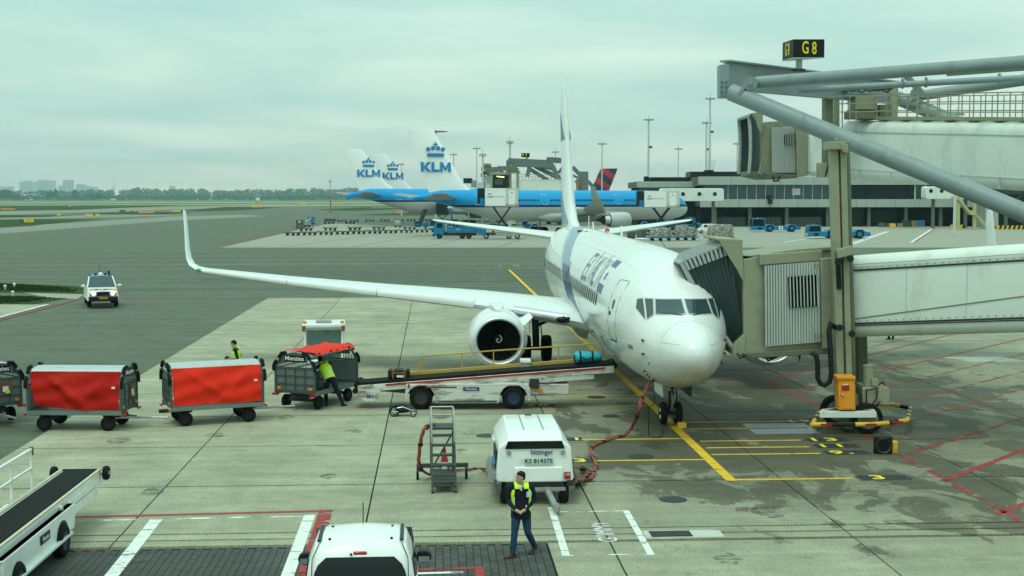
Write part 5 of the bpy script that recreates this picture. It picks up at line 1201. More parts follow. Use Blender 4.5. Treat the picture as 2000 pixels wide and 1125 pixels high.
# ------------------------------------------------------------------ terminal building
D_T = 320.0; KT = D_T / 2600
def X_(px): return (px - 1000) * KT
def Z_(py, d=D_T): return CH + (387 - py) * d / 2600
te_ = thing('terminal_building', 'long low terminal with a pale roof band, dark glass storey and open ground floor', 'terminal', (*c2w(0, D_T), 0), -YAW)
m_tband = M('terminal_pale_cladding', (.33, .37, .345), .55, var=.05, scale=.4, dirt=(.26, .28, .26), dscale=.5, damt=.5, stretch=(1, 1, .2))
m_tglass = M('terminal_glass', (.018, .050, .052), .08, var=.4, scale=.12, spec=.7); m_tdark = M('terminal_dark_recess', (.010, .014, .015), .8, var=.2); m_tblack = M('terminal_dark_panel', (.012, .022, .024), .35, var=.2, scale=.3)
m_tcol = M('terminal_concrete_column', (.13, .14, .12), .7, var=.12, scale=.6)
def tb(name, mat, px0, px1, y0, y1, dep, off=0.0, par=None, bev=0):
    z0, z1 = Z_(y1), Z_(y0); return bx(name, mat, par or te_, (X_(px0) + X_(px1)) / 2, off + dep / 2, (z0 + z1) / 2, X_(px1) - X_(px0), dep, z1 - z0, bev=bev)
for k in range(28): tb('roof_panel', m_tband, 1362 + k * 32, 1362 + k * 32 + 31.6, 345, 361, .4, -.9)
tb('roof', m_tcol, 1362, 2260, 345.5, 359, 30, -.4); tb('wall_core', m_tdark, 1372, 2260, 361, 446, 12, 6); tb('floor_slab', m_tcol, 1370, 2260, 390, 403, 20, .1)
for k in range(22): tb('band_panel', m_tband, 1366 + k * 38, 1366 + k * 38 + 37.5, 389, 404.5, .4, -.8)
gl_ = [1372, 1398, 1420]
for k in range(12): x = 1421 + k * 18.3; tb('window_pane', m_tglass, x + .6, x + 17.6, 361, 389, .12, .3)
for k in range(13): x = 1421 + k * 18.3; tb('mullion', m_palegrey, x - .5, x + .5, 361, 389, .3, .05)
for k in range(3): tb('window_pane', m_tglass, 1374 + k * 16, 1389 + k * 16, 361, 389, .12, .3)
tb('blind', m_palegrey, 1546, 1562, 368, 381, .05, .25)
for k in range(7): tb('dark_panel', m_tblack, 1656 + k * 18.5, 1656 + k * 18.5 + 18.2, 361, 389, .2, .2)
tb('window_pane', m_tglass, 1787, 1804, 361, 389, .12, .3); tb('door_post', m_palegrey, 1784, 1787, 361, 389, .3, .1); tb('door_post', m_palegrey, 1804, 1807, 361, 389, .3, .1)
for k in range(20): tb('window_pane', m_tglass, 1875 + k * 20, 1893 + k * 20, 361, 389, .12, .3)
for px in (1397, 1465, 1537, 1617, 1698, 1770, 1838, 1905, 1975, 2045, 2115): tb('column', m_tcol, px - 3, px + 3, 404, 446, .8, .5)
for px in (1420, 1640): pass
for a, b_ in ((1402, 1462), (1468, 1534), (1540, 1612)):
    n = 9
    for k in range(n): tb('ground_window', m_tglass, a + (b_ - a) * k / n + .5, a + (b_ - a) * (k + 1) / n - .8, 424, 443, .1, 3.0); tb('window_post', m_tcol, a + (b_ - a) * k / n - .4, a + (b_ - a) * k / n + .4, 424, 443, .2, 2.9)
tb('rear_door', m_tblack, 1712, 1760, 410, 444, .2, 4); tb('rear_door', m_tblack, 1624, 1690, 406, 446, .2, 2)
tb('roof_plant', m_tblack, 1360, 1462, 333.5, 345, 9, 12); tb('roof_plant', m_tdark, 1388, 1402, 331, 346, 5, 8); tb('roof_rail', m_tdark, 1283, 1360, 344.5, 353, 7, 14)
for k in range(4): tb('roof_panel', m_tband, 1250 + k * 29, 1250 + k * 29 + 28.6, 353.5, 365.5, .4, 9)
tb('side_roof', m_tcol, 1250, 1366, 354, 366, 25, 9.3); tb('side_wall', m_tdark, 1254, 1368, 366, 446, 18, 12)
for k in range(10): tb('window_pane', m_tglass, 1256 + k * 11, 1266 + k * 11, 366, 371, .1, 11.7)
tb('roof_plant', m_tdark, 1269, 1276, 343, 354, 4, 12)
# glass of the departure hall beyond
lamp = tb('flood_lamp', m_black, 1497, 1505, 381, 398, .8, -1.6)
# fixed bridges with round windows
def pod(label, px0, px1, y0, y1, d, wins, dep=3.5):
    k = d / 2600; c_ = P((px0 + px1) / 2, 387, d); t_ = thing('fixed_bridge', label, 'boarding bridge', (c_[0], c_[1], 0), -YAW, 'white fixed bridges with round windows')
    w = (px1 - px0) * k; z0, z1 = CH + (387 - y1) * k, CH + (387 - y0) * k
    prof = rrect(0, (z0 + z1) / 2, w, z1 - z0, .55, 5); B().prism(prof, 'y', 0, dep).build('tunnel', m_tunnel, t_, bev=.12, sm=40)
    for px, py in wins:
        x = (px - (px0 + px1) / 2) * k; z = CH + (387 - py) * k
        f = B().cyl((x, -.02, z), (x, .06, z), .50, n=20).build('round_window', m_palegrey, t_, sm=40); B().cyl((x, -.05, z), (x, .05, z), .42, n=20).build('pane', m_glass, f, sm=40)
    for x in (-w * .3, w * .35): B().box(x, dep / 2, z0 / 2, .6, .8, z0).build('leg', m_tcol, t_, sm=0)
pod('white fixed bridge with three round windows behind the nose of the nearest blue airliner', 1290, 1414, 368, 393, 288, ((1334, 379), (1366, 379), (1396, 379)))
pod('white fixed bridge with two round windows beside the olive stairs', 1808, 1906, 364, 389, 300, ((1818, 373), (1839, 373)))
# olive stairs and clutter in front of the terminal
D_S = 290.0
def E_(px, py, d=D_S): return PV(px, py, d)
st = thing('stairway', 'olive yellow outside stairway with a landing below the fixed bridge', 'stairs', (*P(1890, 387, D_S)[:2], 0))
b = B()
for dz_ in (0, 1.5): b.loft([[E_(x, y) + AWAY * dz_ for x, y in q] for q in ()] or [[E_(*p) + AWAY * dz_ for p in ((1862, 390), (1872, 390), (1896, 420), (1908, 420), (1928, 444), (1928, 438), (1902, 411), (1894, 411), (1873, 384), (1862, 384))], [E_(*p) + AWAY * (dz_ + .12) for p in ((1862, 390), (1872, 390), (1896, 420), (1908, 420), (1928, 444), (1928, 438), (1902, 411), (1894, 411), (1873, 384), (1862, 384))]])
put(b, 'stringer', M('stair_olive_paint', (.40, .40, .18), .5), st, sm=0)
b = B()
for k in range(16): b.beam(E_(1873 + k * 3.2, 388 + k * 3.4) + AWAY * .1, E_(1873 + k * 3.2, 388 + k * 3.4) + AWAY * 1.5, .3, .05)
put(b, 'tread', m_steel, st, sm=0)
for px in (1872, 1904): put(ext([(px - 3, 392, D_S + .4), (px + 3, 392, D_S + .4), (px + 3, 446, D_S + .4), (px - 3, 446, D_S + .4)], .6), 'post', M('stair_olive_paint', (.40, .40, .18), .5), st, sm=0)
wl_ = thing('service_building', 'pale service hut with steel stairs at the right picture edge in front of the terminal', 'building', (*P(1960, 387, 298)[:2], 0))
put(ext([(1925, 380, 298), (1950, 380, 298), (1950, 442, 298), (1925, 442, 298)], 6), 'wall', m_tband, wl_, sm=0); put(ext([(1950, 378, 302), (2200, 378, 302), (2200, 442, 302), (1950, 442, 302)], 6), 'wall', m_tdark, wl_, sm=0); put(ext([(1962, 382, 299), (1968, 382, 299), (1968, 440, 299), (1962, 440, 299)], .6), 'column', m_tcol, wl_, sm=0)
b = B()
for a, q in (((1965, 405), (2010, 372)), ((1990, 412), (2040, 380)), ((1965, 378), (2080, 374))): b.beam(E_(*a, 296), E_(*q, 296), .3, .5)
put(b, 'steel_stair', m_dark, wl_, sm=0)
def low(label, cat, name, px0, px1, y0, y1, d, mat, grp=None, dep=1.2, extra=None):
    c_ = P((px0 + px1) / 2, 387, d); t_ = thing(name, label, cat, (c_[0], c_[1], 0), -YAW, grp); k = d / 2600; w = (px1 - px0) * k; z1 = CH + (387 - y0) * k; z0 = max(0, CH + (387 - y1) * k)
    o = bx('body', mat, t_, 0, 0, (z0 + z1) / 2, w, dep, z1 - z0, bev=.03); bx('base', m_dark, t_, 0, 0, z0 + .03, w * .96, dep * .96, .06); bx('rim', m_dark, t_, 0, 0, z1 + .03, w * .98, dep * .98, .05); return t_
m_crate = M('crate_wood', (.24, .20, .13), .8, var=.3, scale=3); m_bin = M('blue_bin_plastic', (.02, .13, .30), .5)
low('blue wheeled bin in front of the open ground floor', 'bin', 'waste_bin', 1793, 1806, 430, 442, 305, m_bin)
low('greenish tarpaulin covered pile left of the blue bin', 'pile', 'covered_pile', 1762, 1779, 431, 443, 306, m_leafB)
for lab, a, q, y, mm in (('brown crate stack touching the blue bin', 1781, 1792, 431, m_crate), ('brown crate left of the covered pile', 1754, 1763, 436, m_crate), ('yellow crate third from the blue bin', 1738, 1749, 436, m_yel), ('grey crate left of the yellow crate', 1717, 1727, 435, m_cartgrey), ('small grey crate between the yellow and grey crates', 1730, 1734, 436, m_cartgrey)): low(lab, 'crate', 'crate', a, q, y, 443, 306, mm, 'crates by the terminal wall')
def kerbbar(label, px0, px1, py, d, grp='striped barriers by the terminal'):
    a, q = P(px0, py, d), P(px1, py, d); k = d / 2600; w = (px1 - px0) * k; c_ = P((px0 + px1) / 2, 387, d); t_ = thing('striped_barrier', label, 'barrier', (c_[0], c_[1], 0), -YAW, grp); n = max(4, int(w / .5)); 
    for m_, par_ in ((0, 'yellow_stripe'), (1, 'black_stripe')):
        b = B()
        for i in range(m_, n, 2): x = -w / 2 + (i + .5) * w / n; b.prism([(x - .25, .05), (x + .25, .05), (x + .5, .85), (x, .85)], 'y', -.25, .25)
        b.build(par_, m_yel if m_ == 0 else m_black, t_, sm=0)
kerbbar('yellow and black barrier at the right edge below the steel stairs', 1947, 2010, 446, 290); kerbbar('short yellow and black barrier beside the pale service hut', 1928, 1958, 440, 305); kerbbar('white and yellow striped barrier at the foot of the olive stairs', 1856, 1884, 444, 300)
# ------------------------------------------------------------------ bridges of the far pier behind the blue airliners
def pier(label, d, beams, boxes, rails=()):
    c_ = P(beams[0][0][0], 387, d); t_ = thing('pier_bridge', label, 'boarding bridge', (c_[0], c_[1], 0), 0, 'steel framed bridges of the far pier')
    for a, q, w in beams:
        dd = d + (a[2] if len(a) > 2 else 0); put(B().beam(PV(a[0], a[1], dd), PV(q[0], q[1], d + (q[2] if len(q) > 2 else 0)), w, w), 'steel_beam', m_pier, t_, sm=0)
    for nm, mm, x0, x1, y0, y1, dep in boxes: put(ext([(x0, y0, d - 1), (x1, y0, d - 1), (x1, y1, d - 1), (x0, y1, d - 1)], dep), nm, mm, t_, sm=0)
    for x0, x1, y0, y1 in rails:
        b = B()
        for k in range(15): x = x0 + (x1 - x0) * k / 14; b.beam(PV(x, y0, d - 1.2), PV(x + 2, y1, d - 1.2), .10, .10)
        for f in (0, .5): b.beam(PV(x0, y0 + (y1 - y0) * f, d - 1.2), PV(x1, y0 + (y1 - y0) * f + 1.5, d - 1.2), .10, .10)
        put(b, 'railing', m_bridge, t_, sm=0)
    return t_
m_pier = M('pier_steel_grey', (.13, .165, .17), .5, var=.1)
pb = pier('steel framed pier bridge under the F 7 sign behind the nearest blue airliner', 305, [((992, 313), (1074, 317), 1.0), ((1000, 321), (1080, 323), 1.1), ((1072, 312), (1102, 314, 8), 1.2), ((1072, 312), (1102, 368), 1.0), ((1046, 325), (1088, 346, 6), .8), ((1060, 325), (1080, 331, 5), .5), ((1092, 336, 4), (1103, 322, 8), .5), ((1118, 326, 6), (1141, 350, 6), .9), ((1118, 342, 6), (1136, 351, 6), .5), ((1148, 354, 6), (1164, 370, 6), .8), ((1138, 345, 6), (1124, 357, 6), .7), ((993, 313), (993, 332), 1.0), ((1034, 325), (1030, 345), .9), ((1036, 331), (1070, 352, 3), .7)],
           [('tunnel', m_tunnel, 1013, 1104, 350.5, 372, 3), ('lift_column', m_bridge, 1008, 1014, 328, 372, 1.5), ('winch_cabinet', m_bridged, 989, 1010, 323, 336, 2), ('winch_frame', m_bridge, 988, 1016, 334, 339, 2), ('cab', m_bridge, 957, 962, 338, 370, 3), ('cab_roof', m_bridge, 957, 999, 336, 341, 3), ('cab_side', m_bridged, 994, 999, 339, 370, 3), ('cab_interior', m_tblack, 962, 994, 341, 370, 2.6), ('cab_window', m_tglass, 967, 982, 350, 361, -.1), ('link_tunnel', m_tunnel, 998, 1008, 351, 372, 3), ('end_tower', m_pier, 1130, 1149, 335, 372, 3), ('end_wall', m_crate, 1126, 1138, 350, 372, 2)], ((1012, 1100, 340, 351),))
put(ext([(970, 343.5, 303), (985, 345, 303), (985, 347, 303), (970, 345.5, 303)], .1), 'ceiling_lamp', glow('warm_lamp', (1, .75, .3), 1.6), pb, sm=0)
pb2 = pier('farther pier bridge under the F 9 sign left of the lit cab', 340, [((940, 330), (972, 330), 1.0), ((972, 329), (990, 329), 1.2), ((945, 337), (972, 337), .9), ((972, 330), (985, 340), .8), ((950, 337), (957, 346), .8)],
            [('lift_column', m_bridge, 943, 948, 330, 372, 1.2), ('cab', m_tblack, 905, 922, 348, 358, 3), ('link_tunnel', m_palegrey, 928, 956, 356, 372, 3), ('winch_cabinet', m_bridged, 939, 948, 338, 346, 2), ('cab_side', m_bridge, 920, 930, 352, 366, 3)], ((948, 960, 344, 356),))
def gsign(label, s_, px0, px1, y0, y1, ypole, d):
    k = d / 2600; c_ = P((px0 + px1) / 2, (y0 + y1) / 2, d); t_ = thing('gate_sign', label, 'sign', c_, -YAW, 'gate signs of the far pier'); w, h = (px1 - px0) * k, (y1 - y0) * k
    bx('sign_box', m_signblk, t_, 0, .3, 0, w, .6, h); text('lettering', s_, m_signyel, t_, h * .9, (-w * .1, -.02, 0), (PI / 2, 0, 0), .01, sp=1.1, bold=.02); B().cyl((w * .15, .3, -h / 2), (w * .15, .3, -h / 2 - (ypole - y1) * k), .28, n=8).build('sign_post', m_bridge, t_)
gsign('black gate sign reading F 7 above the far pier bridge', 'F 7', 1018, 1034.5, 299, 307, 320, 306); gsign('smaller black gate sign reading F 9 left of the F 7 sign', 'F9 F9', 945, 959, 319.5, 326, 336, 340)
# ------------------------------------------------------------------ light masts
def mast(label, px, yt, d, kind='cross', r=.22):
    c_ = P(px, yt, d); t_ = thing('light_mast', label, 'light mast', (c_[0], c_[1], 0), -YAW, 'floodlight masts around the apron'); h = c_[2]
    B().cyl((0, 0, 0), (0, 0, h), r * 1.35, r * .7, 10).build('pole', m_palegrey if kind != 'stripe' else m_steel, t_)
    w = 2.2 if kind == 'cross' else 1.5
    if kind == 'ring': w = 3.8
    h_ = B().box(0, 0, h, w * 1.05, .25, .22)
    for k in range(-2, 3): h_.box(k * w * .24, -.3, h + (.05 if kind != 'low' else -.3), w * .17, .7, .30, rx=.4)
    if kind == 'ring': h_.lathe([(h - .3, .5), (h - .1, w), (h + .12, w), (h + .2, .3)], ax='z', n=16)
    h_.build('floodlight_head', m_steel, t_, sm=0); B().cyl((0, 0, h), (0, 0, h + 1.2), .06, n=5).build('lightning_rod', m_steel, t_)
    if r > .26: bx('platform', m_dark, t_, .5, 0, h * .74, .9, .5, .5)
    if kind == 'stripe':
        for k in range(5): B().cyl((0, 0, k * 1.6), (0, 0, k * 1.6 + .8), r * 1.5, n=10).build('red_band', m_red, t_)
for a in (('light mast with a broad ring head right of the nearest blue tail', 851, 257, 430, 'ring', .3), ('thin light mast left of the F 9 sign', 931, 290, 430), ('sturdy light mast on the pier left of the F 7 sign', 996, 276, 318, 'low', .34), ('short thin light mast just right of the nearest blue tail', 886, 302, 470), ('light mast right of the parked airliner fin', 1176, 281, 400), ('tall light mast at the left end of the terminal', 1267, 234, 345, 'cross', .3), ('thin light mast in the middle between the two tall ones', 1325, 291, 440), ('tallest light mast rising behind the terminal roof', 1387, 193, 338, 'cross', .32), ('light mast just left of the tallest one', 1380, 240, 352, 'cross', .28), ('light mast right of the tallest one over the terminal', 1440, 281, 420), ('small light mast behind the pier bridge right of the F 7 sign', 1085, 297, 470), ('red and white banded light mast left of the three blue tails', 645, 354, 620, 'stripe'), ('faint light mast between the middle and nearest blue tails', 784, 321, 520), ('stubby pier lamp above the F 9 sign', 943, 301, 330, 'low', .28), ('light mast seen through the roof railing of the upper bridge', 1869, 223, 250)):
    mast(*a)
# ================================================================== VEHICLES AND CARGO ON THE FAR APRON
def at(px, py, turn=0.0): return dict(loc=G(px, py), rz=-YAW + turn)
def wheel(par, x, y, r, w, mat=None, hub=None, name='tyre', n=18):
    o = B().lathe([(-w / 2, r * .55), (-w / 2, r * .9), (-w * .36, r), (w * .36, r), (w / 2, r * .9), (w / 2, r * .55)], (x, 0, r), 'z' if False else 'x', n).build(name, m_rub, par, sm=45)
    o.data.transform(Matrix.Translation((0, y, 0)) @ Matrix.Translation((x, 0, 0)) @ Matrix.Rotation(PI / 2, 4, 'Z') @ Matrix.Translation((-x, 0, 0)))
    h = B().lathe([(-w * .42, .01), (-w * .36, r * .3), (-w * .44, r * .56), (w * .44, r * .56), (w * .36, r * .3), (w * .42, .01)], (0, 0, r), 'x', 14).build('wheel_rim', hub or m_cartgrey, o, sm=45)
    h.data.transform(Matrix.Translation((x, y, 0)) @ Matrix.Rotation(PI / 2, 4, 'Z'))
    return o
def far_wheels(t_, xs, y, r, w=.3, hub=None):
    for x in xs:
        for s in (-1, 1):
            o = B().cyl((x, s * y - w / 2, r), (x, s * y + w / 2, r), r, n=14).build('tyre', m_rub, t_, sm=40)
            B().cyl((x, s * y - w / 2 - .03, r), (x, s * y + w / 2 + .03, r), r * .55, n=12).build('wheel_rim', hub or m_klmblue, o, sm=40)
# cargo dollies
def make_dolly(label, loc, rz, L=2.7):
    t_ = thing('cargo_dolly', label, 'dolly', loc, rz, 'empty cargo dollies on the far apron')
    bx('deck', m_dark, t_, 0, 0, .52, L, 1.5, .14)
    b = B()
    for k in range(7): b.cyl((-L / 2 + .2 + k * (L - .4) / 6, -.7, .62), (-L / 2 + .2 + k * (L - .4) / 6, .7, .62), .05, n=6)
    b.build('rollers', m_steel, t_); b = B()
    for s in (-1, 1): b.box(s * L / 2, 0, .66, .08, 1.5, .2)
    b.build('end_stop', m_cartgrey, t_, sm=0)
    for x in (-L * .36, L * .02, L * .36):
        for s in (-1, 1): B().cyl((x, s * .6 - .09, .21), (x, s * .6 + .09, .21), .21, n=12).build('tyre', m_rub, t_, sm=40)
    B().tube([(-L / 2, 0, .42), (-L / 2 - .7, 0, .34)], .04, 6).build('drawbar', m_steel, t_); return t_
d0 = None; ordn = ['first', 'second', 'third', 'fourth', 'fifth', 'sixth', 'seventh', 'eighth', 'ninth', 'tenth']
rows = [('front', [(572 + 32.8 * k - (k * k) * .16, 460 - k * .75) for k in range(10)]), ('second', [(598, 451), (645, 450), (693, 449.5), (740, 449), (800, 448.5), (840, 448)]), ('third', [(643, 437.5), (684, 436.8)]), ('back', [(668, 433.4), (692, 433.1), (722, 433), (752, 432.6), (780, 432.3), (803, 432), (832, 431.8)])]
for rn, lst in rows:
    for k, (px, py) in enumerate(lst):
        lab = f'{ordn[k]} dolly from the left in the {rn} row of empty dollies on the far apron'; rz = -YAW + rnd.uniform(-.04, .04)
        if d0 is None: d0 = make_dolly(lab, G(px, py), rz)
        else: dup(d0, G(px, py), rz, lab)
t_ = thing('pallet_stack', 'dark stack of flat pallets standing behind the third row of dollies', 'pallets', **at(645, 432.5))
for k in range(4): bx('pallet', m_dark, t_, rnd.uniform(-.1, .1), 0, .12 + k * .2, 3.3, 1.6, .14)
def uld(label, px, py, w, h, mat, dep=1.5, dolly=True, cut=0):
    t_ = thing('cargo_container', label, 'container', group='cargo containers on the far apron', **at(px, py)); z = .45
    B().prism([(-w / 2 + cut, z), (w / 2, z), (w / 2, z + h), (-w / 2, z + h), (-w / 2, z + cut)] if cut else [(-w / 2, z), (w / 2, z), (w / 2, z + h), (-w / 2, z + h)], 'y', -dep / 2, dep / 2).build('shell', mat, t_, sm=0, bev=.02)
    b = B()
    for x in (-w / 2 + .05, 0, w / 2 - .05): b.box(x, -dep / 2 - .02, z + h / 2 + cut / 2, .06, .04, h - cut)
    b.box(0, -dep / 2 - .02, z + h - .04, w, .05, .08).box(0, -dep / 2 - .02, z + cut + .04, w, .05, .08); b.build('frame', m_steel, t_, sm=0)
    bx('label', m_vwhite, t_, 0, -dep / 2 - .03, z + h * .68, .5, .02, .3); bx('base', m_dark, t_, 0, 0, .32, w + .2, dep, .16)
    for x in (-w * .35, w * .35):
        for s in (-1, 1): B().cyl((x, s * .6 - .08, .2), (x, s * .6 + .08, .2), .2, n=10).build('tyre', m_rub, t_, sm=40)
uld('grey cargo container with a white label at the left end of the dollies', 586, 446, 1.75, 1.55, m_cartgrey); uld('darker grey container directly behind the labelled one', 600, 443, 1.3, 1.5, m_steel); uld('blue cargo container behind the grey containers', 607, 438.5, 1.9, 1.6, m_navy if False else m_klmblue)
uld('small grey container standing alone right of the dolly rows', 777, 444, 1.5, 1.3, m_steel, cut=.3); uld('grey container under the belly of the nearest blue airliner left of the scissor lift', 962, 441, 1.6, 1.5, m_steel, cut=.3); uld('pale container under the belly of the nearest blue airliner right of the scissor lift', 998, 441, 2.2, 1.5, m_palegrey, cut=.4)
# wrapped cargo on dollies
m_wrap = bpy.data.materials.new('plastic_wrapped_cargo'); m_wrap.use_nodes = True; _t = m_wrap.node_tree; _b = _t.nodes['Principled BSDF']; _co = _t.nodes.new('ShaderNodeTexCoord')
_n = noise(_t, _co.outputs['Object'], 2.6, 6, .75, 1.2); _t.links.new(ramp(_t, _n, (.38, (.03, .028, .02)), (.46, (.15, .11, .07)), (.54, (.42, .42, .38)), (.62, (.10, .075, .05))), _b.inputs['Base Color']); _b.inputs['Roughness'].default_value = .3
def cargo(label, px, py, w, h, slump=0.0):
    t_ = thing('wrapped_cargo', label, 'cargo', group='wrapped cargo pallets on dollies', **at(px, py)); b = B(); n, m = 12, 5
    rings = []
    for j in range(m + 1):
        z = .62 + h * j / m; k = 1 - .05 * (j / m) ** 3 * 3; ring = []
        for i in range(28):
            a = 2 * PI * i / 28; cx_, sy_ = math.cos(a), math.sin(a); q = max(abs(cx_), abs(sy_)); x = cx_ / q * w / 2 * k; y = sy_ / q * 1.2 * k
            ring.append((x + rnd.uniform(-.05, .05), y + rnd.uniform(-.05, .05), z - slump * max(0, x / w) * j / m + (rnd.uniform(-.10, .06) if j == m else 0)))
        rings.append(ring)
    B().loft(rings).build('load', m_wrap, t_, sm=0); b = B()
    for k in range(3): b.tube([(-w / 2 + w * (k + .5) / 3, -1.24, .6), (-w / 2 + w * (k + .5) / 3 + .1, -1.2, .6 + h * .9)], .02, 4)
    b.build('strap', m_dark, t_); d = bx('dolly', m_klmblue, t_, 0, 0, .5, w + .6, 2.4, .16)
    for x in (-w * .38, 0, w * .38):
        for s in (-1, 1): B().cyl((x, s * .9 - .1, .22), (x, s * .9 + .1, .22), .22, n=12).build('tyre', m_rub, t_, sm=40)
cargo('wrapped brown cargo pallet on a dolly, middle of the three pallets', 1339, 469, 3.3, 1.75, .9) if False else None
cargo('long low wrapped cargo pallet, leftmost of the three behind the tailplane', 1290, 470, 3.5, 1.35); cargo('silvery slumped cargo pallet between the two brown ones', 1339, 469, 3.4, 1.75, .9); cargo('tall square brown cargo pallet standing apart on the right', 1407, 471, 3.9, 2.0)
t_ = thing('stair_rack', 'dark green rack with white ladders behind the right tailplane', 'rack', **at(1243, 468)); bx('frame', m_cartgrey, t_, 0, .3, 1.0, 3.0, .9, 1.7); bx('deck', m_dark, t_, .4, 0, .3, 4.2, 1.3, .15); b = B()
for k in range(5): b.box(-.2 + k * .2, -.25, 1.1, .06, .06, 1.9)
b.build('ladder', m_steel, t_, sm=0)
for x in (-1.2, 1.4): B().cyl((x, -.7, .25), (x, .7, .25), .25, n=12).build('tyre', m_rub, t_)
# scissor lift catering trucks
m_caterblue = m_klmtail
def catering(label, px, py, zbox, wb, turn, logo, base_py, flip=1):
    t_ = thing('catering_truck', label, 'truck', group='catering trucks beside the nearest blue airliner', **at(px, base_py, turn)); hb_ = 2.9
    bo = bx('box_body', m_vwhite, t_, 0, 0, zbox + hb_ / 2, wb * .62, 2.5, hb_); bo.data.transform(Matrix.Translation((-wb * .19, 0, 0)))
    dr = bx('rear_panel', m_palegrey, t_, wb * .31, 0, zbox + hb_ / 2, wb * .38, 2.52, hb_ + .04, bev=.02)
    bx('door', m_vwhite, dr, wb * .31, -1.29, zbox + hb_ * .48, wb * .20, .06, hb_ * .80, bev=.01); bx('door_window', m_glass, dr, wb * .31, -1.33, zbox + hb_ * .74, .18, .03, .2)
    for s in (-1, 1): bx('reflector', M('orange_reflector', (.7, .16, .02), .4), dr, wb * .31 + s * wb * .14, -1.28, zbox + .16, wb * .08, .04, .2)
    bx('frame_rail', m_steel, t_, 0, 0, zbox - .08, wb + .3, 2.5, .14); bx('entry_platform', m_klmblue, t_, -wb * .5 - .45, .2, zbox + .6, .85, 2.2, 1.2); bx('entry_canopy', m_tblack, t_, -wb * .5 - .7, .4, zbox + hb_ * .55, 1.2, 2, hb_ * .9)
    text('lettering', 'catering services', m_caterblue, t_, .34, (-wb * .13, -1.262, zbox + hb_ * .52), (PI / 2, 0, 0), .004); text('lettering', 'KLM', m_caterblue, t_, .40, (-wb * .36, -1.262, zbox + hb_ * .50), (PI / 2, 0, 0), .004, bold=.04)
    b = B().box(-wb * .36, -1.262, zbox + hb_ * .63, .5, .02, .08)
    for k in range(4): b.lathe([(-1.27, .01), (-1.27, .07), (-1.25, .07), (-1.25, .01)], (-wb * .36 - .21 + k * .14, 0, zbox + hb_ * .69), 'y', 8)
    b.build('crown_mark', m_caterblue, t_, sm=0)
    b = B(); z0 = 1.15; z1 = zbox - .12; zm_ = (z0 + z1) / 2
    for y in (-1.0, .9):
        for s in (-1, 1): b.beam((s * 1.5, y, z0), (-s * 1.5, y + .1, z1), .16, .26)
    b.build('scissor_arm', m_black, t_, sm=0); b = B()
    for x, z in ((0, zm_), (1.5, z0), (-1.5, z0), (1.5, z1), (-1.5, z1)): b.cyl((x, -1.1, z), (x, 1.1, z), .09, n=8)
    b.build('scissor_shaft', m_dark, t_)
    bx('chassis', m_dark, t_, .2, 0, .85, 6.2, 1.6, .36); bx('side_guard', m_steel, t_, .1, -1.2, .78, 2.2, .06, .5); bx('side_guard', m_steel, t_, 1.9, -1.2, .72, 1.3, .06, .4)
    c = B().prism([(-4.0, .7), (-2.6, .7), (-2.6, 2.5), (-3.4, 2.5), (-4.0, 1.6)], 'y', -1.2, 1.2).build('cab', m_klmblue, t_, bev=.05); bx('side_window', m_glass, c, -3.1, -1.21, 2.0, .7, .03, .6)
    far_wheels(t_, (-2.6, 1.2, 2.6), 1.0, .45, .3, m_steel); bx('mudguard', m_vwhite, t_, 3.4, -1.0, .95, .5, .5, .25)
catering('catering truck with its box raised to the rear door of the nearest blue airliner', 980, 401, CH + (387 - 401.5) * 224 / 2600, 5.5, 0, 1, 466.5)
catering('catering truck with its box raised near the nose of the nearest blue airliner', 1291, 404, CH + (387 - 404) * 243 / 2600, 6.4, 0, 1, 459.5)
# blue flatbed truck
t_ = thing('flatbed_truck', 'blue flatbed truck with dark cab windows parked facing left before the catering truck', 'truck', **at(893, 466))
c = B().prism([(-3.95, .55), (-2.2, .55), (-2.2, 2.75), (-2.6, 2.95), (-3.5, 2.95), (-3.95, 1.85)], 'y', -1.15, 1.15).build('cab', m_klmblue, t_, bev=.06)
B().add([(-3.93, -1.0, 1.9), (-3.93, 1.0, 1.9), (-3.55, 1.0, 2.8), (-3.55, -1.0, 2.8)], [(0, 1, 2, 3)]).build('windscreen', m_glass, c, sm=0, loc=(-.03, 0, .03)); bx('side_window', m_glass, c, -2.9, -1.17, 2.2, .85, .04, .75); bx('bumper', m_dark, t_, -3.95, 0, .6, .3, 2.3, .4); bx('headlight', m_vwhite, c, -3.98, -.8, .95, .06, .35, .2)
bx('side_board', m_klmblue, t_, .9, -1.15, 1.55, 5.2, .08, .85); bx('side_board', m_klmblue, t_, .9, 1.15, 1.55, 5.2, .08, .85); bx('load_bed', m_dark, t_, .7, 0, 1.1, 5.8, 2.3, .16); bx('tail_board', m_klmblue, t_, 3.55, 0, 1.55, .08, 2.3, .85); bx('crane_post', m_steel, t_, -1.9, 0, 1.7, .45, 1.2, 1.5); bx('chassis', m_dark, t_, .3, 0, .75, 6, 1.0, .4); text('lettering', 'KLM', m_vwhite, t_, .35, (.2, -1.2, 1.55), (PI / 2, 0, 0), .004)
far_wheels(t_, (-2.95, .9, 2.0), 1.0, .46, .3, m_dark)
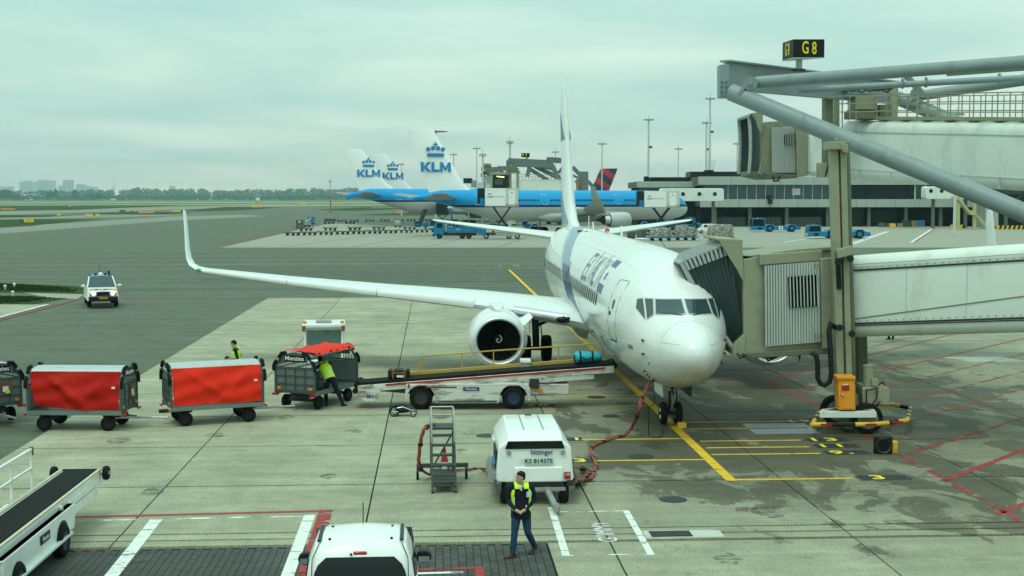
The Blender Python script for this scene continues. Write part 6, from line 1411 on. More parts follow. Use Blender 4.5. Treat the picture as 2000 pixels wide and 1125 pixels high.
# tow tugs and smaller blue vehicles
def tug(label, px, py, L, h, turn=0.0, cabw=2.3, s=1, txt=None, grp='blue aircraft tugs near the terminal', cabh=1.0):
    t_ = thing('aircraft_tug', label, 'tug', group=grp, **at(px, py, turn)); l = L / 2; r = h * .50; ax = (-l * .22, l * .68)
    pr = [(-l, .35), (-l, h * .62), (-l + .3, h * .70), (-l + cabw, h * .78)]
    for a in ax:
        if a > -l + cabw - .5: pr += [(a - r * 1.25, h * .80), (a - r * .8, h * 1.02), (a + r * .8, h * 1.02), (a + r * 1.25, h * .80)]
    pr += [(l, h * .72), (l, .4)]
    bo = B().prism(pr, 'y', -1.45, 1.45).build('body', m_klmblue, t_, bev=.07)
    c = B().prism([(-l + .05, h * .6), (-l + .25, h + cabh), (-l + cabw - .2, h + cabh), (-l + cabw, h * .7)], 'y', -1.3, 1.3).build('cab', m_klmblue, t_, bev=.06)
    B().prism([(-l + .22, h * .82), (-l + .36, h + cabh - .15), (-l + cabw - .35, h + cabh - .15), (-l + cabw - .25, h * .82)], 'y', -1.32, 1.32).build('side_window', m_glass, c, sm=0); B().add([(-l + .11, -1.1, h * .8), (-l + .11, 1.1, h * .8), (-l + .24, 1.1, h + cabh - .12), (-l + .24, -1.1, h + cabh - .12)], [(0, 1, 2, 3)]).build('windscreen', m_glass, c, sm=0, loc=(-.05, 0, 0))
    bx('roof_beacon', m_amber, c, -l + cabw * .5, 0, h + cabh + .1, .2, .2, .18); bx('bumper', m_vwhite, t_, -l - .02, 0, h * .45, .1, 2.7, .16); bx('step', m_black, t_, -l + cabw * .6, -1.47, h * .45, .7, .06, .5)
    far_wheels(t_, ax, 1.2, r, .55, m_klmblue); bx('tail_guard', m_dark, t_, l + .05, 0, .75, .3, 2.4, .6)
    if txt: text('lettering', txt, m_vwhite, t_, 1.0, (l * .22, -1.47, h * .55), (PI / 2, 0, 0), .004, bold=.04)
    return t_
tug('blue aircraft tug with a tall cab and white letters standing before the open ground floor', 1512, 452.5, 9.8, 1.45, 0, 2.9, txt='KI', cabh=1.25); tug('low blue aircraft tug partly behind the bridge column', 1634, 465.5, 10.4, 1.5, 0, 2.4, cabh=.75)
tug('blue tug at the left of the cluster beside the aircraft engine', 1322, 451, 7, 1.3, .5); tug('blue tug half hidden behind the far white van', 1366, 447, 6.5, 1.3, -.3, cabh=1.2); tug('small blue tug under the belly of the nearest blue airliner', 1034, 445.5, 3.6, 1.0, 0, 1.6, grp='small blue tugs', cabh=.7); tug('small blue tug beside the dark conveyor', 822, 443, 3.2, .9, 0, 1.4, grp='small blue tugs', cabh=.5); tug('small blue tug behind the flatbed truck bed', 905, 452, 4.2, 1.2, .2, 1.6, grp='small blue tugs', cabh=.8); tug('blue tug behind the long wing left of the flatbed truck', 856, 449, 3.0, 1.2, .9, 1.4, grp='small blue tugs', cabh=1.0)
t_ = thing('belt_loader', 'dark belt conveyor raised steeply to the hold of the left blue airliner', 'belt loader', **at(822, 443.5)); B().beam((-.35, 0, .6), (.9, 2.5, 4.1), 1.0, .35).build('conveyor', m_black, t_, sm=0); bx('chassis', m_klmblue, t_, .2, .6, .55, 3.6, 1.4, .4); far_wheels(t_, (-1.1, 1.4), .7, .3)
t_ = thing('container_loader', 'container loader with a tall dark opening raised under the middle tail', 'loader', **at(864, 441)); bx('lift_box', m_tblack, t_, 0, 0, 4.2, 2.7, 2.6, 2.7); b = B()
for x in (-1.4, 1.4): b.box(x, -1.2, 4.2, .14, .14, 2.9)
b.box(0, -1.2, 5.65, 2.9, .14, .14).box(0, -1.2, 2.8, 2.9, .2, .2); b.build('frame', m_dark, t_, sm=0); b = B()
for s in (-1, 1): b.beam((s * 1.2, 0, .8), (-s * 1.2, 0, 2.7), .15, .2)
b.build('scissor_arm', m_dark, t_, sm=0); bx('chassis', m_klmblue, t_, .4, 0, .65, 5.2, 2.4, .5); bx('rail', m_klmblue, t_, 2.2, -.6, 3.9, .5, .4, 2.0); far_wheels(t_, (-1.4, 1.9), 1.0, .33)
# van and odd vehicles
def minivan(label, px, py, L, H, mat, turn=0, grp=None, cat='van', name='parked_van'):
    t_ = thing(name, label, cat, group=grp, **at(px, py, turn)); l = L / 2
    bo = B().prism([(-l, .3), (-l, H * .50), (-l + L * .12, H * .58), (-l + L * .26, H * .96), (-l + L * .3, H), (l - .1, H), (l, H * .9), (l, .3)], 'y', -.85, .85).build('body', mat, t_, bev=.06)
    bx('side_window', m_glass, bo, -l + L * .42, -.86, H * .78, L * .2, .03, H * .25); B().add([(-l + L * .13, -.72, H * .62), (-l + L * .13, .72, H * .62), (-l + L * .25, .66, H * .93), (-l + L * .25, -.66, H * .93)], [(0, 1, 2, 3)]).build('windscreen', m_glass, bo, sm=0, loc=(-.04, 0, .02)); bx('bumper', m_dark, t_, -l, 0, .42, .14, 1.6, .2); bx('tail_lamp', m_redlens, bo, l, -.7, H * .55, .05, .14, .3)
    far_wheels(t_, (-L * .3, L * .3), .78, .31, .22, m_steel); return t_
minivan('white van parked before the blue tugs', 1380, 455, 3.6, 1.75, m_vwhite); minivan('yellow field vehicle by the striped light mast', 659, 401.5, 5.5, 2.6, m_yel, 0, None, 'truck', 'field_truck'); minivan('long yellow maintenance truck on the far taxiway', 588, 400.5, 9, 2.2, m_yel, 0, None, 'truck', 'field_truck'); minivan('grey field vehicle on the grass left of the blue tails', 736, 408, 5.5, 1.7, m_steel, .2, None, 'truck', 'field_truck')
minivan('red service car under the nearest blue airliner', 1247 - 30, 446, 3.6, 1.5, m_red, .4, None, 'car', 'parked_car') if False else None
minivan('black and orange service vehicle far off on the taxiway', 502, 399.5, 6, 2.6, m_bar, 0, None, 'truck', 'field_truck')
# ================================================================== GROUND EQUIPMENT AROUND THE AIRLINER
m_panel = M('cart_panel_grey', (.16, .20, .19), .45, .25, var=.12, scale=3, dirt=(.09, .08, .06), dscale=3, damt=.5)
def rod(name, pts, r, mat, par, n=6): return B().tube(pts, r, n).build(name, mat, par, sm=40)
# baggage cart: local x along the cart (drawbar at +x), y across
def cart_end(t_, x, sgn, logo=None, pouch=False):
    w = 1.5; z0, z1, z2 = .58, 1.36, 1.80; e = thing_part = None
    f = B()
    for y in (-.73, .73): f.box(x, y, (z0 + 1.40) / 2, .06, .06, 1.40 - z0)
    f.box(x, 0, z0 + .03, .07, 1.5, .08).box(x, 0, z1, .05, 1.46, .05)
    for y in (-.73, .73):
        s = 1 if y > 0 else -1; f.beam((x, y, 1.38), (x, y - s * .28, z2 - .02), .06, .06)
    f.beam((x, -.46, z2 - .02), (x, .46, z2 - .02), .06, .06)
    e = f.build('end_frame', m_cartgrey, t_, sm=0)
    bx('end_panel', m_panel, e, x - sgn * .02, 0, (z0 + z1) / 2, .025, 1.42, z1 - z0 - .06); r = B()
    for k in range(1, 4): r.box(x + sgn * .012, -.73 + 1.46 * k / 4, (z0 + z1) / 2, .035, .035, z1 - z0 - .08)
    for zz in (.84, 1.10): r.box(x + sgn * .010, 0, zz, .03, 1.42, .03)
    r.build('panel_rib', m_cartgrey, e, sm=0); br_ = B()
    for k in range(13): br_.box(x, -.62 + k * .103, 1.45, .02, .02, .17)
    br_.build('guard_bar', m_steel, e, sm=0); bx('top_panel', m_panel, e, x, 0, 1.66, .03, .92, .24)
    for s in (-1, 1): rod('rubber_bumper', [(x + sgn * .05, s * .77, 1.26), (x + sgn * .05, s * .77, 1.42), (x + sgn * .05, s * .72, 1.52), (x + sgn * .05, s * .66, 1.58)], .055, m_rub, e, 8); rod('rubber_bumper', [(x + sgn * .05, s * .58, 1.68), (x + sgn * .05, s * .47, 1.83), (x + sgn * .05, s * .30, 1.85)], .055, m_rub, e, 8)
    for s in (-1, 1): bx('tail_lamp', m_redlens, e, x + sgn * .08, s * .70, .50, .05, .24, .07)
    for s in (-1, 1): bx('reflector', m_amber, e, x + sgn * .035, s * .58, .70, .02, .13, .08)
    if logo:
        p = bx('logo_plate', m_signblk, e, x + sgn * .025, 0, 1.665, .02, .80, .20, bev=.008); text('lettering', 'Menzies', m_vwhite, p, .19, (x + sgn * .040, 0, 1.665), (PI / 2, 0, sgn * PI / 2), .003, wx=1.15, bold=.012)
    if pouch: q = bx('document_pouch', M('brown_pouch', (.22, .07, .04), .5), e, x + sgn * .03, .25, 1.08, .03, .34, .40); bx('label', m_vwhite, q, x + sgn * .05, .22, 1.05, .01, .18, .16); bx('label', m_hivis, q, x + sgn * .052, .28, .96, .01, .14, .1)
def cloth(L, z0, z1, y, sag, amp, seed, x0=0.0, lift=0.0):
    q = random.Random(seed); ph = [q.uniform(0, 6) for _ in range(6)]; rows = []; nx, nz = 30, 12
    for j in range(nz + 1):
        v = j / nz; row = []; cr = .07 * v
        for i in range(nx + 1):
            u = i / nx; x = (-L / 2 + L * u) + (.18 * (1 - u) * v * v if lift else 0); z = z1 + (z0 - z1) * v + sag * math.sin(PI * u) * -v * .0 + lift * (1 - u) ** 3 * v
            yy = y - .05 * math.sin(PI * v) * (1 + .5 * math.sin(3 * PI * u + ph[0])) + amp * v * (math.sin(9 * u + ph[1] + 2 * v) * .5 + math.sin(17 * u + ph[2] - 3 * v) * .3 + math.sin(31 * u + 5 * v + ph[3]) * .15) + amp * .35 * math.sin(14 * v + 8 * u + ph[4]) - .09 * math.exp(-((u - .12 - .55 * v) / .06) ** 2) * math.sin(PI * v) - .08 * math.exp(-((u - .93 + .45 * v) / .05) ** 2) * math.sin(PI * v) + .06 * math.exp(-((u - .5 + .2 * math.sin(ph[5] + 4 * v)) / .05) ** 2) * v
            row.append((x + x0, yy, z))
        rows.append(row)
    return B().loft(rows, cap=False, closed=False)
def cart(label, loc, rz, cover='closed', seed=1, mat=None, logos=(0, 0), pouch=0, steer=0.0):
    t_ = thing('baggage_cart', label, 'baggage cart', loc, rz, 'baggage carts coupled in a train'); L = 2.75
    b = B().box(0, 0, .56, L, 1.5, .05)
    for s in (-1, 1): b.box(0, s * .74, .54, L + .06, .06, .12)
    b.build('deck', m_panel, t_, sm=0)
    cart_end(t_, L / 2, 1, logos[1], pouch == 2); cart_end(t_, -L / 2, -1, logos[0], pouch == 1)
    prof = [(-.50, 1.74), (-.47, 1.80), (0, 1.85), (.47, 1.80), (.50, 1.74)]; B().loft([[(x, p[0], p[1]) for p in prof] for x in (-L / 2 + .04, -L / 4, 0, L / 4, L / 2 - .04)], cap=False, closed=False).build('roof', m_roofsil, t_, sm=20)
    for s in (-1, 1): B().loft([[(x, s * .50, 1.75), (x, s * .74, 1.42)] for x in (-L / 2 + .04, L / 2 - .04)], cap=False, closed=False).build('roof_edge', m_roofsil, t_, sm=0) if (s == 1) else bx('roof_rail', m_vwhite, t_, 0, -.52, 1.735, L - .06, .03, .03)
    b = B()
    for k in range(5): b.box(0, .745, .75 + k * .15, L - .1, .02, .05)
    b.build('side_slat', m_steel, t_, sm=0)
    if cover in ('closed', 'loose'):
        B_ = cloth(L - .1, .64 if cover == 'closed' else .62, 1.735, -.56, 0, .075, seed, 0, .0 if cover == 'closed' else .14)
        B_.v = [(x, y - .20 * (1 - (z - .6) / 1.13), z) for x, y, z in B_.v]; B_.build('tarpaulin', mat or (m_tarp2 if cover == 'closed' else m_tarp), t_, sm=50)
        bx('label', m_vwhite, t_, L * .42, -.70, 1.28, .10, .01, .06)
    else:
        q = random.Random(4); rows = []
        for j in range(9):
            v = j / 8; rows.append([(-L / 2 + .1 + (L - .3) * i / 20 + .10 * math.sin(v * 3), .45 - 1.22 * v, 1.89 + .02 * math.sin(9 * v + i * .7) + .02 * math.sin(i * 1.3) - .16 * max(0, v - .5) + (.05 * math.sin(2 * i) if v > .8 else 0)) for i in range(21)])
        B().loft(rows, cap=False, closed=False).build('tarpaulin', m_tarp2, t_, sm=50)
    ax_ = B()
    for x in (-.95, .95): ax_.box(x, 0, .27, .10, 1.2, .10).box(x, 0, .42, .5, .7, .12)
    ax_.build('axle', m_dark, t_, sm=0)
    for x in (-.95, .95):
        for s in (-1, 1): wheel(t_, x, s * .60, .215, .15, hub=m_black)
    B().box(1.6, 0, .30, .9, .09, .06).box(1.3, .18, .33, .55, .05, .05, rz=-.3).box(1.3, -.18, .33, .55, .05, .05, rz=.3).build('drawbar', m_steel, t_, sm=0); rod('drawbar_eye', [(2.0, 0, .30), (2.55, 0, .30)], .035, m_steel, t_); bx('hitch', m_dark, t_, -L / 2 - .12, 0, .40, .26, .14, .10)
    return t_
cart('baggage cart cut by the left picture edge with a document pouch on its end panel', (G(0, 828)[0] - .98, G(0, 828)[1] + .95, 0), -.80, 'closed', 3, None, (0, 1), 2)
cart('baggage cart with a dark red curtain and open floor, second from the left', (-10.42, 39.95, 0), -.10, 'loose', 5, None, (1, 1), 2)
cart('baggage cart with a tight red curtain and tilted stance, third from the left', (-6.75, 40.85, 0), .36, 'closed', 9, None, (1, 0), 0)
c4 = cart('opened baggage cart with its orange cover thrown over the roof beside the tractor', (-3.86, 44.05, 0), 1.12 , 'open', 2, m_tarp2, (1, 0), 0)
# luggage lying in the open cart
for k, (x, y, sx_, sy_, sz_, mm, lab) in enumerate(((-.7, .1, .62, .45, .62, m_black, 'black upright suitcase inside the opened cart'), (-.1, .25, .7, .5, .42, M('dark_blue_bag', (.02, .03, .06), .6), 'dark blue bag lying inside the opened cart'), (-.55, -.35, .55, .4, .3, m_dark, 'grey bag at the open side of the opened cart'))):
    M4 = Matrix.Rotation(1.12, 4, 'Z'); p = M4 @ Vector((x, y, 0)); t_ = thing('suitcase', lab, 'suitcase', (c4.location.x + p.x, c4.location.y + p.y, .60), 1.12 + .2 * k, 'bags in the opened cart')
    bx('shell', mm, t_, 0, 0, sz_ / 2, sx_, sy_, sz_, bev=.06); rod('handle', [(-.1, -sy_ / 2 - .01, sz_ * .8), (-.1, -sy_ / 2 - .05, sz_ * .8), (.1, -sy_ / 2 - .05, sz_ * .8), (.1, -sy_ / 2 - .01, sz_ * .8)], .012, m_steel, t_)
# tow tractor with a glazed cab, seen from the front
tr = thing('tow_tractor', 'white airport tow tractor with a tall glazed cab behind the opened cart', 'tractor', (-3.95, 47.9, 0), .05); tr.scale = (1, 1, .90)
bx('body', m_rusty, tr, 0, 1.0, .72, 1.38, 2.6, .62, bev=.05); bx('front_guard', m_dark, tr, 0, -.34, .45, 1.42, .14, .42, bev=.02); bx('hood', m_vwhite, tr, 0, -.05, 1.08, 1.38, .55, .16, bev=.04)
cb_ = B()
for x in (-.66, .66): cb_.beam((x, -.25, 1.1), (x, -.10, 2.36), .08, .09).box(x, 1.25, 1.75, .08, .08, 1.3)
cb_.box(0, -.10, 2.37, 1.36, .10, .10).box(0, -.25, 1.15, 1.36, .09, .09); cb_.build('cab_frame', m_vwhite, tr, sm=0, bev=.01)
m_wind = bpy.data.materials.new('clear_cab_glass'); m_wind.use_nodes = True; _b = m_wind.node_tree.nodes['Principled BSDF']; _b.inputs['Base Color'].default_value = (.05, .12, .105, 1); _b.inputs['Roughness'].default_value = .04; _b.inputs['Alpha'].default_value = .78
B().add([(-.62, -.24, 1.2), (.62, -.24, 1.2), (.62, -.11, 2.33), (-.62, -.11, 2.33)], [(0, 1, 2, 3)]).build('windscreen', m_wind, tr, sm=0); B().add([(-.62, 1.25, 1.2), (.62, 1.25, 1.2), (.62, 1.25, 2.33), (-.62, 1.25, 2.33)], [(0, 1, 2, 3)]).build('rear_window', m_wind, tr, sm=0)
rod('wiper', [(-.05, -.27, 1.22), (-.40, -.22, 1.62)], .014, m_black, tr); rod('wiper', [(.35, -.27, 1.22), (.05, -.23, 1.5)], .014, m_black, tr); bx('cab_roof', m_vwhite, tr, 0, .55, 2.50, 1.52, 1.75, .16, bev=.04); bx('roof_trim', M('rust_brown_trim', (.25, .07, .03), .6), tr, -.70, -.30, 2.40, .12, .10, .22); bx('roof_trim', M('rust_brown_trim', (.25, .07, .03), .6), tr, .70, -.30, 2.40, .12, .10, .22)
bx('light_bar', m_steel, tr, 0, .1, 2.64, .55, .2, .09); 
for x in (-.66, .66): B().cyl((x, -.15, 2.58), (x, -.15, 2.68), .06, n=8).build('beacon', m_amber, tr)
bx('seat', m_black, tr, 0, .8, 1.35, 1.1, .5, .5, bev=.05); B().lathe([(-.02, .19), (.02, .19), (.02, .16), (-.02, .16), (-.02, .19)], (0, .25, 1.42), 'y', 20).build('steering_wheel', m_black, tr); bx('mirror', m_black, tr, .12, -.05, 2.26, .22, .04, .10)
for x in (-.52, .52): wheel(tr, 0, 0, .36, .24, n=20).data.transform(Matrix.Translation((x, .1, 0)) @ Matrix.Rotation(PI / 2, 4, 'Z')); B().cyl((x, -.42, .86), (x, -.36, .86), .07, n=10).build('headlight', m_amber if x > 0 else m_vwhite, tr)
for x in (-.52, .52): wheel(tr, 0, 0, .42, .26, n=20).data.transform(Matrix.Translation((x, 1.9, 0)) @ Matrix.Rotation(PI / 2, 4, 'Z'))
for o in bpy.data.objects:
    if o.name.startswith('wheel_rim') and o.parent and o.parent.parent == tr:
        c_ = sum((v.co for v in o.parent.data.vertices), Vector()) / len(o.parent.data.vertices); o.data.transform(Matrix.Translation((c_.x, c_.y, 0)) @ Matrix.Rotation(PI / 2, 4, 'Z'))
bx('fender', m_rusty, tr, .60, .1, .82, .30, .8, .06, bev=.02); bx('fender', m_rusty, tr, -.60, .1, .82, .30, .8, .06, bev=.02)
# belt loader at the hold: local x to the right along the belt
bl = thing('belt_loader', 'worn white belt loader with a yellow handrail running up to the parked airliner hold', 'belt loader', (1.1, 43.35, 0), -YAW + .02)
def sl(x): return .80 + (x + 3.55) * .075
x0, x1 = -3.55, 4.75
for nm, mm, y0, y1, dz, h in (('side_beam', m_rusty, -.56, -.48, -.16, .22), ('side_beam', m_rusty, .48, .56, -.16, .22), ('conveyor_belt', m_rub, -.46, .46, -.02, .10), ('red_stripe', m_red, -.585, -.565, -.09, .06)):
    B().loft([[(x, y0, sl(x) + dz - h / 2), (x, y1, sl(x) + dz - h / 2), (x, y1, sl(x) + dz + h / 2), (x, y0, sl(x) + dz + h / 2)] for x in (x0 + (.9 if nm == 'red_stripe' else 0), x1 - (.3 if nm == 'red_stripe' else 0))]).build(nm, mm, bl, sm=0, bev=.01 if nm == 'side_beam' else 0)
B().cyl((x0, -.5, sl(x0) - .04), (x0, .5, sl(x0) - .04), .13, n=16).build('end_roller', m_rub, bl); B().cyl((x1, -.5, sl(x1) - .04), (x1, .5, sl(x1) - .04), .11, n=16).build('end_roller', m_rub, bl)
B().loft([[(x, -.55, sl(x) - .42), (x, -.50, sl(x) - .42), (x, -.50, sl(x) - .2), (x, -.55, sl(x) - .2)] for x in (.6, 4.1)]).build('side_skirt', m_rusty, bl, sm=0)
B().prism([(x0 + .05, sl(x0) - .12), (x0 + .80, sl(x0) - .06), (x0 + .72, sl(x0) - .25), (x0 + .52, sl(x0) - .56), (x0 + .25, sl(x0) - .56), (x0 - .02, sl(x0) - .35)], 'y', -.60, -.52).build('end_plate', m_rusty, bl, sm=0, bev=.01); text('lettering', 'MAG', m_navy, bl, .17, (x0 + .48, -.605, sl(x0) - .40), (PI / 2, 0, 0), .003, bold=.02)
B().cyl((x0 - .08, -.62, sl(x0) - .22), (x0 - .08, .62, sl(x0) - .22), .09, n=12).build('bumper_roller', m_rub, bl)
rail = B(); y = .55
for a, b_ in ((-1.55, .30), (.85, .30), (3.0, .30)): rail.tube([(a + .15 * 0, y, sl(a) + .05), (a, y, sl(a) + .62)], .022, 6)
rail.tube([(-1.7, y, sl(-1.7) + .05), (-1.55, y, sl(-1.55) + .62), (.85, y, sl(.85) + .62), (3.0, y, sl(3) + .60), (4.4, y, sl(4.4) + .60), (4.52, y, sl(4.52) + .2)], .025, 6); rail.tube([(-.2, y, sl(-.2) + .05), (-.2, y, sl(-.2) + .62)], .022, 6); m_wyel = M('worn_yellow_paint', (.46, .29, .04), .55, var=.2, dirt=(.30, .27, .18), dscale=4, damt=.7)
rail.build('handrail', m_wyel, bl)
B().loft([[(x, .45, sl(x)), (x, .60, sl(x)), (x, .60, sl(x) + .13), (x, .45, sl(x) + .13)] for x in (-2.1, 3.6)]).build('rail_base', m_wyel, bl, sm=0)
for x in (.6, 1.9): bx('lift_cylinder', m_dark, bl, x, 0, .92, .12, .7, .3)
B().beam((1.2, -.3, .74), (3.4, -.3, 1.10), .18, .14).beam((1.2, .3, .74), (3.4, .3, 1.10), .18, .14).build('lift_arm', m_cartgrey, bl, sm=0); B().beam((x0 + .6, 0, sl(x0) - .20), (-1.9, 0, .50), .5, .12).build('lower_arm', m_cartgrey, bl, sm=0)
bx('engine_box', m_dark, bl, .1, -.1, .90, 1.2, .8, .18, bev=.02); bx('black_tank', m_black, bl, 1.25, -.45, .92, .75, .2, .2, bev=.03)
wx_ = (-1.5, 1.48)
body = [(-2.0, .30), (-2.0, .93), (2.05, .93), (2.05, .55), (2.06, .30)]
pr = [(-2.0, .42), (-2.0, .80), (1.95, .80), (2.02, .70), (2.02, .28), (1.98, .28)] + [(wx_[1] + .46 * math.cos(a), .36 + .46 * math.sin(a)) for a in [PI * k / 8 for k in range(9)]] + [(1.0, .22), (-1.0, .22)] + [(wx_[0] + .46 * math.cos(a), .36 + .46 * math.sin(a)) for a in [PI * k / 8 for k in range(9)]]
for s in (-1, 1): bx('rust_patch', M('rust', (.13, .05, .02), .8, var=.4, scale=9), bl, -.85 if s < 0 else .6, s * .851, .73, 1.0, .004, .05); bx('kick_strip', m_cartgrey, bl, 0, s * .852, .27, 1.9, .006, .07)
for s in (-1, 1): B().prism(pr, 'y', s * .82 - .03, s * .82 + .03).build('side_panel', m_rusty, bl, sm=0)
bx('deck', m_rusty, bl, 0, 0, .79, 3.95, 1.6, .05); bx('front_platform', m_rusty, bl, 2.65, 0, .62, 1.25, 1.3, .34, bev=.03); bx('cab_step', m_dark, bl, 2.15, -.5, .82, .3, .5, .3); bx('headlight', m_amber, bl, 2.3, -.67, .62, .26, .03, .09); bx('reflector', m_red, bl, -1.88, -.86, .78, .06, .02, .12); bx('logo_plate', m_navy, bl, .12, -.865, .68, .52, .02, .12); text('lettering', 'Menzies', m_vwhite, bl, .10, (.12, -.88, .68), (PI / 2, 0, 0), .002, wx=1.1)
rod('frame_rail', [(-1.9, 0, .45), (2.6, 0, .45)], .12, m_dark, bl)
for x in wx_:
    for s in (-1, 1): wheel(bl, x, s * .68, .375, .24, n=24, hub=m_dark if x < 0 else M('dark_blue_rim', (.02, .035, .08), .5))
bx('steering_console', m_rusty, bl, 1.9, .55, 1.2, .35, .35, .5, rx=.3)
# luggage on the belt
def onbelt(x): M4 = Matrix.Rotation(bl.rotation_euler.z, 4, 'Z'); p = M4 @ Vector((x, 0, 0)); return (bl.location.x + p.x, bl.location.y + p.y, sl(x) + .035)
sc = thing('suitcase', 'black suitcase with brown straps lying at the low end of the belt', 'suitcase', onbelt(-2.25), bl.rotation_euler.z); bx('shell', m_black, sc, 0, 0, .15, .70, .5, .28, bev=.05)
m_strap = M('brown_strap', (.20, .07, .03), .5)
for x in (-.18, .2): bx('strap', m_strap, sc, x, 0, .15, .07, .52, .30, bev=.01)
bx('strap', m_strap, sc, 0, -.255, .19, .45, .02, .05); bx('label', m_vwhite, sc, .05, -.255, .08, .22, .02, .07)
db = thing('duffel_bag', 'turquoise duffel bag with black straps at the top end of the belt', 'bag', onbelt(3.95), bl.rotation_euler.z + .05)
q = random.Random(3); B().loft([[(x, .25 * k_ * math.cos(a) * (1 + .08 * q.uniform(-1, 1)), .20 + hh_ * math.sin(a) * (1 + .08 * q.uniform(-1, 1))) for a in [2 * PI * i / 16 for i in range(16)]] for x, k_, hh_ in ((-.46, .55, .14), (-.42, .9, .19), (-.25, 1, .20), (0, 1.02, .185), (.2, .98, .17), (.36, .85, .14), (.44, .5, .10))]).build('bag_body', m_teal, db, sm=60)
for x in (-.28, .12): B().loft([[(x + dx, .262 * math.cos(a), .20 + .212 * math.sin(a)) for dx in (-.03, .03)] for a in [PI * 1.05 * k / 10 - PI * .1 + PI * .5 for k in range(11)]], cap=False, closed=False).build('strap', m_black, db, sm=40)
rod('strap', [(-.28, -.25, .26), (-.1, -.28, .14), (.12, -.25, .24)], .02, m_black, db); bx('bag_end', m_black, db, -.44, 0, .16, .06, .34, .24, bev=.03); bx('bag_base', m_black, db, .02, 0, .03, .85, .36, .06, bev=.02)
# folded pushchair on the ground
pc = thing('folded_pushchair', 'folded black pushchair with silver wheels lying on the concrete below the belt loader', 'pushchair', G(788, 812), -YAW)
for (x, r) in ((-.27, .155), (.32, .10)):
    for s in (-.18, .16):
        o = B().lathe([(s - .025, r * .8), (s - .025, r), (s + .025, r), (s + .025, r * .8), (s - .025, r * .8)], (0, 0, r), 'x', 20).build('tyre', m_rub, pc, sm=50); o.data.transform(Matrix.Translation((x, 0, 0)) @ Matrix.Rotation(PI / 2, 4, 'Z'))
        b = B()
        for k in range(6): a = 2 * PI * k / 6; b.tube([(x, s, r), (x + r * .8 * math.cos(a), s, r + r * .8 * math.sin(a))], .014, 5)
        b.build('spokes', m_alum, o)
B().loft([[(x, .17 * k_ * math.cos(a), .20 + .11 * k_ * math.sin(a)) for a in [2 * PI * i / 12 for i in range(12)]] for x, k_ in ((-.32, .4), (-.2, 1.1), (0, 1.0), (.12, .9), (.25, .5))]).build('folded_seat', m_black, pc, sm=60); rod('frame_tube', [(-.3, -.14, .24), (0, -.16, .30), (.2, -.14, .22), (.34, -.14, .12)], .018, m_alum, pc); rod('frame_tube', [(-.3, .14, .24), (.05, .16, .20), (.34, .14, .14)], .018, m_alum, pc); rod('handle', [(-.34, -.14, .20), (-.38, 0, .26), (-.34, .14, .20)], .022, m_black, pc); B().ball((-.1, 0, .32), (.2, .16, .07), 10, 6).build('hood', m_black, pc)
# ground power unit
gu = thing('power_unit', 'white towed ground power unit with a sloping roof and number plate KS 814375', 'power unit', (2.22, 29.05, 0), 0)
W2 = .84; sec = lambda y, zt, wt, wz: None
B().loft([[(-.84, y, .52), (-.86, y, .62), (-.84, y, .80), (-.80, y, 1.30), (-.58 , y, zt), (.58, y, zt), (.80, y, 1.30), (.84, y, .80), (.86, y, .62), (.84, y, .52)] for y, zt in ((.02, 1.44), (.28, 1.62), (2.3, 1.66), (2.62, 1.60))]).build('body', m_vwhite, gu, sm=25, bev=.03)
for x in (-.22, .22): bx('roof_seam', m_dark, gu, x, 1.35, 1.652, .012, 1.9, .006, rx=.02)
bx('roof_latch', m_black, gu, 0, 2.2, 1.665, .16, .06, .02)
B().prism([(-.66, 1.27), (.66, 1.27), (.60, 1.44), (-.60, 1.44)], 'y', .005, .10).build('rear_window', m_glass, gu, sm=0, loc=(0, -.012, 0))
bx('rear_panel', m_vwhite, gu, .08, -.005, .70, 1.06, .08, .34, bev=.03); p = bx('number_plate', m_plate, gu, .08, -.022, 1.0, .66, .03, .13, bev=.006); text('lettering', 'KS 814375', m_black, p, .135, (.08, -.040, 1.0), (PI / 2, 0, 0), .002, wx=1.05, bold=.012)
text('lettering', 'hitzinger', m_navy, gu, .15, (.15, -.006, 1.19), (PI / 2 - .05, 0, 0), .004, bold=.012, wx=.95); bx('label', m_red, gu, .72, .008, .66, .14, .02, .16); text('lettering', '168', m_vwhite, gu, .07, (.72, -.006, .69), (PI / 2, 0, 0), .002)
for x in (-.58, .62): B().cyl((x, .03, 1.18), (x, -.01, 1.18), .055, n=14).build('round_lamp', m_steel, gu)
b = bx('side_hatch', m_black, gu, -.825, .95, .92, .06, 1.1, .46); bx('hatch_flap', m_steel, gu, -.93, 1.05, .62, .10, 2.0, .22, ry=.35); bx('hatch_cover', m_vwhite, gu, -.84, 1.9, 1.0, .05, .7, .4); text('lettering', 'hitzinger', m_navy, gu, .12, (-.845, 2.0, 1.2), (PI / 2, 0, -PI / 2), .003); rod('cable_coil', [(-.84, .6, .8), (-.86, .9, .95), (-.85, 1.2, .8)], .04, m_klmblue, gu)
bx('chassis', m_dark, gu, 0, 1.3, .46, 1.3, 2.5, .14); bx('mudguard', m_cartgrey, gu, -.82, -.02, .46, .12, .4, .18); bx('mudguard', m_dark, gu, .78, .0, .50, .14, .10, .12)
for x in (-.66, .66):
    for y in (.28, 2.1): o = B().lathe([(-.10, .14), (-.10, .24), (-.06, .27), (.06, .27), (.10, .24), (.10, .14)], (x, y, .27), 'x', 22).build('tyre', m_rub, gu, sm=45); B().lathe([(-.09, .01), (-.07, .08), (-.095, .15), (.095, .15), (.07, .08), (.09, .01)], (x, y, .27), 'x', 16).build('wheel_rim', m_steel, o)
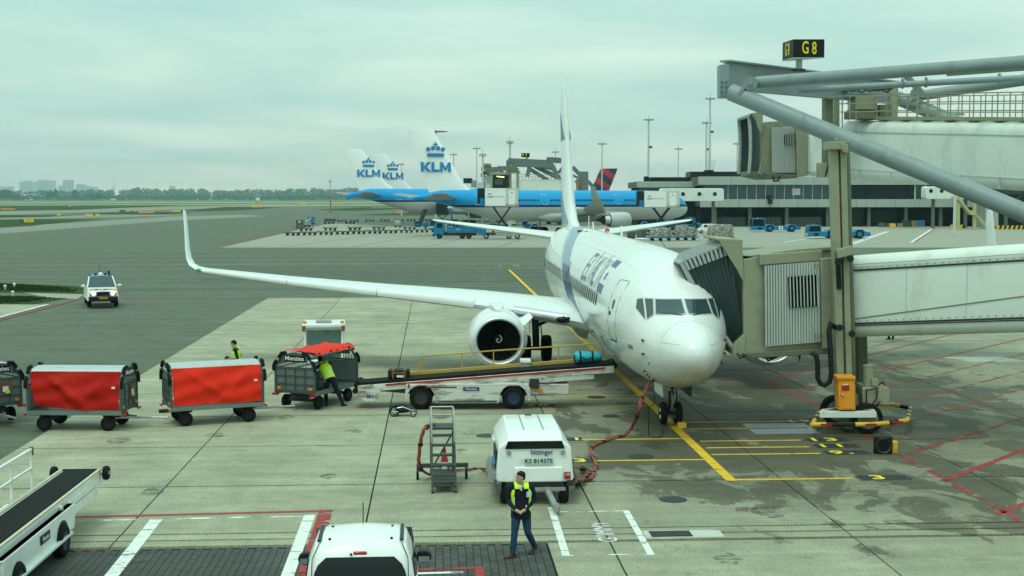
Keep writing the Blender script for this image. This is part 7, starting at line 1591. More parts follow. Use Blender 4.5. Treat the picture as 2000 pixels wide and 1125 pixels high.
B().box(.28, .05, .36, .8, .10, .08).box(.28, .15, .30, .55, .08, .06).build('tow_frame', m_steel, gu, sm=0, bev=.01); B().beam((.25, .0, .38), (.38, -.85, .16), .12, .09).build('tow_bar', m_steel, gu, sm=0, bev=.01); B().cyl((.40, -.92, .08), (.40, -.92, .20), .07, n=12).box(.40, -.84, .17, .1, .14, .12).build('tow_eye', m_steel, gu)
# access steps
m_stepd = M('dark_step_grating', (.045, .06, .058), .6, var=.25, scale=12)
ss = thing('boarding_steps', 'grey steel access steps on castors with a red cable hung over the top', 'steps', (.22, 30.40, 0), .02)
for s in (-.27, .27): B().beam((s, 0, .02), (s, 1.22, 1.30), .05, .10).build('stringer', m_dark, ss, sm=0); rod('handrail', [(s, .9, 1.0), (s, .95, 1.48), (s, 1.15, 1.72), (s, 1.85, 1.72), (s, 1.85, 1.3)], .022, m_steel, ss); rod('support', [(s, 1.85, 1.3), (s, 1.75, .1)], .028, m_cartgrey, ss); rod('support', [(s, 1.3, 1.28), (s, 1.8, .5)], .02, m_cartgrey, ss)
for k in range(6): bx('tread', m_stepd, ss, 0, .12 + k * .19, .16 + k * .20, .52, .20, .035)
bx('platform', m_stepd, ss, 0, 1.55, 1.29, .58, .66, .05); rod('cross_rail', [(-.27, 1.85, 1.72), (.27, 1.85, 1.72)], .022, m_steel, ss); rod('cross_rail', [(-.27, 1.85, 1.52), (.27, 1.85, 1.52)], .018, m_steel, ss); rod('brace', [(-.27, 1.7, .2), (.27, 1.4, 1.2)], .02, m_cartgrey, ss)
bx('base_frame', m_cartgrey, ss, 0, 1.55, .34, 1.25, .10, .10); bx('base_frame', m_cartgrey, ss, 0, .9, .22, .50, 1.5, .05)
for x, y in ((-.6, 1.55), (.58, 1.55)): o = bx('caster_leg', m_dark, ss, x, y, .22, .05, .06, .22); B().cyl((x - .03, y, .09), (x + .03, y, .09), .09, n=14).build('caster', m_rub, o)
for x in (-.22, .22): B().cyl((x - .05, .75, .12), (x + .05, .75, .12), .12, n=16).build('tyre', m_rub, ss)
tc_ = thing('traffic_cone', 'red and white traffic cone standing behind the access steps', 'cone', (.24, 32.0, 0)); b = bx('base', m_black, tc_, 0, 0, .03, .42, .42, .06, bev=.02)
for z0_, z1_, r0_, r1_, mm in ((.06, .26, .16, .125, m_cone), (.26, .42, .125, .095, m_vwhite), (.42, .56, .095, .065, m_cone), (.56, .64, .065, .05, m_vwhite), (.64, .80, .05, .02, m_cone)): B().cyl((0, 0, z0_), (0, 0, z1_), r0_, r1_, 16).build('cone_band', mm, tc_)
# cables
def smooth(pts, n=6):
    pts = [Vector(p) for p in pts]; o = []
    for i in range(len(pts) - 1):
        p0, p1, p2, p3 = pts[max(i - 1, 0)], pts[i], pts[i + 1], pts[min(i + 2, len(pts) - 1)]
        for k in range(n): t = k / n; o.append(.5 * ((2 * p1) + (p2 - p0) * t + (2 * p0 - 5 * p1 + 4 * p2 - p3) * t * t + (3 * p1 - p0 - 3 * p2 + p3) * t**3))
    return o + [pts[-1]]
def strands(name, label, pts, r, nst, mat, band=True):
    t_ = thing(name, label, 'cable', pts[0]); L = Vector(pts[0]); sp_ = smooth(pts, 8)
    for k in range(nst):
        q = [p - L + Vector((r * 1.3 * math.cos(i * .55 + 2 * PI * k / nst), r * 1.3 * math.sin(i * .55 + 2 * PI * k / nst), r * 1.2 + .4 * r * math.sin(i * .55 + k))) for i, p in enumerate(sp_)]; B().tube(q, r, 6).build('strand', mat, t_)
    if band:
        for i in range(6, len(sp_) - 4, 9): B().tube([sp_[i] - L, sp_[i + 1] - L], r * 2.9, 8).build('cable_tie', m_black, t_)
skin = Vector((PX, PY, 0)) + FS.at(2.55, 1.80, 1, .05)
gz = lambda px, py, z=.02: Vector(G(px, py, z))
strands('power_cable', 'red power cable running from the power unit over the concrete up to the airliner nose', [(3.06, 29.5, .62), (3.15, 29.6, .45), gz(1150, 928), gz(1164, 914), gz(1160, 897), gz(1153, 880), gz(1166, 868), gz(1195, 858), gz(1220, 850), gz(1234, 836), Vector(P(1246, 808, 37.6)), Vector(P(1255, 775, 37.8)), skin], .022, 3, m_cable)
strands('power_cable', 'loop of red cable lying beside the right flank of the power unit', [(3.06, 29.6, .7), gz(1142, 916), gz(1160, 925), gz(1150, 938), gz(1132, 942), (3.0, 29.35, .35)], .022, 3, m_cable)
strands('power_cable', 'red cable from the access steps to the left side of the power unit', [(.0, 32.0, 1.32), (-.22, 31.6, 1.30), (-.34, 31.55, .9), (-.35, 31.6, .35), gz(846, 930), gz(870, 922), gz(910, 919), gz(945, 917), (1.4, 30.0, .55)], .022, 3, m_cable)
bk = thing('headset_cable', 'thin black cable hanging from the airliner nose to the ground', 'cable', (0, 0, 0)); rod('cable', smooth([skin + Vector((.02, -.02, .1)), skin + Vector((.05, -.1, -.6)), Vector(P(1267, 800, 37.4)), gz(1268, 852), gz(1275, 855), gz(1290, 853), gz(1296, 840)]), .012, m_black, bk)
ck = thing('wheel_chock', 'yellow wheel chock wedged against the airliner nose wheel', 'chock', G(1331, 836), 0); B().prism([(-.14, 0), (.14, 0), (.11, .17), (-.11, .17)], 'x', -.11, .13).build('wedge', m_yel, ck, bev=.02); rod('rope', [(-.1, .05, .12), (-.3, .2, .03)], .015, m_black, ck)
fb_ = thing('floodlight', 'black square stand light with a round lens and yellow housing on the wet concrete', 'light', G(1724, 886), -YAW); bx('frame', m_signblk, fb_, 0, 0, .23, .48, .14, .46, bev=.02); B().lathe([(-.085, .17), (-.11, .20), (-.075, .215)], (0, 0, .23), 'y', 24).build('lens_ring', m_dark, fb_); B().cyl((0, -.075, .23), (0, -.08, .23), .17, n=24).build('lens', m_glass, fb_); B().cyl((.33, .1, .0), (.33, .1, .32), .10, n=14).build('housing', m_yel, fb_, bev=.02)
# belt loader in the left foreground: local y runs away from the camera along the belt
m_fade = M('faded_yellow_edge', (.50, .47, .36), .6, var=.2, dirt=(.55, .40, .12), dscale=5, damt=.8)
fl = thing('belt_loader', 'white belt loader with a black belt cut off by the lower left picture corner', 'belt loader', (-7.62, 24.6, 0), -.012)
zb = .95
for nm, mm, xx, w_, dz, h_ in (('side_beam', m_vwhite, -.44, .10, -.10, .26), ('side_beam', m_vwhite, .44, .10, -.10, .26), ('conveyor_belt', m_rub, 0, .76, .0, .10), ('edge_strip', m_fade, .47, .06, .05, .03), ('edge_strip', m_fade, -.47, .06, .05, .03)):
    B().box(xx * .86, .4, zb + dz, w_ if w_ < .5 else .64, 7.4, h_).build(nm, mm, fl, sm=0, bev=.012 if nm == 'side_beam' else 0)
B().cyl((-.38, 4.1, zb), (.38, 4.1, zb), .06, n=14).build('end_roller', m_rub, fl); bx('lower_beam', m_vwhite, fl, .42, .6, zb - .34, .08, 6.2, .16, bev=.01); B().beam((.40, -1.8, .72), (.40, 3.0, .80), .08, .12).build('lift_beam', m_vwhite, fl, sm=0, bev=.01)
for s in (-1, 1):
    o = B().lathe([(-.06, .09), (-.06, .13), (-.035, .15), (.035, .15), (.06, .13), (.06, .09)], (s * .55, 4.05, zb - .02), 'x', 20).build('bumper_wheel', m_rub, fl, sm=50); B().cyl((s * .42, 4.05, zb - .02), (s * .62, 4.05, zb - .02), .05, n=10).build('wheel_hub', m_steel, o)
r_ = B()
for y in (.2, 1.5, 2.75): r_.box(-.62, y, zb + .32, .05, .05, .86)
r_.box(-.62, 1.3, zb + .74, .06, 2.95, .055).box(-.62, 1.3, zb + .36, .05, 2.9, .045); r_.build('handrail', m_vwhite, fl, sm=0, bev=.008); bx('rail_cap', m_black, fl, -.62, 2.78, zb + .70, .07, .06, .16)
ch = B().prism([(-2.6, .36), (1.55, .36), (1.62, .52), (1.62, .84), (-2.6, .84)], 'x', .40, .56); ch.build('side_panel', m_vwhite, fl, sm=0, bev=.02); bx('deck', m_vwhite, fl, -.1, -.5, .80, 1.3, 4.2, .08, bev=.01); bx('side_panel', m_vwhite, fl, -.66, -.5, .60, .10, 4.2, .48, bev=.02); bx('under_frame', m_dark, fl, 0, -.4, .45, .8, 3.9, .3); bx('running_board', m_vwhite, fl, .58, -.6, .36, .12, 3.6, .06, bev=.01)
B().prism([(.74 + .38 * math.cos(a), .34 + .36 * math.sin(a)) for a in [PI * k / 10 for k in range(11)]], 'x', .555, .575).build('wheel_arch', m_black, fl, sm=0)
for y in (.74, -1.9):
    for s in (-1, 1): o = B().lathe([(-.11, .19), (-.11, .28), (-.07, .32), (.07, .32), (.11, .28), (.11, .19)], (s * .50 if s < 0 else .52, y, .32), 'x', 24).build('tyre', m_rub, fl, sm=50); B().lathe([(-.10, .01), (-.08, .1), (-.105, .20), (.105, .20), (.08, .1), (.10, .01)], (s * .50 if s < 0 else .52, y, .32), 'x', 18).build('wheel_rim', M('dark_blue_rim', (.02, .035, .08), .5), o)
lp = bx('logo_plate', m_signblk, fl, .572, -.35, .66, .02, .55, .17, bev=.03); text('lettering', 'Menzies', m_vwhite, lp, .12, (.586, -.35, .66), (PI / 2, 0, PI / 2), .002, wx=1.0); B().cyl((.3, 1.0, .88), (.5, 1.0, .88), .06, n=10).build('pivot', m_rusty, fl); rod('lift_cylinder', [(0, .2, .7), (0, 1.6, .92)], .06, m_steel, fl)
# white van in the foreground, seen from behind and above
va = thing('parked_van', 'white delivery van with roof rails seen from behind at the bottom picture edge', 'van', (-1.08, 18.95, 0), .012)
def vsec(y, w, z, zr): return [(-w, y, .30), (-w, y, .85), (-w * .985, y, 1.05), (-w * .90, y, zr * .80 + .1), (-w * .80, y, zr - .06), (-w * .66, y, zr), (0, y, zr + .035), (w * .66, y, zr), (w * .80, y, zr - .06), (w * .90, y, zr * .80 + .1), (w * .985, y, 1.05), (w, y, .85), (w, y, .30)]
B().loft([vsec(y, w, 0, zr) for y, w, zr in ((-.02, .80, 1.05), (.05, .82, 1.45), (.16, .83, 1.70), (.30, .83, 1.80), (.7, .835, 1.83), (1.2, .83, 1.81), (1.5, .82, 1.75))]).build('body', m_vwhite, va, sm=35, bev=.02)
B().loft([[(-w, y, .3), (-w, y, z), (-w * .85, y, z + .08), (w * .85, y, z + .08), (w, y, z), (w, y, .3)] for y, w, z in ((1.45, .83, 1.02), (2.6, .82, .92), (3.8, .74, .74), (3.95, .66, .6))]).build('bonnet', m_vwhite, va, sm=35, bev=.03); B().loft([[(-.74, 1.51, 1.70), (.74, 1.51, 1.70)], [(-.80, 2.5, 1.02), (.80, 2.5, 1.02)]], cap=False, closed=False).build('windscreen', m_glass, va, sm=0)
for s in (-1, 1): bx('roof_rail', m_dark, va, s * .60, .74, 1.818, .055, .92, .035, bev=.012)
for x, y in ((-.45, .36), (.45, .36), (-.45, 1.1), (.45, 1.1)): B().cyl((x, y, 1.79), (x, y, 1.838), .02, n=8).build('roof_plug', m_black, va)
rod('aerial', [(0, 1.2, 1.8), (0, 1.3, 2.15)], .008, m_black, va)
def rear(u, v): y = pchip([.85, 1.05, 1.45, 1.70, 1.80], [-.04, -.02, .05, .16, .30])(v); return (u, y - .012, v)
b = B()
rows = []
for j in range(7): v = 1.02 + .60 * j / 6; w_ = .70 - .05 * (j / 6) - .16 * (j / 6) ** 6; rows.append([rear(-w_ + 2 * w_ * i / 10, v) for i in range(11)])
b.loft(rows, cap=False, closed=False).build('rear_window', m_glass, va, sm=60); b = B().box(0, .14, 1.665, .20, .05, .055, rx=.5).build('brake_light', m_redlens, va, bev=.02); B().cyl((-.13, .13, 1.655), (-.13, .10, 1.66), .018, n=8).build('washer_jet', m_black, va)
for s in (-1, 1):
    B().loft([[(s * .755, y, z), (s * .825, y + .10, z)] for y, z in ((-.045, .78), (-.03, .95), (.0, 1.15))], cap=False, closed=False).build('tail_lamp', m_redlens, va, sm=0); rod('tailgate_seam', [rear(s * .70, .9), rear(s * .70, 1.3), (s * .69, .12, 1.6), (s * .60, .27, 1.78)], .007, m_dark, va)
    m_ = B().loft([[(s * (.93 + .12 * math.cos(a)), y, 1.13 + .10 * math.sin(a)) for a in [2 * PI * i / 14 for i in range(14)]] for y in (1.82, 1.86, 1.96)]).build('wing_mirror', m_black, va, sm=50, bev=.02); B().box(s * .84, 1.9, 1.08, .1, .06, .06).build('mirror_arm', m_black, m_); B().box(s * .93, 1.812, 1.10, .17, .01, .09).build('mirror_glass', m_alum, m_)
    bx('side_window', m_glass, va, s * .785, .6, 1.34, .02, .6, .42, ry=s * -.14); bx('side_window', m_glass, va, s * .785, 1.25, 1.34, .02, .5, .40, ry=s * -.14)
    for y in (.75, 3.2): B().cyl((s * .72 - .09, y, .3), (s * .72 + .09, y, .3), .3, n=20).build('tyre', m_rub, va, bev=.03)
bx('rear_bumper', m_dark, va, 0, -.08, .45, 1.6, .16, .24, bev=.05); p = bx('number_plate', m_yel, va, 0, -.06, .80, .50, .02, .11)
# marshal's off-road car on the taxiway
so = thing('patrol_car', 'white off-road patrol car with orange stripes and roof lamps driving on the taxiway', 'car', G(202, 601), .30)
def q(y, w, z0_, z1_, wt): return [(-w, y, z0_), (-w, y, z0_ + .5 * (z1_ - z0_)), (-wt, y, z1_), (wt, y, z1_), (w, y, z0_ + .5 * (z1_ - z0_)), (w, y, z0_)]
B().loft([q(y, w, .42, z, wt) for y, w, z, wt in ((0, .86, .92, .80), (.12, .93, 1.10, .84), (1.25, .95, 1.20, .86), (1.4, .95, 1.22, .88), (4.3, .95, 1.25, .88), (4.75, .9, 1.1, .85))]).build('body', m_vwhite, so, sm=30, bev=.03)
gh = B().loft([[(-w, y, z0_), (-wt, y, z1_), (wt, y, z1_), (w, y, z0_)] for y, w, z0_, wt, z1_ in ((1.25, .88, 1.18, .86, 1.22), (2.0, .90, 1.2, .70, 1.82), (2.3, .90, 1.2, .70, 1.87), (4.2, .9, 1.2, .68, 1.86), (4.6, .9, 1.2, .72, 1.5))]).build('cabin', M('dark_blue_paint', (.03, .07, .13), .3, coat=.3), so, sm=30, bev=.02)
B().add([(-.80, 1.32, 1.24), (.80, 1.32, 1.24), (.66, 1.96, 1.79), (-.66, 1.96, 1.79)], [(0, 1, 2, 3)]).build('windscreen', m_cock, so, sm=0, loc=(0, -.03, .02))
for s in (-1, 1):
    B().beam((s * .86, 1.28, 1.2), (s * .70, 2.0, 1.84), .07, .06).build('windscreen_pillar', m_vwhite, so, sm=0); B().ball((s * .56, -.02, .86), (.15, .06, .09), 10, 6).build('headlight', glow('lit_headlight', (1, .95, .8), 2.2), so); B().ball((s * .72, -.0, .84), (.10, .06, .10), 8, 6).build('indicator', m_amber, so)
    m_ = B().ball((s * 1.10, 1.55, 1.28), (.14, .08, .09), 10, 6).build('wing_mirror', m_vwhite, so)
    bx('fog_lamp', m_steel, so, s * .48, -.10, .58, .12, .04, .08); bx('roof_lamp', m_black, so, s * .30, 2.3, 1.97, .16, .12, .12)
    for y in (.75, 3.75): o = B().lathe([(-.13, .22), (-.13, .34), (-.09, .39), (.09, .39), (.13, .34), (.13, .22)], (s * .80, y, .39), 'x', 22).build('tyre', m_rub, so, sm=50); B().lathe([(-.12, .01), (-.1, .12), (-.125, .24), (.125, .24), (.1, .12), (.12, .01)], (s * .80, y, .39), 'x', 14).build('wheel_rim', m_alum, o)
bx('bull_bar', m_black, so, 0, -.12, .56, 1.75, .22, .30, bev=.05); bx('grille', m_black, so, 0, -.03, .86, .80, .06, .24, bev=.02); B().tube([(-.46, -.06, .72), (-.44, -.08, .98), (0, -.09, 1.02), (.44, -.08, .98), (.46, -.06, .72)], .03, 8).build('grille_frame', m_alum, so); p = bx('number_plate', m_orange, so, 0, -.24, .62, .50, .02, .12); text('lettering', '32-GX-KL', m_black, p, .10, (0, -.255, .62), (PI / 2, 0, 0), .002)
for k, (x, mm) in enumerate(((-.72, m_bar), (-.42, m_navy), (-.16, m_bar), (.12, m_navy), (.40, m_bar), (.70, m_bar))): B().add([(x - .14, .10, 1.105), (x + .10, .10, 1.105), (x + .22, .42, 1.14), (x - .02, .42, 1.14)], [(0, 1, 2, 3)]).build('hood_stripe', mm, so, sm=0, loc=(0, 0, .008))
bx('side_stripe', m_bar, so, .96, 1.1, .98, .02, .5, .3); B().lathe([(1.86, .14), (2.0, .14), (2.08, .08), (2.10, .01)], (0, 2.1, 0), 'z', 12).build('white_dome', m_vwhite, so); B().lathe([(1.86, .04), (2.0, .05), (2.02, .09), (2.14, .09), (2.2, .02)], (.52, 2.5, 0), 'z', 12).build('blue_beacon', M('blue_lens', (.01, .02, .16), .2), so); rod('aerial', [(.0, 2.8, 1.86), (-.02, 2.9, 2.6)], .01, m_black, so)
for s in (-1, 1): bx('roof_rail', m_black, so, s * .62, 3.2, 1.92, .05, 1.8, .05)
# ================================================================== PEOPLE
def person(label, loc, rz, J, mats, vest=True, hair=m_hair, face=(0, -1), sc=1.0, tilt=0.0, vestopen=True):
    """J: pelvis, chest, neck, head plus L/R shoulder, elbow, wrist, hand, hip, knee, ankle, toe (local metres)"""
    t_ = thing('person', label, 'person', loc, rz); V = {k: Vector(v) * sc for k, v in J.items()}
    prim = B(); samp = []
    def limb(a, b_, r0, r1, lab, n=10):
        a, b_ = V[a] if isinstance(a, str) else a, V[b_] if isinstance(b_, str) else b_; d = b_ - a
        prim.loft([[p for p in ring_(a + d * t, d, (r0 + (r1 - r0) * t) * (1 + .10 * math.sin(PI * t)) * sc, n)] for t in (-.04, .15, .4, .7, 1.0, 1.04)])
        prim.ball(a, r0 * sc, 8, 6); prim.ball(b_, r1 * sc, 8, 6)
        for k in range(7): samp.append((a + d * (k / 6), (r0 + (r1 - r0) * k / 6) * sc, lab))
    def ring_(c, d, r, n):
        d = d.normalized(); u = d.orthogonal().normalized(); w = d.cross(u); return [c + u * r * math.cos(2 * PI * i / n) + w * r * math.sin(2 * PI * i / n) for i in range(n)]
    side = (V['shR'] - V['shL']); side.normalize(); sp = [V['pelvis'] - (V['chest'] - V['pelvis']) * .28, V['pelvis'], V['pelvis'] * .5 + V['chest'] * .5, V['chest'], V['chest'] * .45 + V['neck'] * .55, V['neck']]
    wd = ((.150, .100), (.168, .118), (.160, .112), (.185, .125), (.175, .105), (.075, .065))
    def trings(grow, n=20, rows=sp, wds=wd):
        out_ = []
        for i, (c, (a, b_)) in enumerate(zip(rows, wds)):
            d = (rows[min(i + 1, len(rows) - 1)] - rows[max(i - 1, 0)]).normalized(); s_ = (side - d * side.dot(d)).normalized(); f = s_.cross(d)
            out_.append([c + s_ * ((a + grow) * sc * math.cos(2 * PI * k / n)) + f * ((b_ + grow) * sc * math.sin(2 * PI * k / n)) for k in range(n)])
        return out_
    prim.loft(trings(0))
    for c, lab in zip(sp, (mats.get('hem', 'leg'), 'torso', 'torso', 'torso', 'torso', 'neck')): samp.append((c, .12 * sc, lab))
    samp.append((V['chest'] + side * .12 * sc, .10, 'torso')); samp.append((V['chest'] - side * .12 * sc, .10, 'torso'))
    for s in 'LR':
        limb('sh' + s, 'el' + s, .060, .048, 'sleeve'); limb('el' + s, 'wr' + s, .047, .034, mats.get('fore', 'sleeve')); limb('hip' + s, 'kn' + s, .100, .070, 'leg'); limb('kn' + s, 'an' + s, .070, .052, 'leg'); limb('chest', 'sh' + s, .09, .062, 'torso')
        hd_ = (V['ha' + s] - V['wr' + s]).normalized(); u = hd_.cross(Vector((0, .3, 1))).normalized(); w = hd_.cross(u)
        limb('wr' + s, 'ha' + s, .030, .036, 'skin')
        for k, ln in enumerate((.062, .072, .068, .052)):
            o = V['ha' + s] + u * ((k - 1.5) * .019 * sc); a1 = o + hd_ * ln * .55 * sc; a2 = a1 + (hd_ * .5 + w * .75).normalized() * ln * .55 * sc; limb(o, a1, .010, .009, 'skin', 6); limb(a1, a2, .009, .008, 'skin', 6)
        th = V['wr' + s] + hd_ * .04 * sc + u * -.03 * sc; limb(th, th + (hd_ - u * .8).normalized() * .055 * sc, .012, .010, 'skin', 6)
        f = V['to' + s] - V['an' + s]; f.z = 0; f.normalize(); q = Vector((-f.y, f.x, 0)); an = V['an' + s]; ft = (V['to' + s] - (an - UP * (an.z - .04 * sc)))
        sh = B().loft([[an + f * x * sc + q * yy * sc * w_ + UP * (zz - .005 + (an.z / sc - .085) * (1 - (x + .07) / .27)) * sc - UP * an.z for yy, zz in ((-1, .012), (1, .012), (1, h * .5), (.6, h), (-.6, h), (-1, h * .5))] for x, w_, h in ((-.085, .022, .07), (-.06, .036, .09), (.02, .038, .095), (.09, .044, .062), (.15, .040, .05), (.185, .018, .035))])
        sh.build('shoe', mats['shoe'], t_, sm=50, bev=.006)
    fx = Vector((face[0], face[1], 0)).normalized(); sx_ = Vector((-fx.y, fx.x, 0)); H = V['head']; hz_ = (UP + fx * tilt).normalized(); fy = (fx - hz_ * fx.dot(hz_)).normalized()
    hp = lambda a, f, u: H + (sx_ * a + fy * f + hz_ * u) * sc
    prim.loft([[hp(rx * math.cos(2 * PI * k / 14), off + ry * math.sin(2 * PI * k / 14), z) for k in range(14)] for z, rx, ry, off in ((-.115, .030, .035, .030), (-.105, .048, .055, .025), (-.07, .062, .078, .012), (-.02, .072, .090, .0), (.03, .075, .094, -.006), (.07, .068, .085, -.010), (.10, .045, .058, -.012), (.113, .018, .025, -.012))])
    limb('neck', H - hz_ * .06 * sc, .055, .052, 'skin')
    prim.loft([[hp(.017 * k * math.cos(a), .088 + .022 * k, -.035 + .032 * (1 - k) + .010 * math.sin(a)) for a in [2 * PI * i / 6 for i in range(6)]] for k in (.3, .7, 1.0)])
    for s in (-1, 1): prim.ball(tuple(hp(s * .076, -.008, -.01)), (.012 * sc, .016 * sc, .028 * sc), 6, 5)
    for z in (-.09, -.04, .01, .06): samp.append((hp(0, .01, z), .075 * sc, 'skin'))
    me = bpy.data.meshes.new('tmp'); me.from_pydata(prim.v, [], prim.f); fix_normals(me); o = bpy.data.objects.new('tmp', me); C.objects.link(o)
    r = o.modifiers.new('r', 'REMESH'); r.mode = 'VOXEL'; r.voxel_size = .0105; s_ = o.modifiers.new('s', 'SMOOTH'); s_.iterations = 2; s_.factor = .5
    dg = bpy.context.evaluated_depsgraph_get(); body = bpy.data.meshes.new_from_object(o.evaluated_get(dg)); bpy.data.objects.remove(o)
    labs = ['skin', 'torso', 'leg', 'sleeve', 'neck']; body.materials.clear()
    for l in labs: body.materials.append(mats.get(l, m_skin))
    cen = np.zeros(len(body.polygons) * 3, 'f'); body.polygons.foreach_get('center', cen); cen = cen.reshape(-1, 3)
    pts = np.array([tuple(q[0]) for q in samp]); rad = np.array([q[1] for q in samp]); li = np.array([labs.index(q[2]) for q in samp])
    dist = np.linalg.norm(cen[:, None, :] - pts[None], axis=2) - rad[None]; body.polygons.foreach_set('material_index', li[dist.argmin(1)].astype('i')); body.shade_smooth(); body.update()
    link('body', body, t_)
    hb = B().loft([[hp(rx * 1.07 * math.cos(2 * PI * k / 14), off - .006 + ry * 1.05 * math.sin(2 * PI * k / 14) * (1 if math.sin(2 * PI * k / 14) < .2 else fr), z) for k in range(14)] for z, rx, ry, off, fr in ((-.05, .066, .084, -.018, .1), (.0, .075, .094, -.010, .2), (.045, .077, .096, -.008, .93), (.075, .072, .088, -.010, 1), (.105, .050, .060, -.012, 1), (.122, .015, .02, -.012, 1))])
    hb.build('hair', hair, t_, sm=60)
    for s in (-1, 1): B().ball(tuple(hp(s * .030, .084, .0)), .0075 * sc, 6, 5).build('eye', m_black, t_); B().tube([hp(s * .045, .084, .022), hp(s * .018, .092, .024)], .004 * sc, 4).build('eyebrow', m_hair, t_)
    B().tube([hp(-.022, .084, -.068), hp(0, .090, -.066), hp(.022, .084, -.068)], .004 * sc, 5).build('mouth', M('lip', (.25, .09, .07), .5), t_)
    if vest:
        rr = [sp[0] * .5 + sp[1] * .5] + sp[1:5]; rows = trings(.024, 32, rr, ((.172, .124), (.176, .126), (.172, .120), (.190, .130), (.165, .105)))
        fine = []
        for i in range(len(rows) - 1):
            for k in range(4): fine.append([p + (q - p) * (k / 4) for p, q in zip(rows[i], rows[i + 1])])
        fine.append(rows[-1]); b = B(); n = 32; a0, a1 = (10, 7) if vestopen else (0, 0)
        idx = [(24 + (4 if vestopen else 0) + k) % n for k in range(n - (8 if vestopen else 0) + 1)] if vestopen else list(range(n)) + [0]
        for j in range(len(fine) - 1): b.loft([[fine[j][k] for k in idx], [fine[j + 1][k] for k in idx]], 1 if j in (3, 7) else 0, cap=False, closed=False)
        for s in 'LR':
            c = V['sh' + s]; tp = [p for p in fine[-1]]; m_ = V['neck'] + (c - V['neck']) * .45
            d = (V['neck'] - V['chest']).normalized(); f = side.cross(d).normalized()
            b.loft([[m_ + side * dx * sc + f * math.cos(a) * .135 * sc + d * (math.sin(a) * .10 - .035) * sc for dx in (-.05, .05)] for a in [PI * k / 8 for k in range(9)]], 0, cap=False, closed=False)
        b.build('vest', [m_hivis, m_reflect], t_, sm=60)
    return t_
STAND = dict(pelvis=(0, 0, .95), chest=(0, 0, 1.28), neck=(0, .01, 1.47), head=(0, -.02, 1.62))
man = person('man walking in a navy jacket, open yellow vest and jeans with his hands joined', G(1018, 1086), -YAW, dict(pelvis=(0, 0, .94), chest=(0, .0, 1.27), neck=(-.005, -.01, 1.46), head=(-.02, -.045, 1.61),
    shL=(.205, .03, 1.405), elL=(.265, .06, 1.13), wrL=(.085, -.17, .985), haL=(.015, -.22, .955), shR=(-.205, -.01, 1.405), elR=(-.275, .02, 1.13), wrR=(-.12, -.19, .985), haR=(-.055, -.235, .955),
    hipL=(.09, .02, .88), knL=(.13, -.06, .50), anL=(.27, .24, .15), toL=(.17, .13, .03), hipR=(-.09, -.01, .88), knR=(-.135, -.10, .49), anR=(-.17, -.12, .085), toR=(-.33, -.21, .03)),
    dict(skin=m_skin, torso=m_navycl, leg=m_denim, sleeve=m_navycl, neck=m_skin, shoe=m_leath, hem='torso'), face=(-.80, -.60), sc=.95)
hm_ = B().loft([[(-.005 + a * math.cos(2 * PI * k / 20), .0 + b_ * math.sin(2 * PI * k / 20), z) for k in range(20)] for z, a, b_ in ((.74, .192, .150), (.80, .194, .150), (.90, .190, .146), (1.02, .176, .134), (1.10, .165, .12))], cap=False).build('jacket_hem', m_navycl, man, sm=60)
bx('badge', M('pale_blue_badge', (.45, .62, .75), .4), man, .135, -.135, 1.22, .075, .02, .10, rz=.5); B().tube([(-.02, -.14, 1.40), (-.01, -.15, 1.34), (0, -.13, 1.30)], .022, 6).build('shirt_collar', m_vwhite, man); B().lathe([(-.012, .040), (.012, .040)], (.092, -.165, .985), 'x', 12).build('wristwatch', m_steel, man); bx('zip_pull', m_vwhite, man, -.13, -.15, 1.12, .012, .012, .08)
dk = dict(skin=m_skin, torso=m_navycl, leg=m_navycl, sleeve=m_navycl, fore='skin', neck=m_skin, shoe=m_black)
person('worker in a yellow vest leaning into the opened baggage cart, seen from behind', G(645, 793), -YAW, dict(pelvis=(-.02, .02, .93), chest=(-.17, .17, 1.22), neck=(-.29, .27, 1.38), head=(-.37, .37, 1.46),
    shL=(-.36, .13, 1.30), elL=(-.60, .26, 1.16), wrL=(-.76, .38, 1.02), haL=(-.83, .43, .99), shR=(-.04, .32, 1.36), elR=(-.22, .52, 1.16), wrR=(-.46, .58, 1.06), haR=(-.53, .60, 1.04),
    hipL=(-.09, .02, .88), knL=(-.14, .02, .48), anL=(-.13, -.02, .085), toL=(-.22, .12, .03), hipR=(.08, -.02, .88), knR=(.24, .0, .49), anR=(.42, -.06, .10), toR=(.52, .05, .03)), dk, face=(-.6, .8), tilt=.5, sc=1.0, vestopen=False)
person('worker in a yellow vest standing behind the third cart, looking down to the left', c2w((458 - 1000) / 2600 * 46.9, 46.9) + (0,), -YAW, dict(pelvis=(.04, 0, .98), chest=(0, 0, 1.30), neck=(-.03, 0, 1.49), head=(-.08, -.01, 1.63),
    shL=(.02, -.21, 1.42), elL=(.10, -.24, 1.16), wrL=(-.14, -.16, 1.12), haL=(-.21, -.12, 1.13), shR=(.0, .21, 1.42), elR=(.10, .26, 1.16), wrR=(-.14, .14, 1.12), haR=(-.21, .10, 1.13),
    hipL=(.05, -.09, .9), knL=(.02, -.1, .5), anL=(.05, -.1, .085), toL=(-.1, -.1, .03), hipR=(.05, .09, .9), knR=(.04, .1, .5), anR=(.07, .1, .085), toR=(-.08, .1, .03)), dk, face=(-1, -.15), tilt=.35, sc=1.02, vestopen=False)
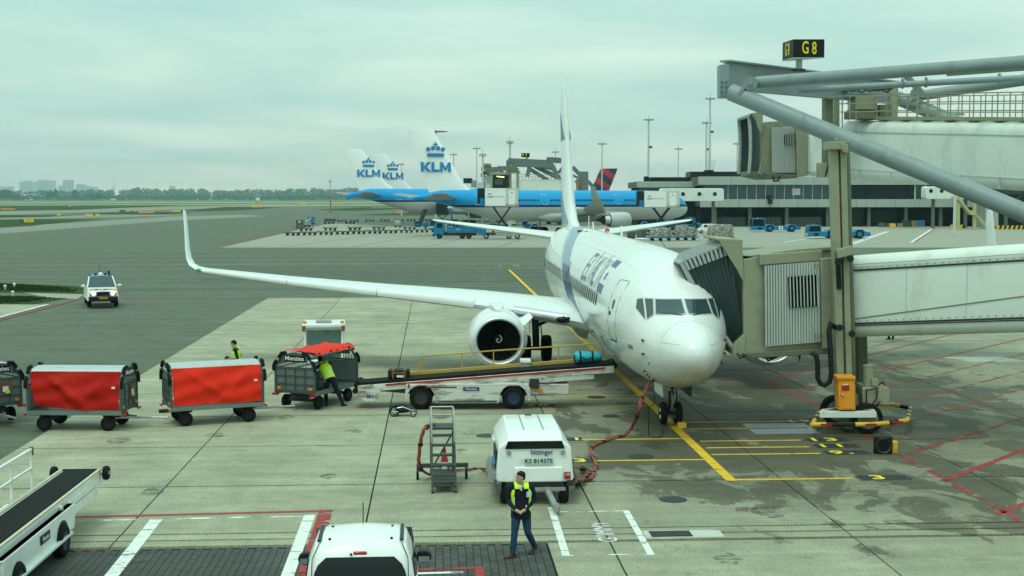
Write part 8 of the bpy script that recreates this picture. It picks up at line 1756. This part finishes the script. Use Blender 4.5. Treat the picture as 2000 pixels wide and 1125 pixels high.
person('dark haired worker in a dark jacket crouching beside the standing worker behind the third cart', c2w((440 - 1000) / 2600 * 46.6, 46.6) + (0,), -YAW, dict(pelvis=(.0, .1, .52), chest=(0, .0, .82), neck=(.0, -.04, 1.0), head=(.03, -.06, 1.14),
    shL=(.19, .0, .95), elL=(.22, -.12, .75), wrL=(.12, -.25, .95), haL=(.08, -.2, 1.02), shR=(-.19, .0, .95), elR=(-.24, -.1, .72), wrR=(-.14, -.3, .66), haR=(-.1, -.34, .62),
    hipL=(.09, .1, .47), knL=(.14, -.3, .52), anL=(.12, -.02, .085), toL=(.14, -.16, .03), hipR=(-.09, .1, .47), knR=(-.16, -.28, .5), anR=(-.13, .0, .085), toR=(-.15, -.14, .03)), dict(dk, torso=M('teal_jacket', (.02, .07, .07), .7), sleeve=M('teal_jacket', (.02, .07, .07), .7), fore='sleeve'), vest=False, face=(.7, -.7))
person('person in dark trousers and black shoes standing behind the boarding bridge tunnel', G(1740, 663), -YAW, dict(STAND, shL=(.2, 0, 1.42), elL=(.25, .02, 1.13), wrL=(.24, -.03, .88), haL=(.24, -.05, .80), shR=(-.2, 0, 1.42), elR=(-.25, .02, 1.13), wrR=(-.24, -.03, .88), haR=(-.24, -.05, .80), hipL=(.09, 0, .9), knL=(.1, 0, .5), anL=(.1, 0, .085), toL=(.0, -.12, .03), hipR=(-.09, 0, .9), knR=(-.1, -.02, .5), anR=(-.1, 0, .085), toR=(-.24, -.05, .03)), dict(dk, fore='sleeve'), vestopen=False, face=(-1, 0))
# ================================================================== AIR
hm = bpy.data.materials.new('haze_air'); hm.use_nodes = True; ht = hm.node_tree; ht.nodes.clear()
ho = ht.nodes.new('ShaderNodeOutputMaterial'); hv = ht.nodes.new('ShaderNodeVolumePrincipled')
hv.inputs['Color'].default_value = (.60, .98, 1.0, 1); hv.inputs['Density'].default_value = .00009; hv.inputs['Absorption Color'].default_value = (1, 1, 1, 1); hv.inputs['Anisotropy'].default_value = 0.0
ht.links.new(hv.outputs[0], ho.inputs['Volume'])
hz = B().box(-2000, 6400, 150, 12000, 14000, 304).build('haze', hm, sm=0); hz['kind'] = 'stuff'
